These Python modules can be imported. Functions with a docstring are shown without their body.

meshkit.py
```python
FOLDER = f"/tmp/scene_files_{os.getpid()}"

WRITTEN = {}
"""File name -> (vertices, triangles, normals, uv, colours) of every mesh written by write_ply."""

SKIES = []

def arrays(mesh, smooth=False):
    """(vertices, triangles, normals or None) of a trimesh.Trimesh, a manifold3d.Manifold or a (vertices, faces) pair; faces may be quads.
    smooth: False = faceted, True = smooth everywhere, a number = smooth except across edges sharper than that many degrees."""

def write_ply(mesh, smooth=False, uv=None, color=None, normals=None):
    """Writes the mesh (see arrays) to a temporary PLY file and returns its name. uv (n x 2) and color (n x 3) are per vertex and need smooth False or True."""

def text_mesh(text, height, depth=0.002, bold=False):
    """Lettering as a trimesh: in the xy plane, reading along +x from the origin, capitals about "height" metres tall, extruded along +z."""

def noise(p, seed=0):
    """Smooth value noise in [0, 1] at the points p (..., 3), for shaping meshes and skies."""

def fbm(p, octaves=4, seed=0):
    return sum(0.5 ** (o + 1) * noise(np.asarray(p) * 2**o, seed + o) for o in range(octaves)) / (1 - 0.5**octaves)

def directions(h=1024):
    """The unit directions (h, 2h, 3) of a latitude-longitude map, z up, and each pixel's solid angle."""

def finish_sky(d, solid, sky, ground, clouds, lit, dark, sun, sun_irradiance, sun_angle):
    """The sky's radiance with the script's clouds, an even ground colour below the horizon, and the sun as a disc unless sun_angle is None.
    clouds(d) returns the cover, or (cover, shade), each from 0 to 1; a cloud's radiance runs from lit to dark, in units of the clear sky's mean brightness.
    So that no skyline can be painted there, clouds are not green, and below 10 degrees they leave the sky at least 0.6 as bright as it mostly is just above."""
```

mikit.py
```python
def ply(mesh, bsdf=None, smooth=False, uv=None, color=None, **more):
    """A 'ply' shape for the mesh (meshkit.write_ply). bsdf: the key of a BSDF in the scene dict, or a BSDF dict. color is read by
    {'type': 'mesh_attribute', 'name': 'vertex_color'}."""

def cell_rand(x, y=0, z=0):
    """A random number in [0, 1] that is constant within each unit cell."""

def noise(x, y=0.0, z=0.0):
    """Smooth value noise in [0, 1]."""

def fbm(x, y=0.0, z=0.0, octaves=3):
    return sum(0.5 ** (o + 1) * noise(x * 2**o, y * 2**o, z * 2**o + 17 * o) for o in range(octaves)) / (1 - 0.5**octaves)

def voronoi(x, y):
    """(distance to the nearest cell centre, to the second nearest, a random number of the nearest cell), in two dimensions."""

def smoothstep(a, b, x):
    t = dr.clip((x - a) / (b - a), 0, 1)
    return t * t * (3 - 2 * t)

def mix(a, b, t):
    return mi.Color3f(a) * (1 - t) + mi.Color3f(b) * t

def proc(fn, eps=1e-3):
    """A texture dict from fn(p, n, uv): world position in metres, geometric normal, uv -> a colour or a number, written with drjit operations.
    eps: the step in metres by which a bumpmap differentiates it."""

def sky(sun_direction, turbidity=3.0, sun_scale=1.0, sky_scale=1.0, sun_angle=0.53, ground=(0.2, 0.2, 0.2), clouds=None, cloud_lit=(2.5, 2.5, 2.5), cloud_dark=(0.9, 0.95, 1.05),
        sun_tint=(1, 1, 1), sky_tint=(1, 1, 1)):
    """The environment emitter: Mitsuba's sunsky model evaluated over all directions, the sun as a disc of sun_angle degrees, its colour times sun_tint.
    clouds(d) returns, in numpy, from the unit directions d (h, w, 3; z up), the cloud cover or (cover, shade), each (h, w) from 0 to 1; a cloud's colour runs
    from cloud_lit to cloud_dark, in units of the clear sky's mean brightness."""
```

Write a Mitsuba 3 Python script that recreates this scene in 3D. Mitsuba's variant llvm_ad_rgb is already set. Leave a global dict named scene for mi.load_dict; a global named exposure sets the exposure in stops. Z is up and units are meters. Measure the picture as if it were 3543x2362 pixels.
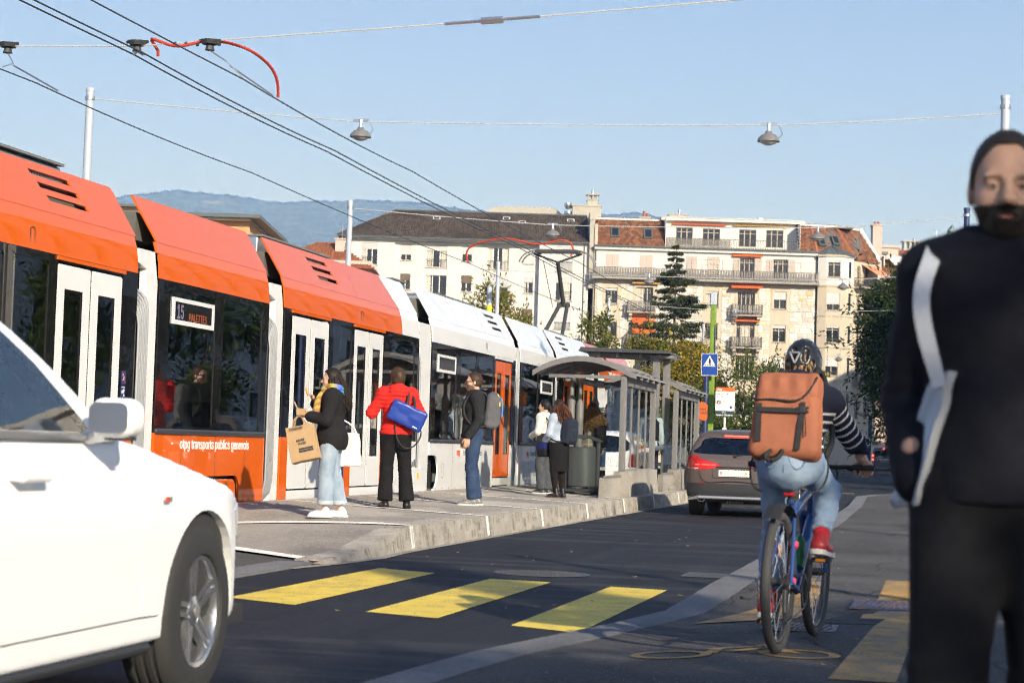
import math, random
import numpy as np, trimesh, mitsuba as mi, drjit as dr, mikit, meshkit, manifold3d as m3
from shapely.geometry import Polygon, box as sbox, Point, LineString
from shapely.ops import unary_union
from shapely import affinity
T = mi.ScalarTransform4f
R = random.Random(7)
N = np.random.default_rng(7)
scene, labels = {'type': 'scene'}, {}

# ---------------------------------------------------------------- camera, sky, exposure
# world: y runs along the street, x to the right, z up; the camera stands on the right pavement and looks up the street, a little to the left
YAW, PITCH, ROLL, EYE = math.radians(12.4), math.radians(3.042), math.radians(1.8), 1.10
_r0 = np.array([math.cos(YAW), math.sin(YAW), 0.0])
_f = np.array([-math.sin(YAW) * math.cos(PITCH), math.cos(YAW) * math.cos(PITCH), math.sin(PITCH)])
_u0 = np.cross(_r0, _f)
_up = math.cos(ROLL) * _u0 - math.sin(ROLL) * _r0
_eye = np.array([0, 0, EYE])
scene['camera'] = {'type': 'thinlens', 'fov': 29.29, 'fov_axis': 'x', 'aperture_radius': 0.0062, 'focus_distance': 25.0,
                   'near_clip': 0.1, 'far_clip': 30000.0,
                   'to_world': T().look_at(origin=_eye.tolist(), target=(_eye + _f).tolist(), up=_up.tolist())}
SUN_AZ, SUN_EL = math.radians(37.0), math.radians(21.0)     # azimuth measured from straight behind (-y) towards the right (+x)
SUN = [math.sin(SUN_AZ) * math.cos(SUN_EL), -math.cos(SUN_AZ) * math.cos(SUN_EL), math.sin(SUN_EL)]
scene['sky'] = mikit.sky(SUN, turbidity=3.0, sun_scale=1.0, sky_scale=1.0, ground=(0.12, 0.12, 0.12), sky_tint=(0.97, 0.955, 1.22), sun_tint=(1.0, 1.27, 1.92))
exposure = 2.4

# ---------------------------------------------------------------- helpers
def cat(ms): return trimesh.util.concatenate([m for m in ms if m is not None])
def tm(v, f):
    f = np.asarray(f)
    if f.shape[1] == 4: f = np.vstack([f[:, [0, 1, 2]], f[:, [0, 2, 3]]])
    return trimesh.Trimesh(np.asarray(v, float), f, process=False)
def bx(x0, x1, y0, y1, z0, z1):
    m = trimesh.creation.box(extents=(abs(x1 - x0), abs(y1 - y0), abs(z1 - z0)))
    m.apply_translation(((x0 + x1) / 2, (y0 + y1) / 2, (z0 + z1) / 2)); return m
def rbx(x0, x1, y0, y1, z0, z1, r=0.02, seg=8):            # box with rounded edges
    lo = np.minimum([x0, y0, z0], [x1, y1, z1]) + r; hi = np.maximum([x0, y0, z0], [x1, y1, z1]) - r
    s = m3.Manifold.sphere(r, seg)
    return man(m3.Manifold.batch_hull([s.translate((a, b, c)) for a in (lo[0], hi[0]) for b in (lo[1], hi[1]) for c in (lo[2], hi[2])]))
def man(m):
    q = m.to_mesh(); return trimesh.Trimesh(np.array(q.vert_properties[:, :3], float), np.array(q.tri_verts), process=False)
def tube(pts, r, sides=8, caps=True):
    p = np.asarray(pts, float); n = len(p)
    t = np.gradient(p, axis=0); t /= np.linalg.norm(t, axis=1, keepdims=True) + 1e-12
    ref = np.array([0, 0, 1.0]) if abs(t[0, 2]) < 0.9 else np.array([1.0, 0, 0])
    A = []
    a = np.cross(t[0], ref); a /= np.linalg.norm(a)
    for i in range(n):
        a = a - t[i] * (a @ t[i]); a /= np.linalg.norm(a) + 1e-12; A.append(a)
    A = np.array(A); B = np.cross(t, A)
    ang = np.arange(sides) * 2 * np.pi / sides
    rr = np.broadcast_to(np.asarray(r, float), (n,))
    v = p[:, None] + rr[:, None, None] * (np.cos(ang)[None, :, None] * A[:, None] + np.sin(ang)[None, :, None] * B[:, None])
    v = v.reshape(-1, 3)
    i, j = np.meshgrid(np.arange(n - 1), np.arange(sides), indexing='ij')
    q = np.stack([i * sides + j, i * sides + (j + 1) % sides, (i + 1) * sides + (j + 1) % sides, (i + 1) * sides + j], -1).reshape(-1, 4)
    f = np.vstack([q[:, [0, 1, 2]], q[:, [0, 2, 3]]])
    if caps:
        k = len(v); v = np.vstack([v, p[:1], p[-1:]])
        f = np.vstack([f, [[k, (s + 1) % sides, s] for s in range(sides)], [[k + 1, (n - 1) * sides + s, (n - 1) * sides + (s + 1) % sides] for s in range(sides)]])
    return tm(v, f)
def spline(pts, n=24):
    from scipy.interpolate import CubicSpline
    p = np.asarray(pts, float); s = np.r_[0, np.cumsum(np.linalg.norm(np.diff(p, axis=0), axis=1))]
    return CubicSpline(s, p)(np.linspace(0, s[-1], n))
def ext(poly, h):                                          # shapely polygon -> solid along +z
    gs = getattr(poly, 'geoms', [poly])
    return cat([trimesh.creation.extrude_polygon(g, h, engine='earcut') for g in gs if g.area > 1e-9])
def mat4(x, y, z, o):                                      # columns
    m = np.eye(4); m[:3, 0], m[:3, 1], m[:3, 2], m[:3, 3] = x, y, z, o; return m
def xf(m, M): m = m.copy(); m.apply_transform(np.asarray(M, float)); return m
def yz(poly, x, d):                                        # polygon given in (y, z), laid on the plane x and extruded towards +x by d
    return xf(ext(poly, d), mat4([0, 1, 0], [0, 0, 1], [1, 0, 0], [x, 0, 0]))
def xz(poly, y, d):                                        # polygon in (x, z), extruded towards -y by d
    return xf(ext(poly, d), mat4([1, 0, 0], [0, 0, 1], [0, -1, 0], [0, y, 0]))
def sheet(poly, z=0.0):
    v, f = trimesh.creation.triangulate_polygon(poly, engine='earcut')
    return tm(np.c_[v, np.full(len(v), z)], f)
def sheet_fixed(poly, z=0.0):
    m = sheet(poly, z)
    if m.face_normals[0, 2] < 0: m.invert()
    return m
def rrect(x0, y0, x1, y1, r): return sbox(x0 + r, y0 + r, x1 - r, y1 - r).buffer(r, 6)
def lathe(prof, n=24, axis='z'):                            # [(r, z)] around z
    m = trimesh.creation.revolve(np.array(prof, float), sections=n)
    return m
def rz(deg, o=(0, 0, 0)): return np.array(T().translate(list(o)).rotate([0, 0, 1], deg).matrix, float)
used, reserved = {}, set()
def numbered(k):
    if k not in used: used[k] = 0; q = k
    else: used[k] += 1; q = f'{k}_{used[k]:03d}'; used.setdefault(q, 0)
    reserved.add(q); return q
def add(key, mesh, bsdf, smooth=False, M=None, **kw):       # one entry of the scene; a key that is taken gets a number
    if key not in reserved: key = numbered(key)
    reserved.discard(key)
    d = mikit.ply(mesh, bsdf, smooth, kw.pop('uv', None), kw.pop('color', None)) if not isinstance(mesh, dict) else dict(mesh)
    if M is not None: d['to_world'] = T(np.asarray(M, float))
    scene[key] = d
    if kw: labels[key] = kw
    return key
def thing(name, label, category, group=None, kind=None):
    key = numbered(name); labels[key] = {'label': label, 'category': category}
    if group: labels[key]['group'] = group
    if kind: labels[key]['kind'] = kind
    return key
def tag(key, **kw): labels.setdefault(key, {}).update(kw); return key

def fbm(p, o=3, s=0): return meshkit.fbm(np.asarray(p, float), o, s) - 0.5

# surface nets: a smooth closed mesh from a signed distance function of points
def nets(fn, lo, hi, h):
    lo, hi = np.asarray(lo, float), np.asarray(hi, float)
    n = np.ceil((hi - lo) / h).astype(int) + 2
    ax = [lo[k] - h * 0.5 + h * np.arange(n[k]) for k in range(3)]
    P = np.stack(np.meshgrid(*ax, indexing='ij'), -1)
    S = fn(P.reshape(-1, 3)).reshape(n)
    S[[0, -1]] = abs(S[[0, -1]]) + 1e-4; S[:, [0, -1]] = abs(S[:, [0, -1]]) + 1e-4; S[:, :, [0, -1]] = abs(S[:, :, [0, -1]]) + 1e-4
    ins = S < 0
    m = n - 1
    acc, cnt = np.zeros((*m, 3)), np.zeros(m)
    idx = np.stack(np.meshgrid(*[np.arange(k) for k in m], indexing='ij'), -1).astype(float)
    C = [(a, b, c) for a in (0, 1) for b in (0, 1) for c in (0, 1)]
    sl = lambda a: tuple(slice(a[k], a[k] + m[k]) for k in range(3))
    for a in C:
        for k in range(3):
            if a[k] == 0:
                b = list(a); b[k] = 1
                sa, sb = S[sl(a)], S[sl(b)]
                x = (sa < 0) != (sb < 0)
                t = np.where(x, sa / np.where(x, sa - sb, 1), 0)
                for q in range(3):
                    acc[..., q] += np.where(x, a[q] + (t if q == k else 0), 0)
                cnt += x
    act = cnt > 0
    num = -np.ones(m, int); num[act] = np.arange(act.sum())
    V = lo - h * 0.5 + h * (idx[act] + acc[act] / cnt[act][:, None])
    F = []
    for k in range(3):
        u, w = (k + 1) % 3, (k + 2) % 3
        s0 = [slice(1, m[q]) for q in range(3)]; s0[k] = slice(0, m[k])
        s1 = list(s0); s1[k] = slice(1, m[k] + 1)
        a, b = ins[tuple(s0)], ins[tuple(s1)]
        for flip, msk in ((False, a & ~b), (True, ~a & b)):
            I = np.argwhere(msk)
            if not len(I): continue
            off = [1, 1, 1]; off[k] = 0; I = I + off
            def vid(du, dw):
                J = I.copy(); J[:, u] -= du; J[:, w] -= dw; return num[J[:, 0], J[:, 1], J[:, 2]]
            q = np.stack([vid(1, 1), vid(0, 1), vid(0, 0), vid(1, 0)], 1)
            F.append(q[:, ::-1] if flip else q)
    return tm(V, np.vstack(F))
def smin(a, b, k):
    h = np.clip(0.5 + 0.5 * (b - a) / k, 0, 1); return b * (1 - h) + a * h - k * h * (1 - h)
def sd_cone(p, a, b, ra, rb):                              # capsule with two radii
    a, b = np.asarray(a, float), np.asarray(b, float); d = b - a
    t = np.clip((p - a) @ d / max(d @ d, 1e-9), 0, 1)
    return np.linalg.norm(p - a - t[:, None] * d, axis=1) - (ra + (rb - ra) * t)
def sd_ell(p, c, r, Rm=None):
    q = p - np.asarray(c, float)
    if Rm is not None: q = q @ Rm
    r = np.asarray(r, float); k = np.linalg.norm(q / r, axis=1); k2 = np.linalg.norm(q / (r * r), axis=1)
    return np.where(k2 > 1e-9, k * (k - 1) / np.maximum(k2, 1e-9), -r.min())
def sd_box(p, c, e, r=0.01, Rm=None):
    q = p - np.asarray(c, float)
    if Rm is not None: q = q @ Rm
    q = np.abs(q) - (np.asarray(e, float) - r)
    return np.linalg.norm(np.maximum(q, 0), axis=1) + np.minimum(q.max(1), 0) - r

# ---------------------------------------------------------------- materials
def pr(key, col, rough=0.5, **k):
    scene['mat_' + key] = {'type': 'twosided', 'b': {'type': 'principled', 'base_color': {'type': 'rgb', 'value': list(col)} if not isinstance(col, dict) else col,
                           'roughness': rough if not isinstance(rough, dict) else rough, **k}}
    return 'mat_' + key
VC = {'type': 'mesh_attribute', 'name': 'vertex_color'}
M_VC = pr('vertex_matt', VC, 0.85, specular=0.2)
M_VCS = pr('vertex_satin', VC, 0.4)
M_VCG = pr('vertex_gloss', VC, 0.15)
M_CLOTH = pr('cloth', VC, 0.9, specular=0.15, sheen=0.3)
M_WHITE = pr('white_paint', (0.78, 0.78, 0.76), 0.25)
M_BLACK = pr('black_gloss', (0.012, 0.012, 0.014), 0.12)
M_BLACKM = pr('black_matt', (0.02, 0.02, 0.022), 0.6)
M_RUB = pr('rubber', (0.03, 0.03, 0.03), 0.75)
M_GREYP = pr('grey_paint', (0.17, 0.165, 0.165), 0.4)
M_POLE = pr('pole_grey', (0.42, 0.46, 0.52), 0.4)
M_GALV = pr('galvanised', (0.5, 0.52, 0.54), 0.38, metallic=0.85)
M_STEEL = pr('steel', (0.6, 0.61, 0.62), 0.25, metallic=0.95)
M_WIRE = pr('copper_wire', (0.035, 0.04, 0.045), 0.5)
M_DKGREY = pr('dark_grey', (0.05, 0.052, 0.055), 0.45)
scene['mat_pane'] = {'type': 'thindielectric', 'int_ior': 1.5, 'specular_transmittance': {'type': 'rgb', 'value': [0.86, 0.9, 0.88]}}
scene['mat_tint'] = {'type': 'thindielectric', 'int_ior': 1.55, 'specular_transmittance': {'type': 'rgb', 'value': [0.42, 0.46, 0.45]}}
M_PANE, M_TINT = 'mat_pane', 'mat_tint'
M_DARKWIN = pr('far_window', (0.018, 0.022, 0.026), 0.06)
def bump(key, col_fn, h_fn, rough=0.8, scale=1.0, spec=0.3, eps=2e-3):
    b = {'type': 'principled', 'base_color': mikit.proc(col_fn), 'roughness': rough, 'specular': spec}
    if h_fn is not None: b = {'type': 'bumpmap', 'arbitrary': mikit.proc(h_fn, eps), 'scale': scale, 'bsdf': b}
    scene['mat_' + key] = {'type': 'twosided', 'b': b}
    return 'mat_' + key
# ---------------------------------------------------------------- the setting
def c_asphalt(p, n, uv):
    a = mikit.noise(p.x * 160, p.y * 160); b = mikit.fbm(p.x * 0.9, p.y * 0.35, 3.0); c = mikit.noise(p.x * 45, p.y * 45, 5.0)
    wheel = mikit.fbm(p.x * 5.0, p.y * 0.12, 9.0)
    t = 0.65 + 0.45 * a * c + 0.5 * (b - 0.5) + 0.5 * (wheel - 0.5)
    fleck = mikit.smoothstep(0.93, 0.97, mikit.noise(p.x * 75, p.y * 75, 2.0)); pale_streak = mikit.smoothstep(.56, .74, mikit.fbm(p.x * .45, p.y * 3.2, 21.0)) * (.5 + .5 * a); crack = 1 - mikit.smoothstep(.0, .012, dr.abs(mikit.fbm(p.x * .8, p.y * .35, 31.0) - .5))  # noise streaks, stretched across the road, blended in paler below
    col = mikit.mix(mi.Color3f(0.0165, 0.0168, 0.0195) * t, mi.Color3f(0.045, 0.044, 0.043), pale_streak * .5)
    col = mikit.mix(col, mi.Color3f(.008, .008, .009), crack * .5)
    return mikit.mix(col, mi.Color3f(0.07, 0.07, 0.07), fleck * 0.5)
M_ASPH = bump('asphalt', c_asphalt, lambda p, n, uv: mikit.noise(p.x * 170, p.y * 170) * 0.0018, 0.7, 1.0, 0.4)
def c_pave(p, n, uv):
    a = mikit.noise(p.x * 130, p.y * 130, 1.0); b = mikit.fbm(p.x * 1.3, p.y * 1.3, 4.0); c = mikit.noise(p.x * 60, p.y * 60, 6.0)
    t = 0.6 + 0.6 * a * c + 0.6 * (b - 0.5)
    fleck = mikit.smoothstep(0.86, 0.95, mikit.noise(p.x * 85, p.y * 85, 8.0)); crack = 1 - mikit.smoothstep(.0, .010, dr.abs(mikit.fbm(p.x * .9, p.y * .5, 41.0) - .5)); t = t * (1 - .55 * crack)
    return mikit.mix(mi.Color3f(0.078, 0.075, 0.072) * t, mi.Color3f(0.32, 0.31, 0.29), fleck * 0.5)
M_PAVE = bump('pavement', c_pave, lambda p, n, uv: mikit.noise(p.x * 140, p.y * 140, 2.0) * 0.0022, 0.8)
def c_conc(p, n, uv):
    a = mikit.noise(p.x * 95, p.y * 95, p.z * 95); b = mikit.fbm(p.x * 1.1, p.y * 0.9, p.z * 2 + 11.0); c = mikit.noise(p.x * 34, p.y * 34, p.z * 34 + 3)
    t = 0.62 + 0.55 * a * c + 0.8 * (b - 0.5)
    stone = mikit.smoothstep(0.80, 0.9, mikit.noise(p.x * 48, p.y * 48, p.z * 48 + 8.0))
    dark = mikit.smoothstep(0.88, 0.95, mikit.noise(p.x * 40, p.y * 40, 28.0))
    spill = mikit.smoothstep(0.60, 0.70, mikit.fbm(p.x * 1.1, p.y * 0.55, 40.0))
    col = mikit.mix(mi.Color3f(0.285, 0.262, 0.235) * t, mi.Color3f(0.42, 0.39, 0.35), stone * 0.5)
    col = mikit.mix(col, mi.Color3f(0.12, 0.115, 0.11), dark * 0.6)
    return mikit.mix(col, mi.Color3f(0.40, 0.38, 0.34), spill * 0.35)
M_CONC = bump('washed_concrete', c_conc, lambda p, n, uv: mikit.noise(p.x * 110, p.y * 110, p.z * 110) * 0.003, 0.85)
def c_kerb(p, n, uv):
    b = mikit.fbm(p.x * 5, p.y * 5, p.z * 5); a = mikit.noise(p.x * 120, p.y * 120, p.z * 120)
    drip = mikit.smoothstep(0.35, 0.75, mikit.fbm(p.y * 22, p.x * 22, p.z * 2.5)) * mikit.smoothstep(0.4, 0.62, mikit.fbm(p.y * 3.1, p.z * 14, 5.0))
    col = mi.Color3f(0.34, 0.315, 0.275) * (0.65 + 0.4 * a + 0.6 * (b - 0.5))
    return mikit.mix(col, mi.Color3f(0.10, 0.085, 0.062), drip * 0.75)
M_KERB = bump('kerb_stone', c_kerb, lambda p, n, uv: mikit.noise(p.x * 70, p.y * 70, p.z * 70) * 0.004, 0.85)
def c_granite(p, n, uv):
    a = mikit.noise(p.x * 140, p.y * 140, p.z * 140); b = mikit.fbm(p.x * 3, p.y * 1.5, p.z * 3)
    return mi.Color3f(0.135, 0.135, 0.14) * (0.6 + 0.55 * a + 0.6 * (b - 0.5))
M_GRAN = bump('granite', c_granite, None, 0.75)
def wear(col, worn, lo=0.52, hi=0.72, f=7.0):
    def fn(p, n, uv):
        w = mikit.smoothstep(lo, hi, 0.6 * mikit.fbm(p.x * f, p.y * f, 1.0) + 0.4 * mikit.noise(p.x * 90, p.y * 90))
        t = 0.85 + 0.3 * (mikit.fbm(p.x * 3, p.y * 2, 7.0))
        return mikit.mix(mi.Color3f(*col) * t, mi.Color3f(*worn), w)
    return fn
M_YEL = bump('yellow_marking', wear((0.60, 0.445, 0.06), (0.40, 0.30, 0.08), 0.45, 0.8), None, 0.6)
M_OCH = bump('ochre_marking', wear((0.30, 0.185, 0.065), (0.15, 0.125, 0.09), 0.42, 0.68), None, 0.7)
M_WLINE = bump('white_marking', wear((0.70, 0.67, 0.60), (0.42, 0.40, 0.36), 0.55, 0.75), None, 0.7)

S = dict(kind='structure')
add('ground', sheet_fixed(Polygon([(-6400, -1000), (6400, -1000), (6400, 10000), (-6400, 10000)]), -0.03), pr('far_ground', (0.075, 0.08, 0.06), 0.9), **S)
add('road', sheet_fixed(Polygon([(-16, -40), (16, -40), (30, 120), (75, 185), (-90, 185), (-16, 60)]), 0.0), M_ASPH, label='dark fresh asphalt street between the tram platform and the right pavement', **S)

# platform: slopes up towards the tram, ends in a ramp down to the crossing
PX0, PX1 = -8.16, -5.27
def plat_z(x, y):
    full = 0.24 + 0.085 * (PX1 - x) / (PX1 - PX0)
    front = 19.4 - 0.25 * (x - PX1) * 0 + 2.2 * np.clip((x - PX1) / (PX0 - PX1), 0, 1)   # where the ramp reaches full height
    foot = 16.75 + 1.02 * (PX1 - x)
    foot = np.minimum(foot, 19.2)
    t = np.clip((y - foot) / np.maximum(front - foot, 0.2), 0, 1)
    return 0.03 + (full - 0.03) * t
ys = np.r_[np.linspace(16.8, 22.5, 24), np.arange(23.5, 76, 1.5)]
xs = np.linspace(PX1 - 0.12, PX0, 14)
gx, gy = np.meshgrid(xs, ys, indexing='ij')
foot = np.minimum(16.75 + 1.02 * (PX1 - gx), 19.2)
gy = np.maximum(gy, foot + 1e-3 * (gy - 16))
V = np.stack([gx, gy, plat_z(gx, gy)], -1).reshape(-1, 3)
i, j = np.meshgrid(np.arange(len(xs) - 1), np.arange(len(ys) - 1), indexing='ij')
q = (i * len(ys) + j).ravel(); n_ = len(ys)
top = tm(V, np.stack([q, q + 1, q + n_ + 1, q + n_], 1))
edge = tm(*(lambda e: (np.vstack([e, e * [1, 1, 0] + [0.0, 0, -0.05]]), [[k, k + 1, k + 1 + len(e), k + len(e)] for k in range(len(e) - 1)]))(V.reshape(len(xs), len(ys), 3)[-1]))
add('platform', cat([top, edge]), M_CONC, smooth=20, label='raised washed concrete tram platform with white joint lines and ribbed strip', **S)
# the apron of grey asphalt in front of the ramp, with its own low edge
add('crossing_apron', sheet_fixed(Polygon([(-9.0, 4), (-5.32, 4), (-5.36, 16.2), (-5.42, 16.6), (-8.0, 19.0), (-9.0, 19.0)]), 0.022), M_PAVE, label='grey asphalt apron in front of the platform ramp', **S)
add('ramp_line', cat([sheet_fixed(Polygon([(-5.38, 16.62), (-5.30, 16.86), (-8.05, 19.55), (-8.05, 19.18)]), 0.034)]), M_WLINE, label='pale painted band across the foot of the platform ramp', **S)

# kerb stones of the platform, one by one
def hexa(p):                                                # 8 corners -> solid, low ring then high ring
    return tm(np.array(p, float), [[3, 2, 1, 0], [4, 5, 6, 7], [0, 1, 5, 4], [1, 2, 6, 5], [2, 3, 7, 6], [3, 0, 4, 7]])
def kerb_x(y):                                              # foot of the kerb bends left at the ramp
    return -5.27 - 0.012 * max(0, 18.0 - y) ** 2 * 3 + 0.09 * math.exp(-((y - 17.6) / 1.1) ** 2)
y = 16.7; k = 0
while y < 74:
    L = 1.0 if y > 19.5 else 0.93
    a, b = y + 0.006, y + L - 0.006
    wa, wb = kerb_x(a), kerb_x(b)
    zf = lambda x_, t: float(plat_z(np.float64(x_), np.float64(t))) + 0.004
    za, zb, zai, zbi = zf(PX1 - .06, a), zf(PX1 - .06, b), zf(wa - .31, a), zf(wb - .31, b)
    add('platform__kerb_stone', hexa([(wa - .31, a, -.02), (wa, a, -.02), (wb, b, -.02), (wb - .31, b, -.02), (wa - .31, a, zai), (wa - .035, a, za), (wb - .035, b, zb), (wb - .31, b, zbi)]), M_KERB)
    y += L; k += 1
# gutter strip at the foot of the kerb, and low kerb to the left of the ramp
gut = [(kerb_x(t) + 0.005, t) for t in np.linspace(15.9, 74, 60)]
add('gutter', sheet_fixed(Polygon(gut + [(x + 0.10, t) for x, t in gut[::-1]]), 0.006), M_CONC, label='thin pale mortar strip along the foot of the platform kerb', **S)
add('low_kerb', cat([hexa([(-5.62 + .1 * s, 8 + 1.4 * s, -.02), (-5.36 + .0 * s, 8 + 1.4 * s, -.02), (-5.36, 9.38 + 1.4 * s, -.02), (-5.62 + .1 * (s + 1) * .0 + .1 * s, 9.38 + 1.4 * s, -.02),
    (-5.62 + .1 * s, 8 + 1.4 * s, .03), (-5.38, 8 + 1.4 * s, .03), (-5.38, 9.38 + 1.4 * s, .03), (-5.62 + .1 * s, 9.38 + 1.4 * s, .03)]) for s in range(0, 6)]) if False else
    cat([bx(-5.66, -5.36, 6 + 1.5 * s, 7.49 + 1.5 * s, -.02, .03) for s in range(7)]), M_GRAN, label='low dark kerb at the edge of the crossing apron', **S)
# white joint lines: across the platform and down the kerb face
for k, yl in enumerate([19.55, 23.0, 26.3, 29.8, 33.4, 37.0, 40.6, 44.2]):
    a, b = yl - 0.065, yl + 0.065
    xa = PX1 - 0.04; xb = PX0 + 0.25
    zz = lambda x, t: float(plat_z(np.float64(x), np.float64(t)))
    pts = np.linspace(xa, xb, 24)
    slant = 0.5
    low = [(x, a + slant * (xa - x) * 0.45, zz(x, a + slant * (xa - x) * 0.45) + 0.012) for x in pts]; high = [(x, b + slant * (xa - x) * 0.45, zz(x, b + slant * (xa - x) * 0.45) + 0.012) for x in pts]
    v = np.array(low + high); f = [[t, t + 24, t + 25, t + 1] for t in range(23)]
    m1 = tm(v, f)
    zt = zz(PX1, yl)
    m2 = tm([(PX1 + .004, a, 0.02), (PX1 + .004, b, 0.02), (PX1 - .031, b, zt + .009), (PX1 - .031, a, zt + .009)], [[0, 1, 2, 3]])
    add('platform__joint_line', cat([m1, m2]), M_WLINE)
# ribbed mat along the tram: rows of low studs
studs = []
for yy in np.arange(21.6, 46, 0.16):
    for xx in np.arange(-7.95, -7.05, 0.085):
        z0 = float(plat_z(np.float64(xx), np.float64(yy)))
        m = np.array([(xx - .022, yy - .05, z0), (xx + .022, yy - .05, z0), (xx + .022, yy + .05, z0), (xx - .022, yy + .05, z0), (xx - .014, yy - .035, z0 + .012), (xx + .014, yy - .035, z0 + .012), (xx + .014, yy + .035, z0 + .012), (xx - .014, yy + .035, z0 + .012)])
        studs.append(m)
sv = np.vstack(studs); base = np.array([[4, 5, 6], [4, 6, 7], [0, 1, 5], [0, 5, 4], [1, 2, 6], [1, 6, 5], [2, 3, 7], [2, 7, 6], [3, 0, 4], [3, 4, 7]])
add('platform__tactile_stud', tm(sv, np.vstack([base + 8 * k for k in range(len(studs))])), M_CONC, kind='stuff')

# right pavement with its granite kerb, lowered at the crossing
KO = [(-3.2, -20, .03), (-2.75, 5, .03), (-2.50, 8.5, .03), (-2.36, 9.95, .03), (-2.10, 11.3, .03), (-1.80, 12.75, .035), (-1.73, 13.2, .06), (-1.70, 14.4, .105), (-1.68, 17, .105), (-1.70, 30, .105), (-1.80, 40, .105), (-2.05, 50, .105), (-1.7, 53.5, .105), (-0.6, 55.5, .105), (2, 56.5, .105), (14, 57, .105)]
def resample(P, step):
    P = np.array(P, float); s = np.r_[0, np.cumsum(np.linalg.norm(np.diff(P[:, :2], axis=0), axis=1))]
    t = np.r_[np.arange(0, s[-1], step), s[-1]]
    return np.stack([np.interp(t, s, P[:, k]) for k in range(3)], 1)
KP = resample(KO, 1.0)
tg = np.gradient(KP[:, :2], axis=0); tg /= np.linalg.norm(tg, axis=1, keepdims=True); nr = np.c_[tg[:, 1], -tg[:, 0]]
KI = KP.copy(); KI[:, :2] += nr * 0.29
side = []
for a, b, c in ((KI, 0.0, 0.0),):
    K2 = KI.copy(); K2[:, :2] += nr * 1.1; K2[:, 2] = 0.105
    K3 = K2.copy(); K3[:, 0] = np.maximum(14.0, K2[:, 0]); K3[:, 2] = 0.105
    for A, B in ((KI, K2), (K2, K3)):
        n = len(A); v = np.vstack([A, B]); side.append(tm(v, [[t, t + n, t + n + 1, t + 1] for t in range(n - 1)]))
sw = cat(side)
if sw.face_normals[:, 2].mean() < 0: sw.invert()
add('sidewalk', sw, M_PAVE, smooth=30, label='worn grey asphalt pavement with cycle markings on the right', **S)
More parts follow.
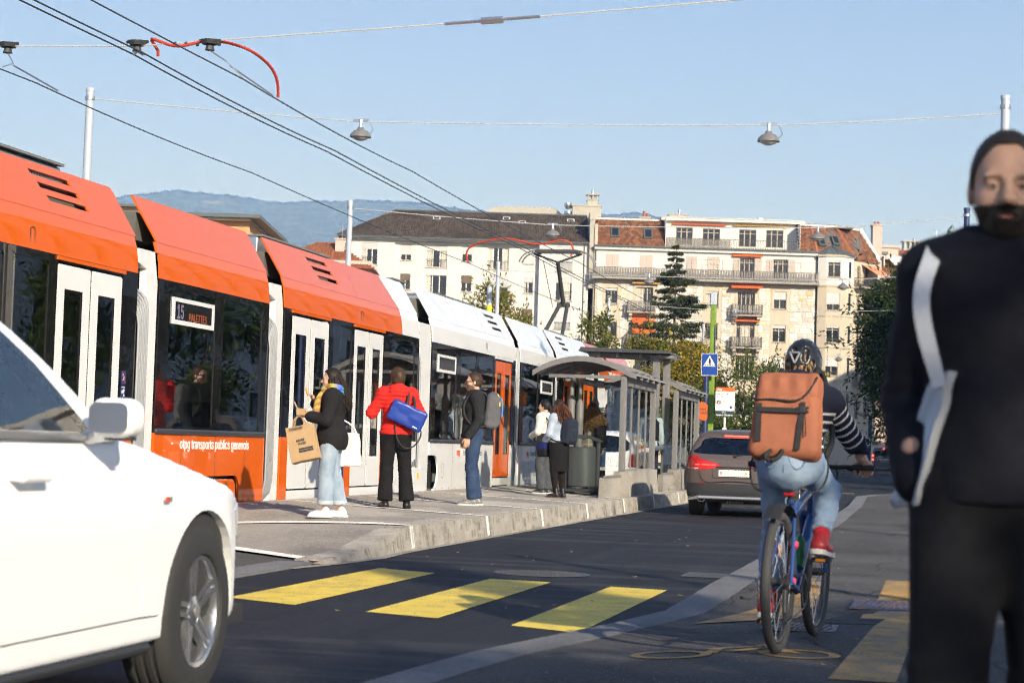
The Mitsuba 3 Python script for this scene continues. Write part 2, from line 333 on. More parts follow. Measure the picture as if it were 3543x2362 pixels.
for t in range(len(KP) - 1):
    a, b = KP[t], KP[t + 1]; d = (b - a)[:2]; L = np.linalg.norm(d)
    if L < .1: continue
    e = np.r_[d / L * 0.006, 0]
    A, B, Ci, Di = a + e, b - e, KI[t + 1] - e, KI[t] + e
    dn = np.array([0, 0, 1.0])
    lo = [np.r_[p[:2], -.02] for p in (Di, A, B, Ci)]
    an, bn = np.r_[nr[t], 0] * .02, np.r_[nr[t + 1], 0] * .02
    hi_ = [Di + dn * .004, A + an + dn * .004, B + bn + dn * .004, Ci + dn * .004]
    m = hexa(lo + hi_)
    if m.volume < 0: m.invert()
    add('sidewalk__kerb_stone', m, M_GRAN)

# markings on the road and the pavement
def zsw(x, y):                                              # height of the pavement: it rises from the kerb within a metre
    kx = np.interp(y, KI[:, 1], KI[:, 0]); kz = np.interp(y, KI[:, 1], KI[:, 2])
    return kz + (0.105 - kz) * np.clip((x - kx) / 1.1, 0, 1)
def drape(m, off=0.005):
    v, f = trimesh.remesh.subdivide_to_size(m.vertices, m.faces, .22); v = np.array(v); v[:, 2] = zsw(v[:, 0], v[:, 1]) + off
    return tm(v, f)
for k, (x0, x1, y0, y1, y2, y3) in enumerate([(-4.75, -4.16, 12.78, 12.46, 16.17, 16.50), (-3.60, -3.07, 12.23, 12.03, 15.72, 15.82), (-2.55, -2.08, 11.80, 11.55, 15.44, 15.55)]):
    add('zebra_stripe', sheet_fixed(Polygon([(x0, y0), (x1, y1), (x1, y2), (x0, y3)]), 0.004), M_YEL, label=['yellow zebra stripe nearest the platform', 'yellow zebra stripe in the middle of the road', 'yellow zebra stripe nearest the right kerb'][k], category='road marking', group='yellow zebra stripes', kind='structure')
def cycle_symbol(x, y, s, ang, key, lab):
    c = lambda cx, cy, r, w: Point(cx, cy).buffer(r, 16).difference(Point(cx, cy).buffer(r - w, 16))
    ln = lambda a, b, w=.075: LineString([a, b]).buffer(w / 2, cap_style=2)
    g = unary_union([c(-.52, 0, .33, .09), c(.52, 0, .33, .09), ln((-.2, .02), (-.08, .42), .11), ln((-.2, .4), (.3, .52)), ln((-.02, .1), (.42, .5)), ln((.2, .15), (.5, .16), .1), ln((.34, .6), (.52, .05)), ln((.28, .6), (.5, .62))])
    g = affinity.translate(affinity.rotate(affinity.scale(g, s, s * 1.05, origin=(0, 0)), ang, origin=(0, 0)), x, y)
    add(key, drape(cat([sheet_fixed(q, 0.0) for q in getattr(g, 'geoms', [g])]), .0045), M_OCH, label=lab, category='road marking', kind='structure')
cycle_symbol(-0.98, 9.86, 0.62, 14, 'cycle_symbol', 'faded ochre bicycle symbol under the rear wheel of the bicycle')
cycle_symbol(0.55, 27.8, 0.85, 4, 'cycle_symbol', 'small far ochre bicycle symbol further up the pavement')
def strip(poly, key, lab, z=0.0, m=None): return add(key, drape(sheet_fixed(Polygon(poly), z)), m or M_OCH, label=lab, category='road marking', kind='structure')
strip([(-0.47, 8.9), (-0.17, 8.9), (-0.11, 12.1), (0.02, 13.0), (-0.25, 12.95), (-0.36, 11.8)], 'ochre_line', 'broad ochre line running up the pavement beside the walking man')
strip([(-0.46, 12.3), (0.1, 12.45), (0.1, 13.05), (-0.45, 12.95)], 'ochre_strip', 'short ochre cross strip beyond the metal cover on the right')
strip([(-0.41, 13.98), (0.15, 14.1), (0.15, 16.4), (-0.41, 16.2)], 'ochre_strip', 'ribbed ochre field behind the metal cover on the right')
strip([(-1.46, 12.0), (-0.85, 12.35), (-0.80, 13.4), (-0.96, 16.1), (-1.40, 15.75), (-1.16, 13.2)], 'ochre_strip', 'ribbed ochre field under the bicycle wheels')
ribs = []
for (x0, x1, y0, y1) in ((-0.40, 0.14, 14.1, 16.1), (-1.1, -0.83, 13.4, 15.6)):
    for yy in np.arange(y0, y1, 0.11): ribs.append(bx(x0, x1, yy, yy + .05, .1108 if x0 > -.5 else float(zsw(x0, yy)) + .004, .1165 if x0 > -.5 else float(zsw(x0, yy)) + .012))
add('sidewalk__tactile_rib', cat(ribs), M_OCH, kind='stuff')
def cover(key, x0, x1, y0, y1, z, lab, n=14, col=M_DKGREY):
    k = thing(key, lab, 'metal grating')
    add(k + '__frame', cat([bx(x0, x1, y0, y0 + .03, z, z + .008), bx(x0, x1, y1 - .03, y1, z, z + .008), bx(x0, x0 + .03, y0 + .03, y1 - .03, z, z + .008), bx(x1 - .03, x1, y0 + .03, y1 - .03, z, z + .008)]), col)
    add(k + '__plate', bx(x0 + .03, x1 - .03, y0 + .03, y1 - .03, z, z + .004), col)
    for t in range(n):
        a = x0 + .04 + (x1 - x0 - .08) * t / n
        add(k + '__bar', hexa([(a, y0 + .04, z + .004), (a + .018, y0 + .04, z + .004), (a + .06, y1 - .04, z + .004), (a + .042, y1 - .04, z + .004), (a, y0 + .04, z + .011), (a + .018, y0 + .04, z + .011), (a + .06, y1 - .04, z + .011), (a + .042, y1 - .04, z + .011)]), col)
M_RUSTBLUE = bump('worn_iron', wear((0.045, 0.05, 0.09), (0.20, 0.10, 0.05), .5, .7, 12), None, 0.5)
cover('service_cover', -0.56, 0.02, 13.1, 13.92, .1055, 'bluish ribbed metal cover in the pavement near the walking man', 12, M_RUSTBLUE)
cover('service_cover', -0.98, -0.56, 11.25, 11.75, .1035, 'bluish ribbed metal cover under the bicycle', 10, M_RUSTBLUE)
cover('drain_grate', -2.2, -1.78, 17.2, 17.75, .004, 'drain grating in the road beside the right kerb', 9, M_DKGREY)
mh = thing('manhole_cover', 'round stone-set manhole cover in the road beyond the middle zebra stripe', 'manhole cover')
add(mh + '__rim', sheet_fixed(Point(-3.35, 16.75).buffer(.42, 20).difference(Point(-3.35, 16.75).buffer(.36, 20)), .005), M_DKGREY)
add(mh + '__lid', sheet_fixed(Point(-3.35, 16.75).buffer(.355, 20), .0045), M_PAVE)
# far markings beyond the end of the pavement: yellow cycle line that bends, dashes
arc = [(2.6 - 2.9 * math.cos(t), 74 + 17 * math.sin(t)) for t in np.linspace(-1.5, 1.5, 24)]
add('cycle_lane_line', sheet_fixed(LineString(arc).buffer(.14), .004), M_OCH, label='thin ochre cycle lane line bending round in the far shaded street', category='road marking', kind='structure')
for k, (x, y_) in enumerate([(-0.8, 59.5), (-3.2, 58.5), (-4.2, 64)]):
    add('road_dash', sheet_fixed(sbox(x - .75, y_, x + .75, y_ + .9), .004), M_OCH, label='short ochre dash on the road past the pavement end', category='road marking', group='ochre dashes past the pavement end', kind='structure')
# joints where the old patch of asphalt was cut
rl = np.random.default_rng(12)
lf = []
for k in range(150):
    x, y_ = (rl.uniform(-5.2, -1.8), rl.uniform(11, 40)) if k < 70 else ((rl.uniform(-8, -5.4), rl.uniform(20, 36)) if k < 105 else (rl.uniform(-1.3, 1.2), rl.uniform(9, 30)))
    z_ = .004 if k < 70 else (float(plat_z(np.float64(x), np.float64(y_))) + .006 if k < 105 else float(zsw(x, y_)) + .006)
    a_, s_ = rl.uniform(0, 6.28), rl.uniform(.012, .035); c_, q_ = math.cos(a_) * s_, math.sin(a_) * s_
    lf.append(tm([(x - c_, y_ - q_, z_ + .004), (x + q_ * .4, y_ - c_ * .4, z_), (x + c_, y_ + q_, z_ + .008), (x - q_ * .4, y_ + c_ * .4, z_ + .001)], [[0, 1, 2, 3]]))
add('fallen_leaves', cat(lf), pr('fallen_leaf', (.28, .19, .07), .8), kind='stuff', label='small fallen leaves and bits scattered on road, platform and pavement')
add('asphalt_patch', sheet_fixed(Polygon([(-0.72, 11.8), (-0.2, 12.0), (-0.2, 13.0), (-0.5, 12.9)]), .1085), M_ASPH, label='dark mended asphalt patch beside the ochre line', **S)

# hills on the horizon, some kilometres away
def ridge():
    U = np.array([-2200, -900, -300, 0, 200, 318, 350, 400, 450, 520, 600, 640, 700, 760, 810, 870, 920, 960, 1010, 1060, 1110, 1250, 1400, 1440, 1480, 1540, 1700, 2000, 2400, 3200, 5000])
    Vv = np.array([700, 640, 560, 500, 462, 445, 438, 436, 440, 450, 461, 463, 459, 460, 456, 458, 462, 465, 473, 479, 484, 491, 489, 486, 490, 505, 560, 700, 800, 850, 900])
    az = (U - 1176) / 4500.0                                # bearing and height of the skyline, as tangents
    el = (1055 + 0.0314 * (U - 2185) - Vv) / 4500.0
    D = 6500.0
    xs_ = np.linspace(az[0], az[-1], 700)
    hz = np.interp(xs_, az, el) * D
    hz += 14 * fbm(np.c_[xs_ * 60, xs_ * 0, xs_ * 0], 4) + 16 * np.abs(fbm(np.c_[xs_ * 900, xs_ * 0, xs_ * 0 + 3], 2))
    rows, vs = 60, []
    for r in range(rows):
        t = r / (rows - 1)                                  # 0 foot, 1 ridge, then a back slope
        dep = D - 2600 * (1 - t)
        z = hz * (t ** 1.25) * (1 + 0.0 * t)
        z = z + 90 * np.sin(t * np.pi) * fbm(np.c_[xs_ * 38, np.full_like(xs_, t * 6), xs_ * 0], 4) + (0 if t > .97 else 12 * fbm(np.c_[xs_ * 500, np.full_like(xs_, t * 90), xs_ * 0 + 5], 2))
        vs.append(np.c_[xs_ * D * (0.72 + .28 * t), np.full_like(xs_, dep), z + EYE])
    vs.append(np.c_[xs_ * D * 1.1, np.full_like(xs_, D + 900), np.full_like(xs_, -20)])
    v = np.vstack(vs); n = len(xs_)
    i, j = np.meshgrid(np.arange(rows), np.arange(n - 1), indexing='ij'); q = (i * n + j).ravel()
    return tm(v, np.stack([q, q + 1, q + n + 1, q + n], 1))
def c_hill(p, n, uv):
    a = mikit.fbm(p.x * 0.012, p.y * 0.012, p.z * 0.02); b = mikit.noise(p.x * 0.05, p.y * 0.05, p.z * 0.08)
    rock = mikit.smoothstep(0.66, 0.74, mikit.fbm(p.x * 0.006, p.y * 0.006, p.z * 0.014 + 4))
    return mikit.mix(mi.Color3f(0.035, 0.05, 0.03) * (0.5 + a) * (0.6 + 0.8 * b), mi.Color3f(0.20, 0.19, 0.15), rock * 0.7)
add('hills', ridge(), bump('forest_hill', c_hill, None, 0.9), smooth=True, M=rz(12.4), label='long forested ridge hazy blue on the horizon', **S)
scene['haze_air'] = {'type': 'homogeneous', 'albedo': {'type': 'rgb', 'value': [0.93, 0.95, 0.97]}, 'sigma_t': {'type': 'rgb', 'value': [7e-5, 1.15e-4, 2.0e-4]}}
HAZE = True
# ---------------------------------------------------------------- the tram: one thing, its sections and fittings are parts
def paint(key, col):                                        # glossy coach paint: pigment under a clear coat
    scene['mat_' + key] = {'type': 'twosided', 'b': {'type': 'plastic', 'diffuse_reflectance': {'type': 'rgb', 'value': list(col)}, 'int_ior': 1.55, 'nonlinear': False}}
    return 'mat_' + key
M_TOR, M_TWH = paint('tram_orange', (0.72, 0.125, 0.012)), paint('tram_white', (0.80, 0.80, 0.79))
M_TBLK = paint('tram_black', (0.010, 0.010, 0.011))
M_TGREY = pr('tram_belt', (0.035, 0.037, 0.042), 0.35)
M_BELLOW = pr('bellows', (0.30, 0.31, 0.32), 0.5)
M_INT = pr('tram_inside', (0.12, 0.115, 0.10), 0.8)
M_SEAT = pr('tram_seat', (0.045, 0.07, 0.11), 0.8)
XT = -8.25
PROF = [(0.0, 0.27), (0.0, 2.78), (0.012, 2.95), (0.026, 3.05), (0.062, 3.17), (0.34, 3.68)]
TR = thing('tram', 'long articulated tram, orange at its near end and white beyond, standing at the platform', 'tram')
def cove(y0, y1, k0, k1, mat, key, ya=None, yb=None):       # a panel over the profile points k0..k1; its ends may lean (ya, yb at the top)
    ya = y0 if ya is None else ya; yb = y1 if yb is None else yb
    z0, z1 = PROF[k0][1], PROF[k1][1]
    out, inn = [], []
    for dx, z in PROF[k0:k1 + 1]:
        t = (z - z0) / (z1 - z0)
        for yy in np.linspace(y0 + (ya - y0) * t, y1 + (yb - y1) * t, 2):
            out.append((XT - dx, yy, z)); inn.append((XT - dx - 0.02, yy, z))
    n = k1 - k0 + 1
    v = out + inn; f = []
    for i in range(n - 1):
        f.append([2 * i, 2 * i + 1, 2 * i + 3, 2 * i + 2]); o = 2 * n
        f.append([o + 2 * i + 2, o + 2 * i + 3, o + 2 * i + 1, o + 2 * i])
        f += [[2 * i, 2 * i + 2, o + 2 * i + 2, o + 2 * i], [2 * i + 3, 2 * i + 1, o + 2 * i + 1, o + 2 * i + 3]]
    o = 2 * n
    f += [[1, 0, o, o + 1], [2 * n - 2, 2 * n - 1, o + 2 * n - 1, o + 2 * n - 2]]
    return add(key, tm(v, f), mat, smooth=20)
LEAN0, LEAN1 = np.array([XT - PROF[4][0], 0, PROF[4][1] + .004]), np.array([XT - PROF[5][0], 0, PROF[5][1]])
SV = (LEAN1 - LEAN0); SL = np.linalg.norm(SV); SV = SV / SL
def lean(poly, mat, key, d=0.02):                           # polygon in (y, distance up the leaning roof panel)
    nrm = np.cross([0, 1, 0], SV)
    return add(key, xf(ext(poly, d), mat4([0, 1, 0], SV, nrm, LEAN0 - nrm * d)), mat)
def side(poly, mat, key, x=XT, d=0.03, **kw): return add(key, yz(poly, x - d, d), mat, **kw)
def slots(y, top=SL - 0.10):
    return [Polygon([(y + .08 * k, top - .135 * k), (y + .9 + .08 * k, top - .135 * k), (y + .92 + .08 * k, top - .135 * k - .06), (y + .02 + .08 * k, top - .135 * k - .06)]) for k in range(3)]

SW = lambda z: 29.20 + 0.30 * np.clip((3.68 - z) / .5, 0, 1) + 0.05 * np.clip((3.1 - z) / .4, 0, 1)     # where the orange of section 3 ends
def section(idx, y0, y1, col, bays, vents=(), split=None, roof=(0.0, 0.0), belt=True, skirt=None, lights=True, back=None):
    S_ = TR + '__section' + ('' if idx == 1 else f'_{idx - 1:03d}')
    used[S_] = 0; reserved.add(S_)
    yb0, yb1 = y0, y1
    # floor, far wall and roof close the body: the part that carries the others
    shell = [bx(XT - 2.38, XT - .06, y0, y1, .28, .34), bx(XT - 2.40, XT - 2.34, y0, y1, .34, 1.25), bx(XT - 2.40, XT - 2.34, y0, y1, 2.2, 3.1), bx(XT - 2.3, XT - .32, y0, y1, 3.02, 3.05),
             bx(XT - 2.36, XT - .32, y0 + .02, y1 - .02, 3.2, 3.5), bx(XT - 2.3, XT - .08, y0, y0 + .05, .34, 3.0)]
    if back: shell.append(bx(XT - 2.38, XT - .06, y1 - .06, y1 - .01, .34, 3.0))
    add(S_, cat(shell), M_INT)
    labels[S_] = {'label': f'section of the tram body, {["orange all over","orange all over","orange turning to white","white all over","white all over","white turning to orange","orange all over"][idx-1]}'}
    # the far side's windows let the dim street behind show
    add(S_ + '__far_pane', bx(XT - 2.385, XT - 2.36, y0 + .2, y1 - .2, 1.26, 2.19), M_TINT)
    pieces = [(y0, y1, col)] if split is None else [(y0, None, col), (None, y1, split[1])]
    def sp(z0, z1, a, b, left):                             # one side of a split panel
        cut = split[0]
        return (a, cut(z0), a, cut(z1)) if left else (cut(z0), b, cut(z1), b)
    for (k0, k1, nm) in ((1, 3, 'lower_cove'), (3, 4, 'upper_cove')):
        za, zb = PROF[k0][1], PROF[k1][1]
        if split is None:
            cove(y0 - (0.05 if k0 == 3 else 0), y1, k0, k1, col, f'{S_}__{nm}')
        else:
            for left, c in ((True, col), (False, split[1])):
                a, b, ya, yb = sp(za + .004, zb, y0, y1, left); cove(a, b, k0, k1, c, f'{S_}__{nm}', ya, yb)
    L0, L1 = y0 - 0.06 + roof[0], y1 + roof[1]
    slopeL = [(L0 + .1, 0), (L0, SL)]; slopeR = [(L1 - .06, SL), (L1 - .02, SL - .05), (L1 + .05, 0)]
    hole = unary_union([s for v in vents for s in slots(v)]) if vents else Polygon()
    if split is None:
        lean(Polygon(slopeL + slopeR).difference(hole), col, f'{S_}__roof_fairing')
    else:
        c0, c1 = split[0](3.17), split[0](3.68)
        lean(Polygon(slopeL + [(c1, SL), (c0, 0)]).difference(hole), col, f'{S_}__roof_fairing'); lean(Polygon([(c0, 0), (c1, SL)] + slopeR).difference(hole), split[1], f'{S_}__roof_fairing')
    # side below the belt: from bays that are not doors
    doors = [b for b in bays if b[0] == 'door']
    edges = [y0] + [e for b in doors for e in (b[1], b[2])] + [y1]
    zt, zb_ = 1.12, 0.31
    for a, b in zip(edges[::2], edges[1::2]):
        if b - a < .02: continue
        P = sbox(a + .004, zb_, b - .004, zt)
        if skirt: P = P.difference(skirt)
        for part, c in ([(P, col)] if split is None else [(P.intersection(sbox(0, 0, 29.2, 2)), col), (P.intersection(sbox(29.2, 0, 90, 2)), split[1])]):
            if not part.is_empty: side(part, c, f'{S_}__skirt')
        side(sbox(a + .01, .27, b - .01, .305), M_TGREY, f'{S_}__sill', d=.05)
    # window band
    band = sbox(y0, zt, y1, 2.776)
    for b in bays:
        if b[0] == 'door': band = band.difference(sbox(b[1], 0, b[2], 2.72))
        if b[0] == 'win': band = band.difference(rrect(b[1], b[3] if len(b) > 3 else 1.2, b[2], 2.70, .03))
    side(band, M_TBLK, f'{S_}__window_band', d=.025)
    for b in bays:
        if b[0] == 'win':
            zl = b[3] if len(b) > 3 else 1.2
            w = side(rrect(b[1] - .02, zl - .02, b[2] + .02, 2.72, .03), M_TINT, f'{S_}__window', x=XT - .012, d=.004)
            if len(b) > 4: side(sbox(b[1] + .02, b[4], b[2] - .02, b[4] + .035), M_TGREY, f'{S_}__window_rail', x=XT - .004, d=.006)
        elif b[0] == 'door':
            _, a, c, mid, dc, zbot = b
            side(sbox(a, zbot - .16, c, zbot - .02), M_TWH, f'{S_}__door_step', d=.03)
            side(sbox(a, 2.70, c, 2.776), M_TBLK, f'{S_}__door_head', d=.024) if False else None
            for l, r in ((a + .012, mid - .018), (mid + .018, c - .012)):
                px0, px1 = l + .16, r - .17
                leaf = rrect(l, zbot, r, 2.70, .03); hole = sbox(px0, zbot + .43, px1, 2.47)
                D_ = side(leaf.difference(hole), dc, f'{S_}__door_leaf', x=XT - .003, d=.03)
                side(sbox(px0 - .0, zbot + .43, px1, 2.47).difference(sbox(px0 + .025, zbot + .455, px1 - .025, 2.445)), M_TBLK, f'{S_}__door_gasket', x=XT - .004, d=.02)
                side(sbox(px0 + .02, zbot + .45, px1 - .02, 2.45), M_TINT, f'{S_}__door_pane', x=XT - .012, d=.004)
            side(sbox(mid - .017, zbot, mid + .017, 2.70), M_RUB, f'{S_}__door_seal', x=XT - .01, d=.02)
            side(sbox(a - .03, 2.735, c + .03, 2.772), col if split is None else col, f'{S_}__door_rail', x=XT + .02, d=.05)
    if belt:
        for a, b in zip(edges[::2], edges[1::2]):
            if b - a > 1.3 and not (split and a > 28): add(f'{S_}__belt_bar', rbx(XT - .03, XT + .03, a + .02, b - .02, 1.105, 1.17, .02), M_TGREY, smooth=40)
    # seats and grab poles that show dimly through the glass
    seats = []
    for b in bays:
        if b[0] == 'win' and b[2] - b[1] > .8:
            for yy in np.arange(b[1] + .3, b[2] - .2, .85): seats += [rbx(XT - 1.1, XT - .18, yy, yy + .1, .75, 1.5, .03, 6), rbx(XT - 1.1, XT - .18, yy - .4, yy, .75, .83, .03, 6)]
    if seats: add(f'{S_}__seat', cat(seats), M_SEAT, smooth=40)
    poles = [tube([(XT - .95, yy, .34), (XT - .95, yy, 3.0)], .018, 6) for yy in np.arange(y0 + .6, y1, 1.6)]
    add(f'{S_}__grab_pole', cat(poles), M_OCHP)
    return S_
M_OCHP = pr('grab_pole', (0.45, 0.33, 0.05), 0.35)
S1 = section(1, 9.6, 19.17, M_TOR, [('win', 9.9, 12.6), ('win', 12.75, 14.9), ('win', 15.05, 16.16), ('win', 16.35, 17.08), ('door', 17.26, 18.79, 18.03, M_TWH, .44)], vents=[17.12])
S2 = section(2, 19.76, 23.30, M_TOR, [('win', 20.06, 21.46), ('win', 21.72, 23.06)], skirt=rrect(20.7, .2, 22.43, .64, .16))
S3 = section(3, 23.90, 30.56, M_TOR, [('door', 24.20, 25.79, 25.0, M_TWH, .45), ('win', 25.95, 26.86), ('door', 26.98, 28.50, 27.76, M_TWH, .45), ('win', 28.87, 30.3, 1.2, 2.39)], vents=[25.5], split=(SW, M_TWH), skirt=unary_union([sbox(28.5, 0, 29.0, .2)]))
S4 = section(4, 31.42, 37.95, M_TWH, [('win', 31.70, 33.12), ('win', 33.42, 34.62), ('win', 34.76, 36.0), ('door', 36.15, 37.58, 36.86, M_TOR, .50)], vents=[36.2], skirt=unary_union([sbox(31.3, .2, 31.75, .9), Point(31.75, .62).buffer(.28)]))
S5 = section(5, 38.45, 42.02, M_TWH, [('win', 38.75, 40.2), ('win', 40.35, 41.85)])
SW6 = lambda z: 47.05 + 0.9 * (3.68 - z) / 1.0
S6 = section(6, 42.4, 49.3, M_TWH, [('door', 43.03, 44.42, 43.72, M_TOR, .5), ('win', 44.6, 45.4), ('door', 45.53, 47.0, 46.26, M_TOR, .5), ('win', 47.2, 49.1)], vents=[43.3], split=(SW6, M_TOR))
S7 = section(7, 49.75, 53.3, M_TOR, [('win', 50.0, 51.5), ('win', 51.65, 53.1)], back=True)
# joints between the sections: folded bellows in front of a pale ring
for k, (a, b, r0, r1) in enumerate([(19.19, 19.44, 19.44, 19.75), (23.32, 23.58, 23.58, 23.89), (30.58, 30.64, 30.64, 31.40), (37.96, 38.08, 38.08, 38.43), (42.04, 42.12, 42.12, 42.38), (49.32, 49.45, 49.45, 49.73)]):
    J = numbered(TR + '__joint')
    ring = Polygon([(r0, .28), (r1 - .02, .28), (r1 - .02, 2.72), (r1 - .12, 3.05), (a + .02, 3.05), (a + .02, 2.9), (r0, 2.85)])
    add(J, cat([yz(ring, XT - .10, .085), bx(XT - 2.3, XT - .1, a, r1, .3, .5), bx(XT - 2.36, XT - 2.3, a, r1, .3, 3.1)]), M_TWH)
    nf = max(1, round((b - a) / .042))
    for q in range(nf):
        yy = a + (b - a) * (q + .5) / nf
        R_ = .30 - .012 * q
        path = [(XT - .10, yy - .0, .32), (XT - .015, yy, .42), (XT + .012, yy, .6), (XT + .012, yy, 2.0), (XT + .010, yy, 2.45 - .035 * (nf - q))] + [(XT + .01 - R_ * (1 - math.cos(t)), yy - .06 * math.sin(t) * 0, 2.45 - .035 * (nf - q) + R_ * math.sin(t)) for t in np.linspace(.3, 1.57, 6)] + [(XT - 1.2, yy, 2.75 - .035 * (nf - q))]
        add(J + '__fold', tube(path, .019, 6), M_BELLOW, smooth=60)
    # gear on the roof between the fairings
    add(J + '__roof_coupling', cat([bx(XT - 2.0, XT - .35, a + .02, r1 - .02, 3.08, 3.16), rbx(XT - .75, XT - .40, a + .05, r1 - .08, 3.16, 3.42, .02, 6), tube(spline([(XT - .42, a - .1, 3.25), (XT - .38, (a + r1) / 2, 3.18), (XT - .42, r1 + .1, 3.27)], 10), .035, 8), tube(spline([(XT - .47, a - .1, 3.33), (XT - .42, (a + r1) / 2, 3.24), (XT - .47, r1 + .1, 3.35)], 10), .03, 8)]), M_BLACKM, smooth=40)
# roof boxes with slotted flanks
def roof_box(y0, y1, z1=3.78):
    k = numbered(TR + '__roof_box')
    add(k, rbx(XT - 2.0, XT - .55, y0, y1, 3.5, z1, .03, 6), M_GALV, smooth=40)
    add(k + '__lid', bx(XT - 2.05, XT - .50, y0 + .03, y1 - .04, z1 + .004, z1 + .03), M_GREYP)
    for t in np.arange(y1 - 1.4, y1 - .4, .11): add(k + '__slot', bx(XT - .552, XT - .546, t, t + .05, z1 - .12, z1 - .06), M_BLACKM)
roof_box(10.4, 18.4, 3.78); roof_box(24.3, 27.3, 3.74); roof_box(30.6, 31.5, 3.74); roof_box(33.6, 36.3, 3.73); roof_box(43.8, 46.0, 3.73)
# louvres behind the vent slots
for (yv, n) in ((17.12, 1), (25.5, 1), (36.2, 1), (43.3, 1)):
    lv = [bx(XT - .36, XT - .34, yv - .1, yv + 1.35, 3.22, 3.68)] + [bx(XT - .335, XT - .33, yv + .06 * q, yv + .06 * q + .03, 3.2, 3.64) for q in range(7)]
    add(numbered(TR + '__vent_louvre'), cat(lv), M_GALV)
# round filler flaps on the cove
for (yv, z) in ((16.72, 2.89), (27.35, 2.89), (35.4, 2.89)):
    add(TR + '__flap', yz(affinity.scale(rrect(yv - .05, z - .10, yv + .05, z + .10, .04), 1, 1).difference(rrect(yv - .043, z - .093, yv + .043, z + .093, .036)), XT - .008, .004), M_TGREY)
# wheel cover and dark gaps
add(TR + '__wheel_cover', yz(rrect(20.76, .30, 22.36, .60, .13), XT - .045, .03), M_TOR)
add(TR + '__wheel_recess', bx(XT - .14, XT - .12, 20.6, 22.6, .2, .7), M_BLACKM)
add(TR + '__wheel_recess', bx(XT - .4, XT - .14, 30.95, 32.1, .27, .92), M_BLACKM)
add(TR + '__coupling_box', cat([rbx(XT - .1, XT + .06, 30.02, 31.0, .30, .70, .015, 6)]), M_TWH, smooth=40)
add(TR + '__coupling_box__label', bx(XT + .061, XT + .064, 30.45, 30.55, .52, .62), pr('label_yellow', (.75, .42, .02), .5))
for k in range(5): add(TR + '__coupling_box__fin', bx(XT - .08, XT + .02, 30.1 + .1 * k, 30.16 + .1 * k, .72, .74 + .03 * k), M_GALV)
# displays
def glyphs(text, h, bold=False, sx=1.0, d=.003):
    m = meshkit.text_mesh(text, h, d, bold); m.apply_scale([sx, 1, 1]); return m
YZT = lambda x, y, z: mat4([0, 1, 0], [0, 0, 1], [1, 0, 0], [x, y, z])
M_LED = pr('led_amber', (0.35, 0.07, 0.01), 0.6); M_LEDW = pr('led_pale', (0.16, 0.15, 0.25), 0.6)
for (a, b, z0, z1) in ((20.15, 21.40, 2.32, 2.615), (31.82, 33.05, 2.30, 2.60), (40.55, 41.75, 2.22, 2.50)):
    k = numbered(TR + '__destination_display')
    add(k, yz(sbox(a, z0, b, z1).difference(sbox(a + .06, z0 + .05, b - .06, z1 - .045)), XT - .01, .016), M_TWH)
    add(k + '__screen', yz(sbox(a + .05, z0 + .04, b - .05, z1 - .04), XT - .006, .004), M_BLACK)
    if a < 30:
        add(k + '__number', xf(glyphs('15', .15, True, .8), YZT(XT - .0015, a + .12, z0 + .07)), M_LEDW)
        add(k + '__text', xf(glyphs('PALETTES', .085, False, .95), YZT(XT - .0015, a + .48, z0 + .06)), M_LED)
# writing on the sides
M_TXT_RED, M_TXT_GREY = pr('lettering_red', (.62, .07, .03), .5), pr('lettering_grey', (.22, .22, .23), .5)
add(TR + '__lettering', xf(glyphs('σtpg transports publics genevois', .105, True, 1.0), YZT(XT + .001, 20.50, .955)), M_WHITE)
for yy in (33.3, 39.2):
    add(TR + '__lettering', xf(glyphs('σtpg', .105, True, .78), YZT(XT + .001, yy, .905)), M_TXT_RED)
    add(TR + '__lettering', xf(glyphs('transports publics genevois', .105, False, .78), YZT(XT + .001, yy + .46, .905)), M_TXT_GREY)
add(TR + '__lettering', xf(glyphs('σtpg transports publics genevois', .07, True, .6), YZT(XT + .001 + .0, 47.5, 2.79)), M_WHITE)
add(TR + '__network_badge', yz(sbox(26.02, .53, 26.66, .80), XT, .002), pr('badge_blue', (.025, .045, .16), .4))
add(TR + '__network_badge__text', xf(glyphs('unireso', .13, True, .8), YZT(XT + .0025, 26.05, .60)), M_WHITE)
M_STK = pr('sticker_navy', (.02, .03, .13), .4)
for (z0, z1, c) in ((1.605, 1.745, M_STK), (1.462, 1.595, M_STK), (1.34, 1.452, pr('sticker_yellow', (.75, .55, .02), .4))):
    k = numbered(TR + '__sticker')
    add(k, yz(rrect(18.84, z0, 18.955, z1, .015), XT + .0, .002), c)
    if z0 > 1.6:
        add(k + '__cigarette', yz(unary_union([affinity.rotate(sbox(18.87, 1.66, 18.925, 1.672), 50), Point(18.885, 1.705).buffer(.014).difference(Point(18.885, 1.705).buffer(.008))]), XT + .0025, .001), M_WHITE)
        add(k + '__bar', yz(affinity.rotate(sbox(18.83, 1.670, 18.965, 1.68), -52), XT + .004, .001), M_TXT_RED)
    elif z0 > 1.4: add(k + '__camera', yz(unary_union([affinity.rotate(sbox(18.86, 1.52, 18.93, 1.55), 20), sbox(18.905, 1.485, 18.935, 1.498), sbox(18.905, 1.49, 18.913, 1.53), sbox(18.86, 1.572, 18.94, 1.58)]), XT + .0025, .001), M_WHITE)
    else: add(k + '__wave', yz(unary_union([Point(18.895, 1.395).buffer(r).difference(Point(18.895, 1.395).buffer(r - .006)) for r in (.04, .026, .013)]), XT + .0025, .001), M_TGREY)
# amber side lights
for z in (1.62, 1.62):
    pass
for yy in (29.95, 30.12): add(TR + '__side_light', rbx(XT - .01, XT + .025, yy, yy + .07, 1.5, 1.85, .012, 6), pr('amber_lens', (.55, .32, .12), .2), smooth=40)
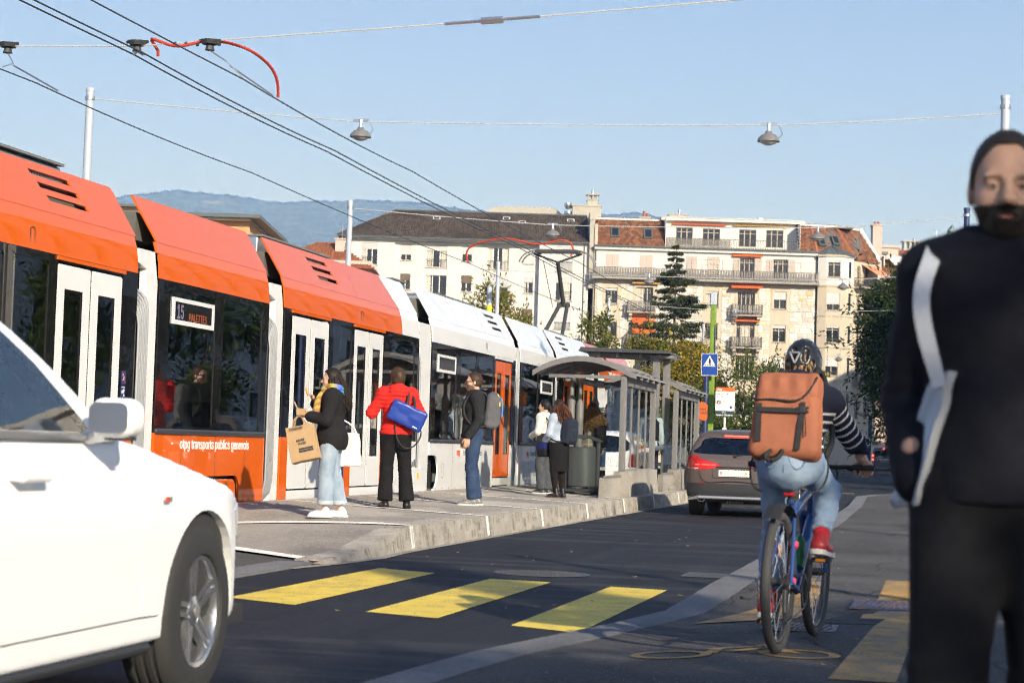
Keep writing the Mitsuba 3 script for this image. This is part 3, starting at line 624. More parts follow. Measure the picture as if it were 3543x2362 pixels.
# pantograph
P_ = numbered(TR + '__pantograph'); py, pxc = 48.0, -9.45
add(P_, cat([bx(pxc - .6, pxc + .6, py - .9, py + .9, 3.60, 3.68), tube([(pxc - .5, py + .7, 3.78), (pxc + .5, py + .7, 3.78)], .07, 8)]), M_DKGREY)
add(P_ + '__lower_arm', cat([tube([(pxc - .32, py - .15, 3.80), (pxc - .10, py + .95, 4.72)], .05, 8), tube([(pxc + .18, py - .10, 3.80), (pxc + .10, py + .95, 4.72)], .05, 8), tube([(pxc - .16, py + .95, 4.72), (pxc + .16, py + .95, 4.72)], .06, 8)]), M_DKGREY, smooth=50)
add(P_ + '__upper_arm', cat([tube([(pxc, py + .95, 4.72), (pxc, py + .05, 5.72)], [.06, .05], 8), tube([(pxc, py + .05, 5.72), (pxc - .62, py + .0, 5.93)], .028, 6), tube([(pxc, py + .05, 5.72), (pxc + .62, py + .0, 5.93)], .028, 6), tube([(pxc - .25, py + .8, 4.65), (pxc - .4, py + .2, 5.75)], .010, 5)]), M_DKGREY, smooth=50)
for dy in (-.17, .17):
    add(P_ + '__collector_bow', tube(spline([(pxc - .95, py + dy, 5.70), (pxc - .78, py + dy, 5.92), (pxc - .55, py + dy, 6.0), (pxc, py + dy, 6.01), (pxc + .55, py + dy, 6.0), (pxc + .78, py + dy, 5.92), (pxc + .95, py + dy, 5.70)], 20), .02, 6), M_GREYP, smooth=50)
add(P_ + '__collector_strip', cat([bx(pxc - .55, pxc + .55, py + d - .035, py + d + .035, 5.95, 6.01) for d in (-.17, .17)] + [bx(pxc - .5, pxc - .45, py - .17, py + .17, 5.92, 5.95), bx(pxc + .45, pxc + .5, py - .17, py + .17, 5.92, 5.95)]), M_DKGREY)

# panel seams, hatch outlines and skirt screws
for yy in (20.55, 21.6, 22.6, 28.72, 29.75, 33.0, 34.7, 39.6, 41.0, 44.95): add(TR + '__panel_seam', bx(XT - .001, XT + .0012, yy, yy + .007, .31, 1.1), M_TGREY)
for (yy, zz) in ((12.6, 0), (15.0, 0), (27.3, 0), (33.4, 0), (35.5, 0), (45.0, 0)):
    n0 = LEAN0 + SV * .01; n1 = LEAN0 + SV * (SL - .01); nr_ = np.cross([0, 1, 0], SV) * .0015
    add(TR + '__panel_seam', tm([n0 + nr_ + [0, yy, 0], n0 + nr_ + [0, yy + .007, 0], n1 + nr_ + [0, yy + .007, 0], n1 + nr_ + [0, yy, 0]], [[0, 1, 2, 3]]), M_TGREY)
for yy in list(np.arange(20.0, 23.2, .4)) + list(np.arange(31.9, 36.1, .45)) + list(np.arange(38.6, 42, .45)): add(TR + '__skirt_screw', yz(Point(yy, .345).buffer(.011, 4), XT + .0005, .002), M_TGREY)
for (yy, zz, w_, h_) in ((32.25, .52, .16, .24), (40.0, .5, .5, .22)): add(TR + '__hatch_outline', yz(rrect(yy, zz, yy + w_, zz + h_, .05).difference(rrect(yy + .007, zz + .007, yy + w_ - .007, zz + h_ - .007, .045)), XT + .0005, .001), M_TGREY)
# ---------------------------------------------------------------- buildings across the end of the street; local frame: x right, y away, z up
MB = rz(12.4)
def c_render(base, seed):
    def fn(p, n, uv):
        a = mikit.fbm(p.x * .5, p.y * .5, p.z * .35 + seed); s = mikit.noise(p.x * 2.2, p.y * 2.2, p.z * .25 + seed)
        return mi.Color3f(*base) * (0.93 + 0.12 * (a - .5) + 0.06 * (s - .5) + .03 * mikit.noise(p.x * 14, p.y * 14, p.z * 14))
    return fn
M_CREAM = bump('cream_render', c_render((0.66, 0.64, 0.60), 1.0), None, 0.9)
M_SANDST = bump('sandstone', c_render((0.56, 0.485, 0.375), 5.0), None, 0.9)
M_PINKR = bump('pink_render', c_render((0.58, 0.46, 0.40), 9.0), None, 0.9)
M_PEACH = pr('peach_render', (0.62, 0.33, 0.16), 0.9)
M_WFRAME = pr('window_white', (0.68, 0.67, 0.64), 0.5)
M_TFRAME = pr('window_taupe', (0.40, 0.34, 0.28), 0.6)
M_SHUT = pr('roller_shutter', (0.50, 0.50, 0.50), 0.6); M_SHUTB = pr('shutter_brown', (0.13, 0.095, 0.07), 0.7); M_SHUTT = pr('shutter_taupe', (0.46, 0.40, 0.35), 0.7)
M_CURT = pr('curtain', (0.55, 0.52, 0.46), 0.9); M_IRON = pr('iron', (0.06, 0.055, 0.05), 0.6); M_BALW = pr('weathered_slat', (0.21, 0.195, 0.18), 0.85)
M_LEAD = pr('roof_metal', (0.10, 0.115, 0.115), 0.5); M_SLAB = pr('balcony_slab', (0.34, 0.31, 0.27), 0.9); M_AWN = pr('awning_orange', (0.60, 0.12, 0.025), 0.85)
M_TERRA = pr('terracotta', (0.34, 0.11, 0.06), 0.8); M_CHIM = pr('chimney_render', (0.42, 0.39, 0.33), 0.9)
M_BLUESH = pr('blue_shutter', (0.015, 0.05, 0.33), 0.6)
def V(m): return m
def front(poly, Y, d): return xz(poly, Y + d, d)            # a slab whose face looks towards the camera at depth Y
def badd(key, m, mat, smooth=False, **kw): return add(key, m, mat, smooth, M=MB, **kw)
def hatch(x0, x1, z0, z1, Y, pitch, w, d=.02, vert=True):
    return cat([bx(t, t + w, Y, Y + d, z0, z1) if vert else bx(x0, x1, Y, Y + d, t, t + w) for t in np.arange(x0 if vert else z0, (x1 if vert else z1) - w * .5, pitch)])
def window(B, Y, x0, z0, x1, z1, fm, cols=2, tr=0.0, shut=0.0, sm=None, rail=0.0, curtain=(), sill=True, rec=.16, bars=0, key='window'):
    w = numbered(f'{B}__{key}')
    t = .065
    fr = [bx(x0, x0 + t, Y + rec, Y + rec + .06, z0, z1), bx(x1 - t, x1, Y + rec, Y + rec + .06, z0, z1), bx(x0 + t, x1 - t, Y + rec, Y + rec + .06, z1 - t, z1), bx(x0 + t, x1 - t, Y + rec, Y + rec + .06, z0, z0 + t)]
    for c in range(1, cols): xc = x0 + (x1 - x0) * c / cols; fr.append(bx(xc - .045, xc + .045, Y + rec + .003, Y + rec + .063, z0 + t, z1 - t))
    if tr: fr.append(bx(x0 + t, x1 - t, Y + rec + .006, Y + rec + .05, z1 - tr - .03, z1 - tr + .03))
    if bars:
        for c in range(cols):
            a = x0 + (x1 - x0) * (c + .5) / cols; fr.append(bx(a - .018, a + .018, Y + rec + .02, Y + rec + .05, z1 - .55, z1 - t))
    add(w, cat(fr), fm, M=MB)
    badd(w + '__pane', bx(x0 + .02, x1 - .02, Y + rec + .065, Y + rec + .08, z0 + .02, z1 - .02), M_DARKWIN)
    for (a, b) in curtain: badd(w + '__curtain', cat([bx(x0 + (x1 - x0) * (a + (b - a) * q / 5) + .01, x0 + (x1 - x0) * (a + (b - a) * (q + 1) / 5), Y + rec + .045 + .012 * (q % 2), Y + rec + .062, z0 + t, z1 - t) for q in range(5)]), M_CURT)
    if shut > 0: badd(w + '__shutter', cat([bx(x0 + .01, x1 - .01, Y + .07 - .004 * (q % 2), Y + .09, z1 - shut + q * .09, min(z1, z1 - shut + q * .09 + .088)) for q in range(int(shut / .09) + 1)]), sm or M_SHUT)
    if sill: badd(w + '__sill', bx(x0 - .08, x1 + .08, Y - .09, Y + .05, z0 - .09, z0 - .002), M_SLAB)
    if rail:
        zz = z0 + rail
        badd(w + '__rail', cat([bx(x0 - .02, x1 + .02, Y - .07, Y - .035, zz, zz + .04), bx(x0, x1, Y - .065, Y - .04, z0 + .06, z0 + .085), hatch(x0 + .03, x1 - .03, z0 + .085, zz, Y - .06, .13, .018)]), M_IRON)
    return w
def holes(lst): return unary_union([sbox(*q) for q in lst])

# --- white block of flats on the left
WB = thing('apartment_block', 'white rendered block of flats with a dark brown hipped tile roof', 'building')
Y0 = 183.5
def wwin(Y, r, **k): return window(WB, Y, *r, M_WFRAME, **k)
wl = [(-14.39, 17.61, -12.87, 19.67), (-14.39, 14.7, -12.87, 16.9), (-14.39, 11.7, -12.87, 13.9)]
wm = [(-10.71, 18.16, -9.72, 19.69), (-8.35, 17.58, -6.34, 19.7), (-4.96, 18.22, -4.0, 19.71), (-2.55, 17.56, -.55, 19.65), (.85, 18.2, 1.80, 19.76),
      (-10.70, 15.40, -9.73, 16.9), (-8.33, 14.8, -6.33, 16.85), (-4.97, 15.38, -3.97, 16.92), (-2.58, 14.8, -.54, 16.9), (.88, 15.39, 1.80, 16.9), (-10.7, 12.5, -9.7, 14.0), (-8.33, 11.9, -6.33, 14.0), (-4.97, 12.5, -3.97, 14.0), (-2.58, 11.9, -.54, 14.0), (.86, 12.5, 1.80, 13.94)]
wr = [(3.87, 17.52, 5.42, 19.81), (3.89, 14.74, 5.43, 16.94), (3.86, 12.1, 5.38, 14.13)]
YL, YR = 183.1, 182.7
badd(WB + '__wall', cat([front(sbox(-11.27, 0, 2.33, 20.2).difference(holes(wm)), Y0, .3), front(sbox(-15.95, 0, -11.27, 20.2).difference(holes(wl)), YL, .3), front(sbox(2.33, 0, 6.95, 20.2).difference(holes(wr)), YR, .3),
    bx(-11.28, -11.26, YL, Y0, 0, 20.2), bx(2.32, 2.34, YR, Y0, 0, 20.2), bx(-15.95, -15.65, YL, 196, 0, 20.2), bx(6.65, 6.95, YR, 196, 0, 20.2), bx(-15.95, 6.95, 195.7, 196, 0, 20.2), bx(-15.6, 6.6, Y0 + .3, 195.7, 20.0, 20.1)]), M_CREAM)
badd(WB + '__cornice', cat([bx(-16.3, 6.97, 182.35, 196.3, 20.14, 20.22), bx(-16.0, 6.95, 182.75, 183.0, 20.0, 20.14), bx(-15.9, -11.3, YL - .02, YL, 17.30, 17.34), bx(-11.2, 2.3, Y0 - .02, Y0, 17.30, 17.34)]), M_CREAM)
for r, k in zip(wl, (dict(shut=.6, rail=.75, cols=3, curtain=((0, .3),)), dict(cols=3), dict(cols=3))): wwin(YL, r, sill=True, **k)
kw = [dict(shut=.98, cols=2, rail=.3), dict(shut=.55, cols=3, rail=.72, curtain=((0, .28), (.72, 1))), dict(shut=.8, cols=2, rail=.35), dict(cols=4, rail=.78, curtain=((0, .3), (.68, 1))), dict(shut=1.55, cols=2),
      dict(shut=.62, sm=M_SHUTB, cols=2, rail=.3), dict(cols=3, rail=.35, curtain=((0, .25),), tr=.0), dict(shut=.72, sm=M_SHUTB, cols=2, rail=.3), dict(shut=1.0, cols=3), dict(shut=.45, cols=2, rail=.3, curtain=((0, .3),)), dict(shut=.7), dict(shut=.4, cols=3), dict(), dict(shut=.9, cols=3), dict(shut=.65, sm=M_SHUTB, cols=2)]
for r, k in zip(wm, kw): wwin(Y0, r, **k)
for r, k in zip(wr, (dict(shut=2.27, cols=3, rail=.85), dict(shut=.5, cols=3, rail=.85, curtain=((.4, .9),)), dict(shut=2.0, cols=3, rail=.6))): wwin(YR, r, **k)
def tiles(xl, xr, y0, z0, y1, z1, rows, pitch, amp=.045):   # corrugated tile courses; xl, xr are functions of the row's height fraction
    V_, F_ = [], []; k = 0
    for r in range(rows):
        ta, tb = r / rows, (r + 1.12) / rows
        a, b = xl(ta), xr(ta)
        n = max(2, int((b - a) / pitch * 4)); xs_ = np.linspace(a, b, n + 1)
        h = amp * np.abs(np.sin((xs_ / pitch) * np.pi)) + R.uniform(-.006, .006)
        up = np.array([0, -(z1 - z0), (y1 - y0)]); up = up / np.linalg.norm(up)
        for t, lift in ((ta, .035), (tb, 0.0)):
            V_.append(np.c_[xs_, np.full(n + 1, y0 + (y1 - y0) * min(t, 1)) + up[1] * (h + lift), np.full(n + 1, z0 + (z1 - z0) * min(t, 1)) + up[2] * (h + lift)])
        q = np.arange(n) + k
        F_.append(np.stack([q, q + 1, q + n + 2, q + n + 1], 1)); k += 2 * (n + 1)
    return tm(np.vstack(V_), np.vstack(F_))
def c_tile(c1, c2, c3, f):
    def fn(p, n, uv):
        r = mikit.cell_rand(p.x * f, p.z * 4.2 + p.y * .3, 2.0); s = mikit.fbm(p.x * .35, p.y * .35, p.z * .6)
        return mikit.mix(mikit.mix(c1, c2, r), c3, mikit.smoothstep(.5, .75, s) * .7)
    return fn
M_RTILE = bump('dark_tile', c_tile((.060, .046, .036), (.115, .088, .066), (.035, .03, .026), 4.4), None, .85)
RF = numbered(WB + '__roof')
badd(RF, cat([tm([(-16.65, 182.3, 20.22), (6.95, 182.3, 20.22), (6.95, 189.5, 23.50), (-11.62, 189.5, 23.50), (-16.65, 196.4, 20.22), (6.95, 196.4, 20.22)], np.array([[0, 1, 2], [0, 2, 3], [0, 3, 4], [3, 2, 5], [3, 5, 4]]))]), M_LEAD)
badd(RF + '__tile', tiles(lambda t: -16.6 + 5.0 * t, lambda t: 6.93, 182.3, 20.25, 189.5, 23.53, 21, .235), M_RTILE, kind='stuff')
badd(RF + '__hip', tube([(-16.6, 182.3, 20.3), (-11.62, 189.5, 23.6)], .09, 6), M_RTILE)
badd(RF + '__ridge_cap', tube([(-11.62, 189.5, 23.6), (6.9, 189.5, 23.6)], .10, 6), M_LEAD)
badd(WB + '__gutter', cat([tube([(-16.6, 182.25, 20.2), (6.95, 182.25, 20.2)], .075, 8), tube([(-15.6, 182.9, 20.1), (-15.9, YL - .1, 19.4), (-15.9, YL - .1, 2)], .05, 6), tube([(6.5, 182.6, 20.05), (6.5, YR - .08, 19.6), (6.5, YR - .08, 2)], .05, 6)]), M_LEAD)
for (x, z) in ((-7.6, 22.65), (-.9, 22.9), (.62, 22.45), (5.3, 22.9)):
    y_ = 182.3 + (z + .02 - 20.25) / 3.28 * 7.2
    k = numbered(RF + '__skylight'); badd(k, cat([bx(x - .35, x + .35, y_ - .35, y_ + .25, z - .1, z + .16)]), M_GALV); badd(k + '__pane', bx(x - .26, x + .26, y_ - .362, y_ - .352, z - .06, z + .12), M_DARKWIN)
badd(WB + '__vent_cowl', cat([xf(lathe([(0, 0), (.28, 0), (.28, .35), (.45, .36), (.5, .45), (.35, .62), (0, .7)], 14), np.array(T().translate([-5.25, 190.5, 23.3]).matrix))]), M_GALV, smooth=40)
mon = Polygon([(-3.2, 23.5), (4.6, 23.5), (4.5, 24.0), (3.9, 24.5), (3.2, 24.62), (-2.0, 24.55), (-2.7, 24.2), (-3.2, 23.75)])
badd(WB + '__roof_lantern', xz(mon, 196, 4.0), M_CHIM)
badd(WB + '__roof_lantern', cat([bx(-3.25, 4.62, 191.9, 191.98, 23.45, 23.72)]), M_WFRAME)
C1 = numbered(WB + '__chimney')
badd(C1, cat([bx(5.5, 8.3, 190, 192, 22.5, 24.6), bx(5.4, 8.4, 189.9, 192.1, 24.6, 24.72), bx(6.95, 7.95, 190.3, 191.3, 24.72, 25.25), bx(6.85, 8.05, 190.2, 191.4, 25.25, 25.33)] + [bx(a, a + .14, 190.3, 191.3, 25.33, 25.75) for a in (6.95, 7.4, 7.8)] + [bx(6.8, 8.1, 190.15, 191.4, 25.75, 25.87)]), M_CHIM)
badd(C1 + '__flue', tube([(7.45, 190.8, 25.4), (7.45, 190.8, 26.3)], .14, 10), M_GALV, smooth=50)
badd(WB + '__vent_pipe', cat([tube([(5.05, 190.5, 23.0), (5.05, 190.5, 24.1)], .06, 8), xf(lathe([(0, 0), (.25, .05), (.36, .3), (.34, .62), (0, .62)], 14), np.array(T().translate([5.05, 190.5, 24.3]).matrix)), xf(lathe([(0, .0), (.42, .05), (.42, .3), (0, .35)], 14), np.array(T().translate([5.1, 190.5, 23.8]).matrix))]), M_STEEL, smooth=40)
badd(WB + '__party_wall', cat([bx(6.96, 7.42, 182.2, 196, 16, 22.4), bx(6.9, 7.48, 182.1, 190, 22.4, 22.52), bx(6.96, 7.42, 183.2, 190, 22.52, 23.3)]), M_CHIM)

# --- stone faced apartment house on the right
SB = thing('apartment_house', 'stone faced apartment house with long balcony and red brown mansard roof', 'building')
Y1 = 182.0
f3 = [(8.53, 14.56, 9.67, 16.07), (11.4, 13.9, 13.0, 16.21), (17.92, 14.58, 19.09, 16.03), (20.87, 13.9, 22.48, 16.13), (24.25, 14.59, 25.41, 16.19)]
f2 = [(8.53, 11.55, 9.69, 13.05), (11.4, 10.9, 13.0, 13.2), (17.91, 11.55, 19.07, 13.06), (20.82, 10.85, 22.52, 13.16), (24.2, 11.5, 25.42, 13.07)]
f1 = [(8.53, 8.55, 9.69, 10.1), (11.4, 7.9, 13.0, 10.2), (17.91, 8.55, 19.07, 10.06), (20.82, 7.85, 22.52, 10.14), (24.2, 8.5, 25.3, 10.1)]
f0 = [(8.6, 4.6, 9.7, 6.4), (11.5, 4.6, 13.0, 6.4), (17.9, 4.6, 19.1, 6.4), (20.9, 4.6, 22.5, 6.4), (24.2, 4.6, 25.4, 6.4)]
f4 = [(8.5, 17.3, 9.74, 19.21), (11.65, 17.3, 12.88, 19.22), (15.99, 17.3, 17.0, 19.22), (17.96, 17.3, 19.13, 19.25), (21.0, 17.3, 22.38, 19.23), (24.12, 17.3, 25.5, 19.2)]
XE = 28.25
badd(SB + '__wall', cat([front(sbox(7.42, 0, XE, 17.0).difference(holes(f3 + f2 + f1 + f0)), Y1, .3), bx(7.42, 7.7, Y1, 195, 0, 22), bx(7.45, 32.4, 194.8, 195.1, 0, 22), bx(7.45, 28, Y1 + .3, 194.8, 16.5, 16.6)]), M_SANDST)
labels[SB + '__wall'] = {'label': 'sandstone front with fields of rough pale stones between the windows'}
badd(SB + '__upper_wall', front(sbox(7.42, 17.0, XE, 19.95).difference(holes(f4)), Y1, .3), M_CREAM)
# stones: one entry each for the largest, the rest together
st = tm([(-.5, 0, -.5), (.5, 0, -.5), (.5, 0, .5), (-.5, 0, .5), (-.46, -1, -.45), (.46, -1, -.45), (.46, -1, .45), (-.46, -1, .45)], np.array([[4, 5, 6], [4, 6, 7], [0, 1, 5], [0, 5, 4], [1, 2, 6], [1, 6, 5], [2, 3, 7], [2, 7, 6], [3, 0, 4], [3, 4, 7]]))
STONES = [pr(f'stone_{k}', c, .9) for k, c in enumerate([(.62, .60, .55), (.55, .52, .46), (.66, .64, .60), (.56, .44, .27), (.50, .47, .42), (.62, .55, .42)])]
stone_ply = [mikit.ply(st, s) for s in STONES]
fields = []
for z0, z1 in ((13.4, 16.55), (10.4, 13.35), (7.2, 10.35)):
    fields += [(7.75, z0, 8.25, z1), (9.95, z0, 11.1, z1), (13.3, z0, 17.6, z1), (19.4, z0, 20.5, z1), (22.85, z0, 23.9, z1), (25.75, z0, 28.1, z1)]
pieces = []
for (x0, z0, x1, z1) in fields:
    z = z0
    while z < z1 - .1:
        h = min(R.choice([.26, .34, .42, .5]), z1 - z)
        if z1 - z - h < .15: h = z1 - z
        x = x0
        while x < x1 - .05:
            w = min(R.uniform(.34, .8), x1 - x)
            if x1 - x - w < .2: w = x1 - x
            if h > .38 and R.random() < .35:
                hh = h * R.uniform(.4, .6); pieces += [(x, z, w, hh), (x, z + hh, w, h - hh)]
            else: pieces.append((x, z, w, h))
            x += w
        z += h
vis = lambda q: q[1] > 9.0 and not (13.3 <= q[0] <= 17.4 and q[1] < 13)
pieces.sort(key=lambda q: -(q[2] * q[3]) * (1 if vis(q) else .3))
rest = []
for k, (x, z, w, h) in enumerate(pieces):
    M_ = mat4([w - .03, 0, 0], [0, .035 + R.random() * .04, 0], [0, 0, h - .03], [x + w / 2, Y1 + .002, z + h / 2])
    tone = R.choices(range(6), [4, 3, 4, 1, 2, 1.5])[0]
    if k < 300: scene[numbered(SB + '__wall__stone')] = {**stone_ply[tone], 'to_world': T((MB @ M_))}
    else: rest.append(xf(st, M_))
badd(SB + '__wall__small_stone', cat(rest), STONES[0], kind='stuff')
def swin(r, **k): return window(SB, Y1, *r, M_TFRAME, bars=1, rec=.2, **k)
for fl, ks in ((f3, [dict(shut=.25, rail=.35), dict(cols=3, curtain=((0, .45),)), dict(shut=.2, curtain=((0, .35), (.6, 1)), rail=.3), dict(cols=4), dict(shut=.75, tr=.0)]),
               (f2, [dict(shut=.2), dict(cols=3), dict(shut=.3, sm=M_SHUTB, rail=.3), dict(cols=4, tr=.35, curtain=((.3, .7),)), dict(shut=.3, sm=M_SHUT, tr=.5)]), (f1, [dict(), dict(), dict(shut=1.2), dict(cols=4), dict(shut=1.6, sm=M_CREAM)]), (f0, [dict()] * 5)):
    for r, k in zip(fl, ks): swin(r, **k)
for k, r in enumerate(f4):
    op = k in (4, 5)
    swin(r, sill=False, cols=2 if not op else 3, tr=.4)
    xm = (r[0] + r[2]) / 2
    lv = lambda a, b: cat([bx(a, b, Y1 - .05, Y1 - .02, r[1], r[3])] + [bx(a + .06, b - .06, Y1 - .062, Y1 - .05, t, t + .06) for t in np.arange(r[1] + .1, r[3] - .12, .12)])
    if op:
        badd(SB + '__shutter', lv(r[0] - .66, r[0] - .03), M_SHUTT); badd(SB + '__shutter', lv(r[2] + .03, r[2] + .66), M_SHUTT)
    else:
        badd(SB + '__shutter', lv(r[0], xm - .01), M_SHUTT); badd(SB + '__shutter', lv(xm + .01, r[2]), M_SHUTT)
def railing(x0, x1, z0, z1, Y, slat=True, ends=0.0, pitch=.24):
    rails = [bx(x0, x1, Y - .03, Y + .03, z1 - .05, z1), bx(x0, x1, Y - .02, Y + .02, z0 + .08, z0 + .12), hatch(x0, x1, z0, z1, Y - .015, pitch, .03)]
    for xe in ((x0, x1) if ends else ()): rails += [bx(xe - .02, xe + .02, Y, Y + ends, z1 - .05, z1), bx(xe - .015, xe + .015, Y, Y + ends, z0 + .08, z0 + .11)] + [bx(xe - .012, xe + .012, t, t + .025, z0, z1) for t in np.arange(Y, Y + ends, .13)]
    return cat(rails), cat([bx(t, t + pitch * .6, Y + .045, Y + .06, z0 + .14, z1 - .08) for t in np.arange(x0 + .03, x1 - .1, pitch)])
BL = numbered(SB + '__long_balcony')
badd(BL, cat([bx(7.3, XE + .1, Y1 - 1.0, Y1, 16.85, 17.0), bx(7.3, XE + .1, Y1 - 1.02, Y1 - .95, 16.92, 17.03)]), M_SLAB)
r_, s_ = railing(7.35, XE + .05, 17.0, 17.95, Y1 - .95); badd(BL + '__railing', r_, M_IRON); badd(BL + '__slat_screen', s_, M_BALW)
badd(BL + '__mesh_post', cat([bx(t, t + .03, Y1 - .9, Y1 - .87, 17.9, 18.9) for t in np.arange(16.4, 28, 1.45)] + [bx(16.4, 27.9, Y1 - .89, Y1 - .88, 18.86, 18.88)]), M_IRON)
for nm, (x0, x1, z, slt) in {'a': (10.55, 13.2, 13.75, 1), 'b': (20.25, 23.15, 13.75, 1), 'c': (20.25, 23.15, 10.75, 1), 'd': (10.55, 13.2, 10.75, 1)}.items():
    bk = numbered(SB + '__balcony')
    badd(bk, cat([bx(x0, x1, Y1 - 1.05, Y1, z, z + .14)]), M_SLAB)
    r_, s_ = railing(x0 + .04, x1 - .04, z + .14, z + 1.08, Y1 - 1.0, ends=.95); badd(bk + '__railing', r_, M_IRON); badd(bk + '__slat_screen', s_, M_BALW)
    for xe in (x0 + .2, x1 - .5): badd(bk + '__bracket', yzp(xe) if False else xf(ext(Polygon([(0, 0), (0, -.75), (.25, -.7), (.45, -.35), (.85, -.25), (.9, 0)]), .3), mat4([0, -1, 0], [0, 0, 1], [1, 0, 0], [xe, Y1, z])), M_SANDST)
def awning(x0, x1, zt, zb, out, Y=Y1, mat=None, key='awning', drop=.12):
    m = tm([(x0, Y - .05, zt), (x1, Y - .05, zt), (x1, Y - out, zb), (x0, Y - out, zb), (x0, Y - out, zb - drop), (x1, Y - out, zb - drop), (x0, Y - .05, zt - .03), (x1, Y - .05, zt - .03), (x1, Y - out + .02, zb - .03), (x0, Y - out + .02, zb - .03)], np.array([[0, 3, 2], [0, 2, 1], [3, 4, 5], [3, 5, 2], [6, 7, 8], [6, 8, 9]]))
    badd(f'{SB}__{key}', m, mat or M_AWN)
awning(20.2, 23.1, 16.75, 16.45, 1.0); awning(20.3, 23.1, 19.62, 19.45, .35); awning(20.6, 22.9, 13.55, 13.40, .6); awning(11.1, 13.2, 13.45, 12.3, .95, drop=.55)
awning(11.0, 13.6, 16.75, 16.62, .5, mat=pr('awning_ochre', (.5, .3, .08), .85)); awning(14.77, 19.87, 22.55, 22.45, .3, Y=184.2, drop=.05); awning(20.51, 25.74, 22.6, 22.5, .3, Y=184.2, mat='mat_awning_ochre', drop=.05)
# string courses, frames round the windows, panels
fr_ = []
for fl in (f3, f2, f1):
    for (x0, z0, x1, z1) in fl:
        fr_ += [bx(x0 - .2, x0 - .01, Y1 - .05, Y1, z0, z1 + .2), bx(x1 + .01, x1 + .2, Y1 - .05, Y1, z0, z1 + .2), bx(x0 - .01, x1 + .01, Y1 - .05, Y1, z1 + .01, z1 + .2)]
        if z1 - z0 < 1.8: fr_ += [bx(x0 + .1, x1 - .1, Y1 - .03, Y1, z0 - .85, z0 - .82), bx(x0 + .1, x1 - .1, Y1 - .03, Y1, z0 - .35, z0 - .32), bx(x0 + .07, x0 + .1, Y1 - .03, Y1, z0 - .85, z0 - .32), bx(x1 - .1, x1 - .07, Y1 - .03, Y1, z0 - .85, z0 - .32)]
badd(SB + '__window_surround', cat(fr_ + [bx(7.5, XE, Y1 - .06, Y1, 16.6, 16.84), bx(7.5, XE, Y1 - .05, Y1, 6.95, 7.15)]), M_SANDST)
# mansard roof with shingle tiles, attic storey set between
zE, zT = 19.95, 22.72
badd(SB + '__gutter', cat([bx(7.35, XE + .1, Y1 - .42, Y1 + .3, 19.82, 19.95), tube([(7.35, Y1 - .45, 19.95), (XE + .1, Y1 - .45, 19.95)], .08, 8), tube([(7.62, Y1 - .3, 19.8), (7.55, Y1 - .08, 19.3), (7.55, Y1 - .08, 7)], .055, 6), tube([(XE - .08, Y1 - .08, 19.8), (XE - .08, Y1 - .08, 0)], .06, 6)]), M_LEAD)
badd(SB + '__frieze', bx(7.42, XE, Y1 - .35, Y1, 19.62, 19.82), M_CREAM)
MR = numbered(SB + '__roof')
roofpolys = [[(7.55, 182.0, zE), (14.0, 182.0, zE), (14.0, 184.2, zT), (7.75, 184.2, zT)], [(26.6, 182.0, zE), (28.2, 182.0, zE), (27.85, 184.2, zT), (26.6, 184.2, zT)],
             [(28.2, 182.0, zE), (31.9, 183.4, zE), (30.35, 184.9, zT), (27.85, 184.2, zT)], [(31.9, 183.4, 19.5), (34.9, 186.5, 19.5), (33.0, 187.3, zT), (30.35, 184.9, zT)]]
badd(MR, cat([tm(q, np.array([[0, 1, 2], [0, 2, 3]])) for q in roofpolys] + [bx(7.6, 32, 184.6, 194.8, 22.6, 22.7)]), M_LEAD)
SH = [np.array(c) for c in ((.20, .085, .045), (.25, .105, .05), (.15, .07, .042), (.13, .066, .045), (.27, .125, .07), (.09, .06, .05))]
sv_, sf_, sc_ = [], [], []; nsv = 0
for q in roofpolys:
    q = np.array(q); ux = q[1] - q[0]; W_ = np.linalg.norm(ux); ux = ux / W_; uy = (q[3] + q[2] - q[0] - q[1]) / 2; Hs = np.linalg.norm(uy); uy = uy / Hs; nn = np.cross(ux, uy)
    if nn[1] > 0: nn = -nn
    rows = int(Hs / .235)
    for r in range(rows + 1):
        t = r / rows; a = q[0] + (q[3] - q[0]) * t; b = q[1] + (q[2] - q[1]) * t; L = np.linalg.norm(b - a); n = max(1, int(L / .3)); d = (b - a) / n
        for c in range(n):
            o = a + d * (c + (.5 if r % 2 else 0)) + nn * .05
            if (c + .5) > n - .2 and r % 2: continue
            e = d * .48
            sv_ += [o - e + uy * .26 - nn * .04, o - e + uy * .02, o - e * .5 - uy * .09, o + e * .5 - uy * .09, o + e + uy * .02, o + e + uy * .26 - nn * .04]
            sf_ += [[nsv, nsv + 1, nsv + 4], [nsv, nsv + 4, nsv + 5], [nsv + 1, nsv + 2, nsv + 3], [nsv + 1, nsv + 3, nsv + 4]]
            sc_ += [SH[R.choices(range(6), [4, 3, 3, 1, 1.5, .3])[0]] * R.uniform(.85, 1.12)] * 6; nsv += 6
badd(MR + '__shingle', tm(sv_, sf_), M_VC, color=np.array(sc_), kind='stuff')
badd(MR + '__hip', cat([tube([(28.2, 182.0, 19.98), (27.85, 184.2, 22.75)], .1, 6), tube([(31.9, 183.4, 19.9), (30.35, 184.9, 22.75)], .1, 6)]), M_TERRA, smooth=60)
for (x, z) in ((9.35, 21.35), (12.45, 21.3)):
    y_ = 182 + (z - zE) / (zT - zE) * 2.2 - .1
    k = numbered(MR + '__skylight'); m_ = T().translate([x, y_, z]).rotate([1, 0, 0], -38)
    badd(k, xf(cat([bx(-.42, .42, -.12, .12, -.62, .62)]), np.array(m_.matrix)), M_LEAD); badd(k + '__pane', xf(bx(-.3, .3, -.135, -.125, -.48, .48), np.array(m_.matrix)), M_DARKWIN)
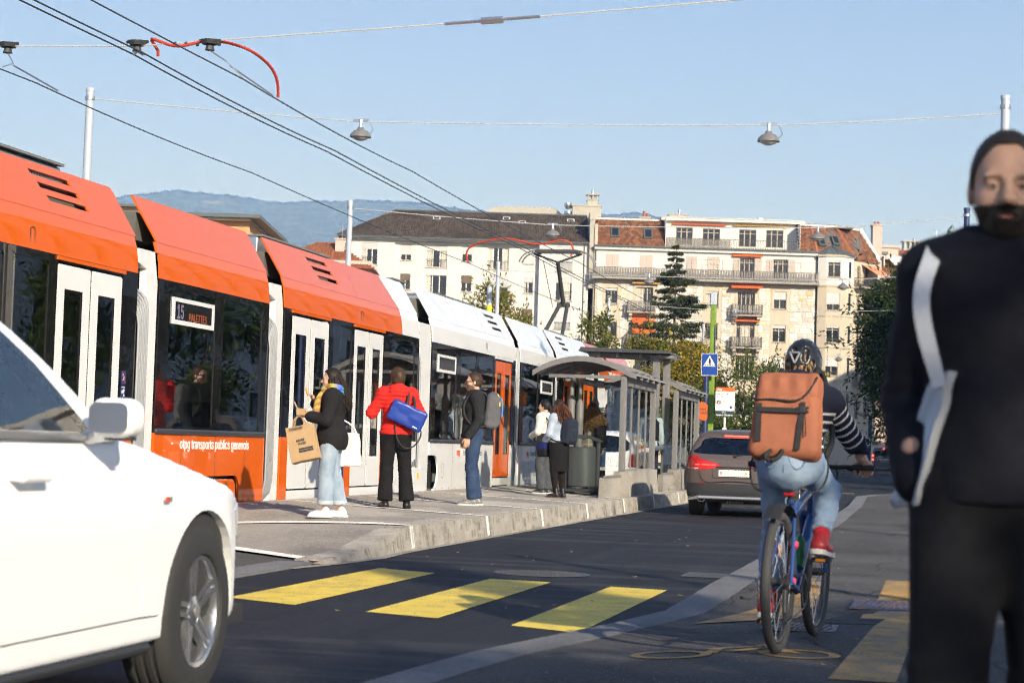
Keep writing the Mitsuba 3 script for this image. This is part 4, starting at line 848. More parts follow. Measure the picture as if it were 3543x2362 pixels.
for (x, y_, z) in ((28.7, 182.95, 21.1), (30.1, 183.55, 21.3)):
    k = numbered(MR + '__skylight'); m_ = T().translate([x, y_ - .1, z]).rotate([0, 0, 1], 20).rotate([1, 0, 0], -38)
    badd(k, xf(bx(-.36, .36, -.12, .12, -.55, .55), np.array(m_.matrix)), M_LEAD); badd(k + '__pane', xf(bx(-.25, .25, -.135, -.125, -.42, .42), np.array(m_.matrix)), M_DARKWIN)
att = [(15.14, 20.5, 16.74, 22.15), (17.67, 20.5, 19.31, 22.13), (21.1, 20.5, 22.74, 22.15), (23.66, 20.5, 25.3, 22.17)]
badd(SB + '__attic_wall', cat([front(sbox(14.05, 19.9, 26.6, 22.9).difference(holes(att)), 184.2, .3), bx(14.02, 14.06, 182.2, 184.2, 19.95, 22.8), bx(26.58, 26.62, 182.2, 184.2, 19.95, 22.6)]), M_CREAM)
for r in att: window(SB, 184.2, *r, M_TFRAME, cols=3, tr=.38, sill=False, key='attic_window')
badd(SB + '__roof_edge', cat([bx(13.7, 26.85, 183.6, 184.3, 22.75, 23.02), bx(13.6, 26.95, 183.5, 184.5, 23.02, 23.08), bx(7.6, 13.7, 184.0, 184.5, 22.66, 22.84), bx(26.9, 28.2, 184.0, 184.6, 22.66, 22.84), hexa([(27.85, 184.0, 22.66), (30.4, 184.75, 22.66), (30.2, 185.2, 22.66), (27.8, 184.5, 22.66), (27.85, 184.0, 22.84), (30.4, 184.75, 22.84), (30.2, 185.2, 22.84), (27.8, 184.5, 22.84)]), hexa([(30.4, 184.75, 22.66), (33.2, 187.2, 22.66), (32.8, 187.6, 22.66), (30.2, 185.2, 22.66), (30.4, 184.75, 22.84), (33.2, 187.2, 22.84), (32.8, 187.6, 22.84), (30.2, 185.2, 22.84)]), bx(33.0, 33.3, 186.9, 187.3, 22.4, 22.9), hexa([(34.85, 186.35, 19.6), (35.0, 186.45, 19.6), (33.2, 187.3, 22.8), (33.05, 187.2, 22.8), (34.95, 186.4, 19.8), (35.1, 186.5, 19.8), (33.3, 187.4, 22.95), (33.1, 187.2, 22.95)])]), M_CREAM)
ab = numbered(SB + '__roof_balcony')
r_, s_ = railing(14.1, 20.2, 20.05, 20.98, 182.4, pitch=.12); badd(ab, r_, M_IRON); badd(ab + '__slat_screen', s_, M_BALW)
r_, s_ = railing(20.2, 26.4, 20.05, 20.98, 182.4, pitch=.16); badd(ab + '__railing', r_, M_IRON)
badd(ab + '__slab', bx(14.05, 26.6, 182.3, 184.2, 19.95, 20.05), M_SLAB)
pl_ = []
for k in range(14):
    x = R.choice([18.9, 19.2, 19.5, 20.0, 23.0, 24.6, 26.0, 26.2]); pl_.append(trimesh.creation.icosphere(1, R.uniform(.12, .3)).apply_translation((x + R.uniform(-.2, .2), 182.8, 20.6 + R.uniform(0, .8 if x < 20.4 else .2))))
# chimneys and vents
def chimney(x, y_, z0, w, h, pots, mat=M_CHIM, key='chimney'):
    k = numbered(f'{SB}__{key}'); badd(k, cat([bx(x - w / 2, x + w / 2, y_, y_ + .9, z0, z0 + h), bx(x - w / 2 - .06, x + w / 2 + .06, y_ - .06, y_ + .96, z0 + h, z0 + h + .1)]), mat)
    for p in pots: badd(k + '__pot', tube([(x + p[0], y_ + .45, z0 + h + .1), (x + p[0], y_ + .45, z0 + h + .1 + p[1])], [.14, .12], 8), p[2], smooth=50)
chimney(12.4, 187, 22.7, 1.0, .6, [(-.1, .6, M_TERRA), (.25, .35, M_TERRA)]); chimney(15.6, 187, 22.7, 1.9, .95, [(0.1, .5, M_GALV)])
badd(SB + '__roof_vent', cat([tube([(17.6, 187, 22.7), (17.6, 187, 23.35)], .16, 8), tube([(17.6, 187, 23.4), (17.6, 187, 23.5)], [.45, .2], 10), bx(23.2, 23.6, 186, 186.4, 22.9, 23.5), bx(27.1, 27.6, 186, 186.4, 22.7, 23.3), tube([(23.6, 186.2, 23.35), (27.1, 186.2, 23.2)], .08, 6), tube([(31.0, 189, 22.7), (31.0, 189, 23.2)], .12, 8)]), M_GALV)
# corner bay tower
tw = [(28.25, 182.0), (28.25, 181.55), (29.0, 181.2), (30.45, 181.2), (31.7, 182.3), (31.7, 183.2)]
tb = [(29.12, 17.65, 30.26, 19.16), (29.06, 14.55, 30.26, 16.22), (29.07, 11.55, 30.27, 13.1), (29.01, 8.5, 30.21, 10.2), (29.05, 5.0, 30.2, 6.9)]
def wallseg(a, b, z0, z1, hs=(), th=.25):
    a, b = np.array(a), np.array(b); L = np.linalg.norm(b - a); d = (b - a) / L; nrm = np.array([-d[1], d[0]])
    return xf(ext(sbox(0, z0, L, z1).difference(unary_union([sbox(*h) for h in hs])), th), mat4([d[0], d[1], 0], [0, 0, 1], [nrm[0] * -1, nrm[1] * -1, 0], [a[0] + nrm[0] * th, a[1] + nrm[1] * th, 0]))
TWK = numbered(SB + '__bay')
for z0, z1, mt in ((0, 16.85, M_SANDST), (16.85, 19.75, M_CREAM)):
    hs = [(x0 - 29.0, q0, x1 - 29.0, q1) for (x0, q0, x1, q1) in tb if z0 < q0 < z1]
    badd(TWK if z0 == 0 else TWK + '__upper_wall', cat([wallseg(tw[0], tw[1], z0, z1), wallseg(tw[1], tw[2], z0, z1), wallseg(tw[2], tw[3], z0, z1, hs), wallseg(tw[3], tw[4], z0, z1, [(.95, q0, 1.3, q1) for (_, q0, _, q1) in tb if z0 < q0 < z1]), wallseg(tw[4], tw[5], z0, z1)]), mt)
for r, k in zip(tb, (dict(shut=.15, rail=.35), dict(shut=1.1, rail=.4), dict(shut=.18, rail=.3), dict(shut=.85, rail=.35), dict())): window(SB, 181.2, *r, M_TFRAME, key='bay_window', rec=.15, tr=.35 if k.get('shut', 1) < .5 else 0, **k)
for (_, q0, _, q1) in tb: badd(TWK + '__side_pane', wallseg((31.1, 181.80), (31.5, 182.16), q0 - .02, q1 + .02, th=.02), M_DARKWIN)
ring = lambda z0, z1, o: cat([hexa([(a[0], a[1], z0), (b[0], b[1], z0), (b[0] * 1, b[1] + .3, z0), (a[0], a[1] + .3, z0), (a[0], a[1], z1), (b[0], b[1], z1), (b[0], b[1] + .3, z1), (a[0], a[1] + .3, z1)]) for a, b in zip([(28.2, 181.5 - o), (28.97, 181.2 - o), (30.48 + o * .3, 181.2 - o)], [(28.97, 181.2 - o), (30.48 + o * .3, 181.2 - o), (31.7 + o, 182.3 - o * .5)])])
badd(TWK + '__string_course', cat([ring(z, z + .16, o) for z, o in ((16.78, .12), (14.0, .1), (11.05, .1), (8.0, .1), (7.1, .12), (19.55, .15), (4.0, .1))]), M_SANDST)
badd(TWK + '__roof', tm([(27.9, 182.0, 19.75), (28.9, 180.95, 19.75), (30.6, 180.95, 19.75), (32.1, 182.25, 19.6), (32.3, 183.6, 19.6), (29.6, 182.6, 20.75), (29.6, 183.6, 20.75)], np.array([[0, 1, 5], [1, 2, 5], [2, 3, 5], [3, 4, 6], [3, 6, 5]])), M_LEAD)
badd(TWK + '__roof__seam', cat([tube([np.array(a) + [0, 0, .03], (29.6, 182.6, 20.8)], .03, 5) for a in ((28.9, 180.95, 19.75), (29.5, 180.95, 19.75), (30.1, 180.95, 19.75), (30.6, 180.95, 19.75), (31.4, 181.65, 19.68), (32.1, 182.25, 19.6))]), M_LEAD)
# right flank with balconies, turning away
fa, fb = (31.7, 183.2), (34.75, 186.6)
fw = [(.9, z, 1.5, z + 1.9) for z in (17.1, 14.2, 11.2, 8.2)] + [(2.3, z, 2.95, z + 1.9) for z in (17.1, 14.2, 11.2, 8.2)] + [(.9, 4.6, 1.6, 6.6), (2.5, 4.6, 3.2, 6.6)]
FK = numbered(SB + '__flank'); badd(FK, cat([wallseg(fa, fb, 0, 19.6, fw), wallseg(fb, (34.75, 194), 0, 19.6)]), M_SANDST)
dF = np.array([fb[0] - fa[0], fb[1] - fa[1]]); dF = dF / np.linalg.norm(dF); nF = np.array([dF[1], -dF[0]])
for h in fw:
    badd(FK + '__pane', wallseg(np.array(fa) + dF * h[0] - nF * .15, np.array(fa) + dF * h[2] - nF * .15, h[1], h[3], th=.02), M_DARKWIN)
    badd(FK + '__window_frame', cat([wallseg(np.array(fa) + dF * (h[0] + o) - nF * .1, np.array(fa) + dF * (h[0] + o + .06) - nF * .1, h[1], h[3], th=.04) for o in (0, .28, h[2] - h[0] - .06)] + [wallseg(np.array(fa) + dF * h[0] - nF * .105, np.array(fa) + dF * h[2] - nF * .105, z_, z_ + .06, th=.03) for z_ in (h[1], h[3] - .06)]), M_TFRAME)
FM = lambda s, o, z: np.r_[np.array(fa) + dF * s + nF * o, z]
FT = mat4([dF[0], dF[1], 0], [-nF[0], -nF[1], 0], [0, 0, 1], [fa[0], fa[1], 0])
for z in (16.85, 13.85, 10.85, 7.85):
    bk = numbered(SB + '__flank_balcony'); badd(bk, xf(bx(.3, 4.3, -1.1, 0, z, z + .14), FT), M_SLAB)
    r_, s_ = railing(.33, 4.27, z + .14, z + 1.0, -1.06, ends=1.0, pitch=.13); badd(bk + '__railing', xf(r_, FT), M_IRON); badd(bk + '__slat_screen', xf(s_, FT), M_DKGREY)
badd(SB + '__flank_awning', xf(tm([(1.6, -.05, 19.2), (4.2, -.05, 19.2), (4.2, -1.7, 18.2), (1.6, -1.7, 18.2)], [[0, 3, 2, 1]]), FT), pr('awning_salmon', (.55, .22, .12), .85))

# --- pink houses further right
PH = thing('pink_house', 'pink rendered house with tiled mansard roof and tall chimney beyond the stone house', 'building')
pw = [(38.3, 16.2, 39.0, 18.2), (40.2, 16.2, 40.9, 18.2), (42.0, 16.2, 42.7, 18.2)]
badd(PH + '__wall', cat([front(sbox(36.4, 0, 52, 19.6).difference(holes(pw)), 200, .3), bx(37.4, 39.6, 201.5, 205, 20, 22.7), bx(36.4, 36.7, 200, 212, 0, 19.6), bx(51.7, 52, 200, 212, 0, 19.6), bx(36.4, 52, 211.7, 212, 0, 22)]), M_PINKR)
for r in pw: window(PH, 200, *r, M_WFRAME)
badd(PH + '__chimney', cat([bx(36.5, 37.45, 199.2, 200.4, 17, 24.7), bx(36.4, 37.55, 199.1, 200.5, 24.7, 24.8)]), M_PINKR); 
for q in (36.8, 37.15): badd(PH + '__chimney__pot', tube([(q, 199.8, 24.8), (q, 199.8, 25.15)], .13, 8), M_TERRA, smooth=50)
PR_ = numbered(PH + '__roof'); badd(PR_, tm([(36.4, 199.4, 19.7), (52, 199.4, 19.7), (52, 203, 22.6), (37.3, 203, 22.6), (52, 212, 22.6), (37.3, 212, 22.6)], np.array([[0, 1, 2], [0, 2, 3], [3, 2, 4], [3, 4, 5]])), M_TERRA)
badd(PR_ + '__tile', tiles(lambda t: 36.6 + .7 * t, lambda t: 52, 199.35, 19.75, 203, 22.65, 13, .26), bump('red_tile', c_tile((.24, .085, .04), (.33, .12, .06), (.16, .07, .045), 4.0), None, .85), kind='stuff')
badd(PH + '__cornice', cat([bx(36.3, 52.1, 199.2, 200, 19.45, 19.7), bx(37.2, 39.8, 201.3, 205, 22.7, 22.95)]), M_PINKR)
badd(PH + '__dormer', cat([bx(37.5, 38.0, 200.4, 203, 20.2, 21.9), bx(40.2, 41.2, 200.4, 203, 20.2, 21.8)]), M_WFRAME); badd(PH + '__dormer__pane', cat([bx(37.6, 37.9, 200.37, 200.39, 20.4, 21.7), bx(40.3, 41.1, 200.37, 200.39, 20.4, 21.6)]), M_DARKWIN)
badd(PH + '__dormer__roof', cat([bx(37.4, 38.3, 200.1, 203, 21.9, 22.15), bx(40.0, 41.5, 200.1, 203, 21.8, 22.1)]), M_LEAD)
badd(PH + '__awning', tm([(38.2, 200.7, 21.8), (39.9, 200.7, 21.8), (40.2, 199.6, 20.7), (38.9, 199.6, 20.7)], [[0, 3, 2, 1]]), M_WFRAME)
r_, s_ = railing(38.6, 40.8, 19.8, 20.75, 199.45, pitch=.12); badd(PH + '__terrace_railing', r_, M_IRON)
badd(PH + '__gutter', cat([bx(36.3, 52.1, 199.1, 199.35, 19.70, 19.82)]), M_LEAD)
GB = thing('pale_block', 'pale far block with flat roof and a chimney of several flues', 'building')
badd(GB + '__wall', bx(40.2, 58, 206, 220, 0, 22.6), M_CREAM); badd(GB + '__roof', bx(40.1, 58.1, 205.8, 220, 22.6, 22.8), M_LEAD)
ck = numbered(GB + '__chimney'); badd(ck, cat([bx(41.2, 43.0, 207, 208, 22.8, 23.3), bx(41.1, 43.1, 206.9, 208.1, 24.0, 24.1)] + [bx(a, a + .2, 207, 208, 23.3, 24.0) for a in (41.25, 41.8, 42.3, 42.75)]), M_CHIM)
badd(ck + '__flue', tube([(42.4, 207.4, 24.1), (42.4, 207.4, 24.4)], .15, 8), M_STEEL, smooth=50)
ms = thing('weather_mast', 'thin weather mast on the far pale roof', 'mast'); badd(ms + '__pole', tube([(44.9, 208, 22.8), (44.9, 208, 25.5)], .035, 5), M_GALV); badd(ms + '__crossbar', tube([(44.5, 208, 25.4), (45.3, 208, 25.45)], .03, 5), M_GALV)

# --- orange block behind the tram, small red roofed house
OB = thing('orange_block', 'orange rendered block with a dark flat projecting roof seen over the tram', 'building')
badd(OB + '__wall', cat([bx(-36, -15.0, 110, 122, 0, 13.3), bx(-30, -20.6, 112, 120, 13.3, 14.05)]), M_PEACH)
badd(OB + '__roof', cat([bx(-37, -14.3, 109.0, 123, 13.35, 13.55), bx(-30.6, -20.2, 111.4, 120.6, 14.05, 14.2)]), M_LEAD); badd(OB + '__soffit', bx(-36.5, -14.9, 109.4, 122, 13.25, 13.35), M_WFRAME)
for x in (-21.1, -17.9, -24.3):
    w_ = numbered(OB + '__window'); badd(w_, bx(x - .08, x + 1.3, 109.93, 110, 11.2, 13.0), M_WFRAME); badd(w_ + '__shutter', bx(x, x + .36, 109.88, 109.93, 11.2, 12.93), M_BLUESH); badd(w_ + '__shutter', bx(x + .38, x + .74, 109.89, 109.93, 11.2, 12.93), M_BLUESH)
for k in range(8): badd(OB + '__awning_stripe', tm([(-20.4 + .12 * k, 109.8, 13.22), (-20.28 + .12 * k, 109.8, 13.22), (-20.28 + .12 * k, 109.2, 12.9), (-20.4 + .12 * k, 109.2, 12.9)], [[0, 3, 2, 1]]), M_BLUESH if k % 2 else M_WHITE)
RH = thing('red_roofed_house', 'small house with red tiled roof and pink chimney left of the white block', 'building')
badd(RH + '__wall', bx(-19, -11, 150, 158, 0, 14.9), M_PINKR)
R2_ = numbered(RH + '__roof'); badd(R2_, tm([(-19.6, 149.4, 14.2), (-10.6, 149.4, 14.2), (-14.2, 153.5, 16.55), (-15.5, 153.5, 16.55), (-10.6, 158, 14.2), (-19.6, 158, 14.2)], np.array([[0, 1, 2], [0, 2, 3], [1, 4, 2], [0, 3, 5], [3, 2, 4], [3, 4, 5]])), M_TERRA)
badd(R2_ + '__tile', tiles(lambda t: -19.5 + 4.1 * t, lambda t: -10.7 - 3.6 * t, 149.35, 14.22, 153.5, 16.58, 14, .26), 'mat_red_tile', kind='stuff')
badd(RH + '__chimney', cat([bx(-14.0, -13.3, 152, 152.7, 15.5, 16.7), bx(-14.08, -13.22, 151.9, 152.8, 16.7, 16.8)]), M_PINKR)
badd(RH + '__aerial', cat([tube([(-13.5, 152.3, 16.8), (-13.5, 152.3, 17.9)], .02, 5), tube([(-13.8, 152.3, 17.7), (-13.2, 152.3, 17.75)], .015, 5)]), M_GALV)
# ---------------------------------------------------------------- trees
scene['mat_leaf'] = {'type': 'principledthin', 'base_color': VC, 'roughness': 0.55, 'diff_trans': 0.5, 'spec_trans': 0.0, 'eta': 1.35}
M_BARK = pr('bark', (0.11, 0.09, 0.07), 0.95)
def leaves(C, L, W, cols, rng, droop=0.3, dirs=None):       # pointed leaves at the points C
    n = len(C)
    d = rng.normal(size=(n, 3)); d[:, 2] -= droop
    if dirs is not None: d = d * .55 + dirs
    d /= np.linalg.norm(d, axis=1, keepdims=True)
    u = rng.normal(size=(n, 3)); u -= d * (u * d).sum(1, keepdims=True); u /= np.linalg.norm(u, axis=1, keepdims=True)
    s = rng.uniform(.65, 1.3, (n, 1)) * L; w = s * W
    nn = np.cross(d, u)
    v = np.stack([C, C + d * s * .45 + u * w * .5, C + d * s, C + d * s * .45 - u * w * .5 + nn * s * .08], 1).reshape(-1, 3)
    q = np.arange(n) * 4
    f = np.vstack([np.stack([q, q + 1, q + 2], 1), np.stack([q, q + 2, q + 3], 1)])
    c = np.asarray(cols)[rng.choice(len(cols), n)] * rng.uniform(.7, 1.25, (n, 1))
    return v, f, np.repeat(c, 4, 0)
def tree(name, label, cat_, x, y, h, rx, rz_, n, L, cols, seed, M=None, trunk=None, group=None, sparse=0.0, clumps=26, tr=.11, low=None, W=.34, lump=.36):
    rng = np.random.default_rng(seed)
    k = thing(name, label, cat_, group)
    zc = h - rz_; low = zc - rz_ if low is None else low
    wood = [tube(spline([(x, y, -.05), (x + rng.uniform(-.1, .1), y, low * .6), (x + rng.uniform(-.15, .15), y + rng.uniform(-.1, .1), zc)], 10), np.linspace(tr, tr * .4, 10), 8)]
    pts, dirs = [], []
    for i in range(clumps):
        a = rng.uniform(0, 2 * np.pi); t = rng.uniform(-1, 1); r = math.sqrt(max(0, 1 - t * t)) * rng.uniform(.45, .95)
        c = np.array([x + rx * r * math.cos(a), y + rx * r * math.sin(a), zc + rz_ * t * .9])
        b0 = np.array([x, y, max(low * .75, min(c[2] - rx * .5, zc))])
        mid = (b0 + c) / 2 + [0, 0, -.1 * rx]
        wood.append(tube(spline([b0, mid, c], 6), np.linspace(tr * .32, tr * .07, 6), 5))
        for s in range(3): wood.append(tube([c + rng.normal(size=3) * .05, c + (c - b0) * .25 + rng.normal(size=3) * rx * .22], [tr * .07, tr * .03], 4))
        m = int(n / clumps * rng.uniform(.5, 1.5))
        rr = rx * lump * rng.uniform(.6, 1.25)
        g = rng.normal(size=(m, 3)); g /= np.linalg.norm(g, axis=1, keepdims=True); g *= (rng.uniform(0, 1, (m, 1)) ** .45) * rr * np.array([1, 1, .8])
        pts.append(c + g); o = g / rr + [0, 0, .25]; dirs.append(o)
        # sprays that break the outline
        for s in range(3):
            e = c + (c - [x, y, zc]) * rng.uniform(.15, .5) + rng.normal(size=3) * rr * .7
            q = int(m * .05) + 3; tt = rng.uniform(0, 1, (q, 1)); pts.append(c + (e - c) * tt + rng.normal(size=(q, 3)) * L * .35); dirs.append(np.repeat([(e - c) / np.linalg.norm(e - c)], q, 0))
    P = np.vstack(pts); Dr = np.vstack(dirs)
    v, f, c = leaves(P, L, W, cols, rng, dirs=Dr)
    add(k + '__trunk', cat(wood), M_BARK, smooth=60, M=M)
    add(k + '__crown', tm(v, f), 'mat_leaf', color=c, M=M)
    return k
GRN = [(.075, .11, .028), (.095, .13, .03), (.06, .09, .025), (.13, .145, .03)]
AUT = [(.15, .16, .035), (.11, .14, .035), (.30, .21, .035), (.085, .115, .03), (.22, .18, .035)]
YEL = [(.42, .28, .03), (.34, .25, .04), (.22, .20, .04), (.13, .15, .035), (.45, .33, .05)]
DRK = [(.032, .055, .02), (.045, .07, .022), (.06, .085, .024), (.025, .042, .018)]
GA = 'autumn trees beyond the tram stop'
tree('autumn_tree', 'loose yellow green tree left of the raised pantograph', 'tree', -.55, 80, 7.7, 1.75, 2.5, 5200, .21, AUT, 11, MB, group=GA, clumps=30)
tree('autumn_tree', 'yellow green tree whose twigs rise over the white tram roof, left of the banded post', 'tree', -2.1, 84, 6.7, 1.5, 2.1, 3600, .21, AUT, 12, MB, group=GA)
tree('autumn_tree', 'thin sprig of yellow leaves showing over the orange part of the tram roof', 'tree', -5.45, 88, 8.1, .9, 1.7, 900, .22, YEL, 13, MB, group=GA, clumps=12)
tree('autumn_tree', 'green tree between the pantograph and the grey canopy', 'tree', 3.75, 82, 6.7, 1.25, 2.3, 4200, .19, AUT[:2] + GRN + AUT, 14, MB, group=GA)
tree('autumn_tree', 'low tree between pantograph and raised arms', 'tree', 1.7, 90, 6.0, 1.3, 2.0, 3000, .2, GRN + AUT, 24, MB, group=GA)
tree('autumn_tree', 'green and yellow tree behind the first glass shelter, under the spruce', 'tree', 5.9, 84, 6.3, 1.6, 2.4, 5200, .19, AUT, 15, MB, group=GA)
tree('autumn_tree', 'bright yellow leaved tree behind the second glass shelter', 'tree', 7.2, 78, 5.7, 1.15, 2.2, 5200, .17, YEL, 16, MB, group=GA)
tree('autumn_tree', 'full green tree right of the green post, dark underneath', 'tree', 8.7, 73, 5.1, 1.75, 2.1, 9000, .15, GRN, 17, MB, group=GA, lump=.42)
tree('autumn_tree', 'dark low tree behind the white stop sign', 'tree', 9.0, 66, 3.4, 1.5, 1.7, 6500, .14, DRK, 18, MB, group=GA, lump=.45)
tree('street_tree', 'big dark leaved tree hanging over the far street at the right', 'tree', 18.3, 86, 9.6, 2.9, 3.9, 42000, .23, DRK + GRN[:1], 19, MB, low=2.5, tr=.2, clumps=75, lump=.40)
# spruce
def spruce(x, y, z0, h, r, seed):
    rng = np.random.default_rng(seed)
    k = thing('spruce', 'dark spruce standing alone before the stone house', 'tree')
    add(k + '__trunk', tube([(x, y, 0), (x + .1, y, h)], [.22, .02], 8), M_BARK, smooth=50, M=MB)
    P, Dn, wood = [], [], []
    nw = 25
    for i in range(nw):
        t = i / (nw - 1); z = z0 + (h - z0) * t ** .9
        reach = r * (1 - t) ** .8 * (1.0 + .22 * math.sin(i * 1.7) + rng.uniform(-.15, .2)) + .08
        nb = 9 if t < .8 else 6
        for b in range(nb):
            a = rng.uniform(0, 6.283); L = reach * rng.uniform(.6, 1.25)
            s = np.linspace(0, 1, 10)
            sag = -.42 * s + .30 * s * s
            q = np.c_[x + math.cos(a) * L * s, y + math.sin(a) * L * s, z + L * sag]
            wood.append(tube(q[::3], [.03, .02, .012, .006], 4))
            m = int(190 * (L / r + .22)); tt = rng.uniform(.12, 1, m) ** .7
            base = np.c_[np.interp(tt, s, q[:, 0]), np.interp(tt, s, q[:, 1]), np.interp(tt, s, q[:, 2])]
            lat = rng.normal(size=m) * .17 * L * (1.15 - tt) ** .6
            base += np.c_[-math.sin(a) * lat, math.cos(a) * lat, -abs(lat) * .25 - rng.uniform(0, .24, m) * (L / r + .2)]
            P.append(base); Dn.append(np.tile([math.cos(a) * .7, math.sin(a) * .7, -.9], (m, 1)))
    v, f, c = leaves(np.vstack(P), .26, .3, [(.040, .055, .022), (.058, .072, .028), (.03, .042, .02), (.08, .088, .038)], rng, dirs=np.vstack(Dn))
    add(k + '__limbs', cat(wood), M_BARK, M=MB, kind='stuff'); add(k + '__needles', tm(v, f), 'mat_leaf', color=c, M=MB)
spruce(11.35, 138, 4.6, 15.6, 3.3, 21)
# trees of the right pavement, behind and beside the camera: they shade the foreground
GP = 'trees along the right pavement'
tree('pavement_tree', 'leafy pavement tree standing behind the photographer', 'tree', 8.7, -4.9, 6.9, 1.6, 1.7, 15000, .22, GRN, 31, group=GP, clumps=34, lump=.5)
tree('pavement_tree', 'second leafy pavement tree farther to the right', 'tree', 10.65, -3.2, 7.1, 1.75, 1.9, 11000, .22, GRN, 32, group=GP, clumps=32, lump=.46)
tree('pavement_tree', 'third leafy pavement tree to the right', 'tree', 12.6, -.7, 7.2, 2.0, 1.9, 8000, .22, GRN, 36, group=GP, clumps=30, lump=.42)
tree('pavement_tree', 'sparse pavement tree with bare twigs to the right', 'tree', 8.9, 1.6, 6.6, 1.7, 1.7, 900, .2, GRN, 33, group=GP, clumps=16, tr=.13)
tree('pavement_tree', 'small sparse pavement tree up the street', 'tree', 8.7, 17.0, 6.2, 1.1, 1.1, 1200, .2, GRN, 34, group=GP, clumps=14)
tree('pavement_tree', 'slender tall pavement tree whose thin shadow lies over the zebra stripes', 'tree', 8.75, -1.15, 9.3, .5, 2.7, 6500, .2, GRN, 35, group=GP, clumps=26, tr=.2, lump=.5)
for q, (x, y) in enumerate([(8.6, 55), (9.2, 66), (8.8, 78), (9.6, 92)]):
    tree('pavement_tree', ['pavement tree near the end of the right kerb', 'pavement tree in front of the shaded terrace', 'third tree before the shaded terrace', 'last tree before the shaded terrace'][q], 'tree', x, y, 7.5, 2.3, 2.6, 3000, .3, GRN + DRK, 41 + q, group=GP, clumps=18, lump=.45)
# the terrace on the right side of the street: its shade lies over the far road
TB = thing('shaded_terrace', 'tall terrace on the right side of the street, its street front in shade', 'building')
wn = [(z0, y0) for z0 in (1.2, 4.4, 7.6, 10.8, 13.6) for y0 in np.arange(61.5, 148, 3.6)]
add(TB + '__wall', yz(sbox(60, 0, 150, 17).difference(unary_union([sbox(y0, z0, y0 + 1.3, z0 + 1.9) for z0, y0 in wn])), 13.7, .3), M_CREAM)
add(TB + '__body', cat([bx(14.1, 26, 60, 150, 0, 17), bx(13.4, 26.2, 59.6, 150.4, 17, 17.4)]), M_CREAM)
for z0, y0 in wn: add(TB + '__window', bx(14.0, 14.05, y0, y0 + 1.3, z0, z0 + 1.9), M_DARKWIN)
T2 = thing('corner_block', 'tall block at the far right corner of the street', 'building')
add(T2 + '__wall', bx(5.5, 26, 152, 172, 0, 17.2), M_CREAM); add(T2 + '__roof', bx(5.0, 26.5, 151.5, 172.5, 17.2, 17.6), M_LEAD)
for z0 in (1.5, 5, 8.5, 12):
    for y0 in np.arange(153, 170, 3.5): add(T2 + '__window', bx(5.44, 5.49, y0, y0 + 1.2, z0, z0 + 2), M_DARKWIN)
# ---------------------------------------------------------------- overhead line: masts, span wires, lamps, contact wires
def mast(x, y, top, mat, label, r=.078, key='catenary_mast', group='grey overhead line masts'):
    k = thing(key, label, 'mast', group)
    add(k + '__pole', tube([(x, y, 0), (x, y, top)], [r * 1.15, r * .92], 16), mat, smooth=50)
    add(k + '__cap', tube([(x, y, top), (x, y, top + .06)], r * 1.05, 16), mat, smooth=50)
    add(k + '__collar', cat([tube([(x, y, top - .16), (x, y, top - .10)], r * 1.2, 16)]), M_GALV, smooth=50)
    add(k + '__base', tube([(x, y, 0), (x, y, .08)], r * 1.9, 12), mat, smooth=50)
    return k
M_NAVY = pr('navy_paint', (0.02, 0.035, 0.11), .45)
mast(-15.75, 34, 7.50, M_POLE, 'grey mast standing behind the nearest orange section of the tram')
mast(-15.85, 51, 7.58, M_POLE, 'grey mast behind the tram in front of the left end of the white block')
mast(-15.7, 68.7, 7.65, M_POLE, 'grey mast in front of the middle of the white block')
mast(-14.55, 86, 7.85, M_POLE, 'grey mast beside the left edge of the stone house')
mast(-12.2, 102, 7.7, M_POLE, 'grey mast right of the spruce')
mast(0.97, 34, 7.23, M_POLE, 'grey mast behind the walking man at the right')
mast(0.55, 51, 7.45, M_NAVY, 'dark blue mast behind the shoulder of the walking man', group='dark blue masts')
mast(7.4, 4.0, 7.4, M_POLE, 'grey mast added out of view at the right to shadow the road past the crossing')  # unseen mast, put here so its shadow streak crosses the road
mast(6.2, 17.2, 7.4, M_POLE, 'grey mast added out of view at the right to shadow the road up the street')  # also unseen, added for the shadow streak farther up
bp = thing('banded_post', 'grey post with a bright yellow band above the tram roof', 'post')
add(bp + '__pole', tube([(-12.57, 54, 0), (-12.57, 54, 5.6)], .075, 14), M_POLE, smooth=50); add(bp + '__band', tube([(-12.57, 54, 3.4), (-12.57, 54, 5.05)], .08, 14), pr('band_yellow', (.72, .66, .02), .4), smooth=50)
def sagwire(a, b, sag, n=14):
    a, b = np.array(a, float), np.array(b, float); t = np.linspace(0, 1, n)[:, None]
    return a + (b - a) * t - np.c_[t * 0, t * 0, 4 * sag * t * (1 - t)]
M_SPAN = pr('span_wire', (.46, .46, .45), .5)
def span(key_l, pts, sag, label, r=.011):
    k = thing('span_wire', label, 'wire')
    add(k, tube(np.vstack([sagwire(pts[i], pts[i + 1], sag) for i in range(len(pts) - 1)]), r, 5), M_SPAN)
    return k
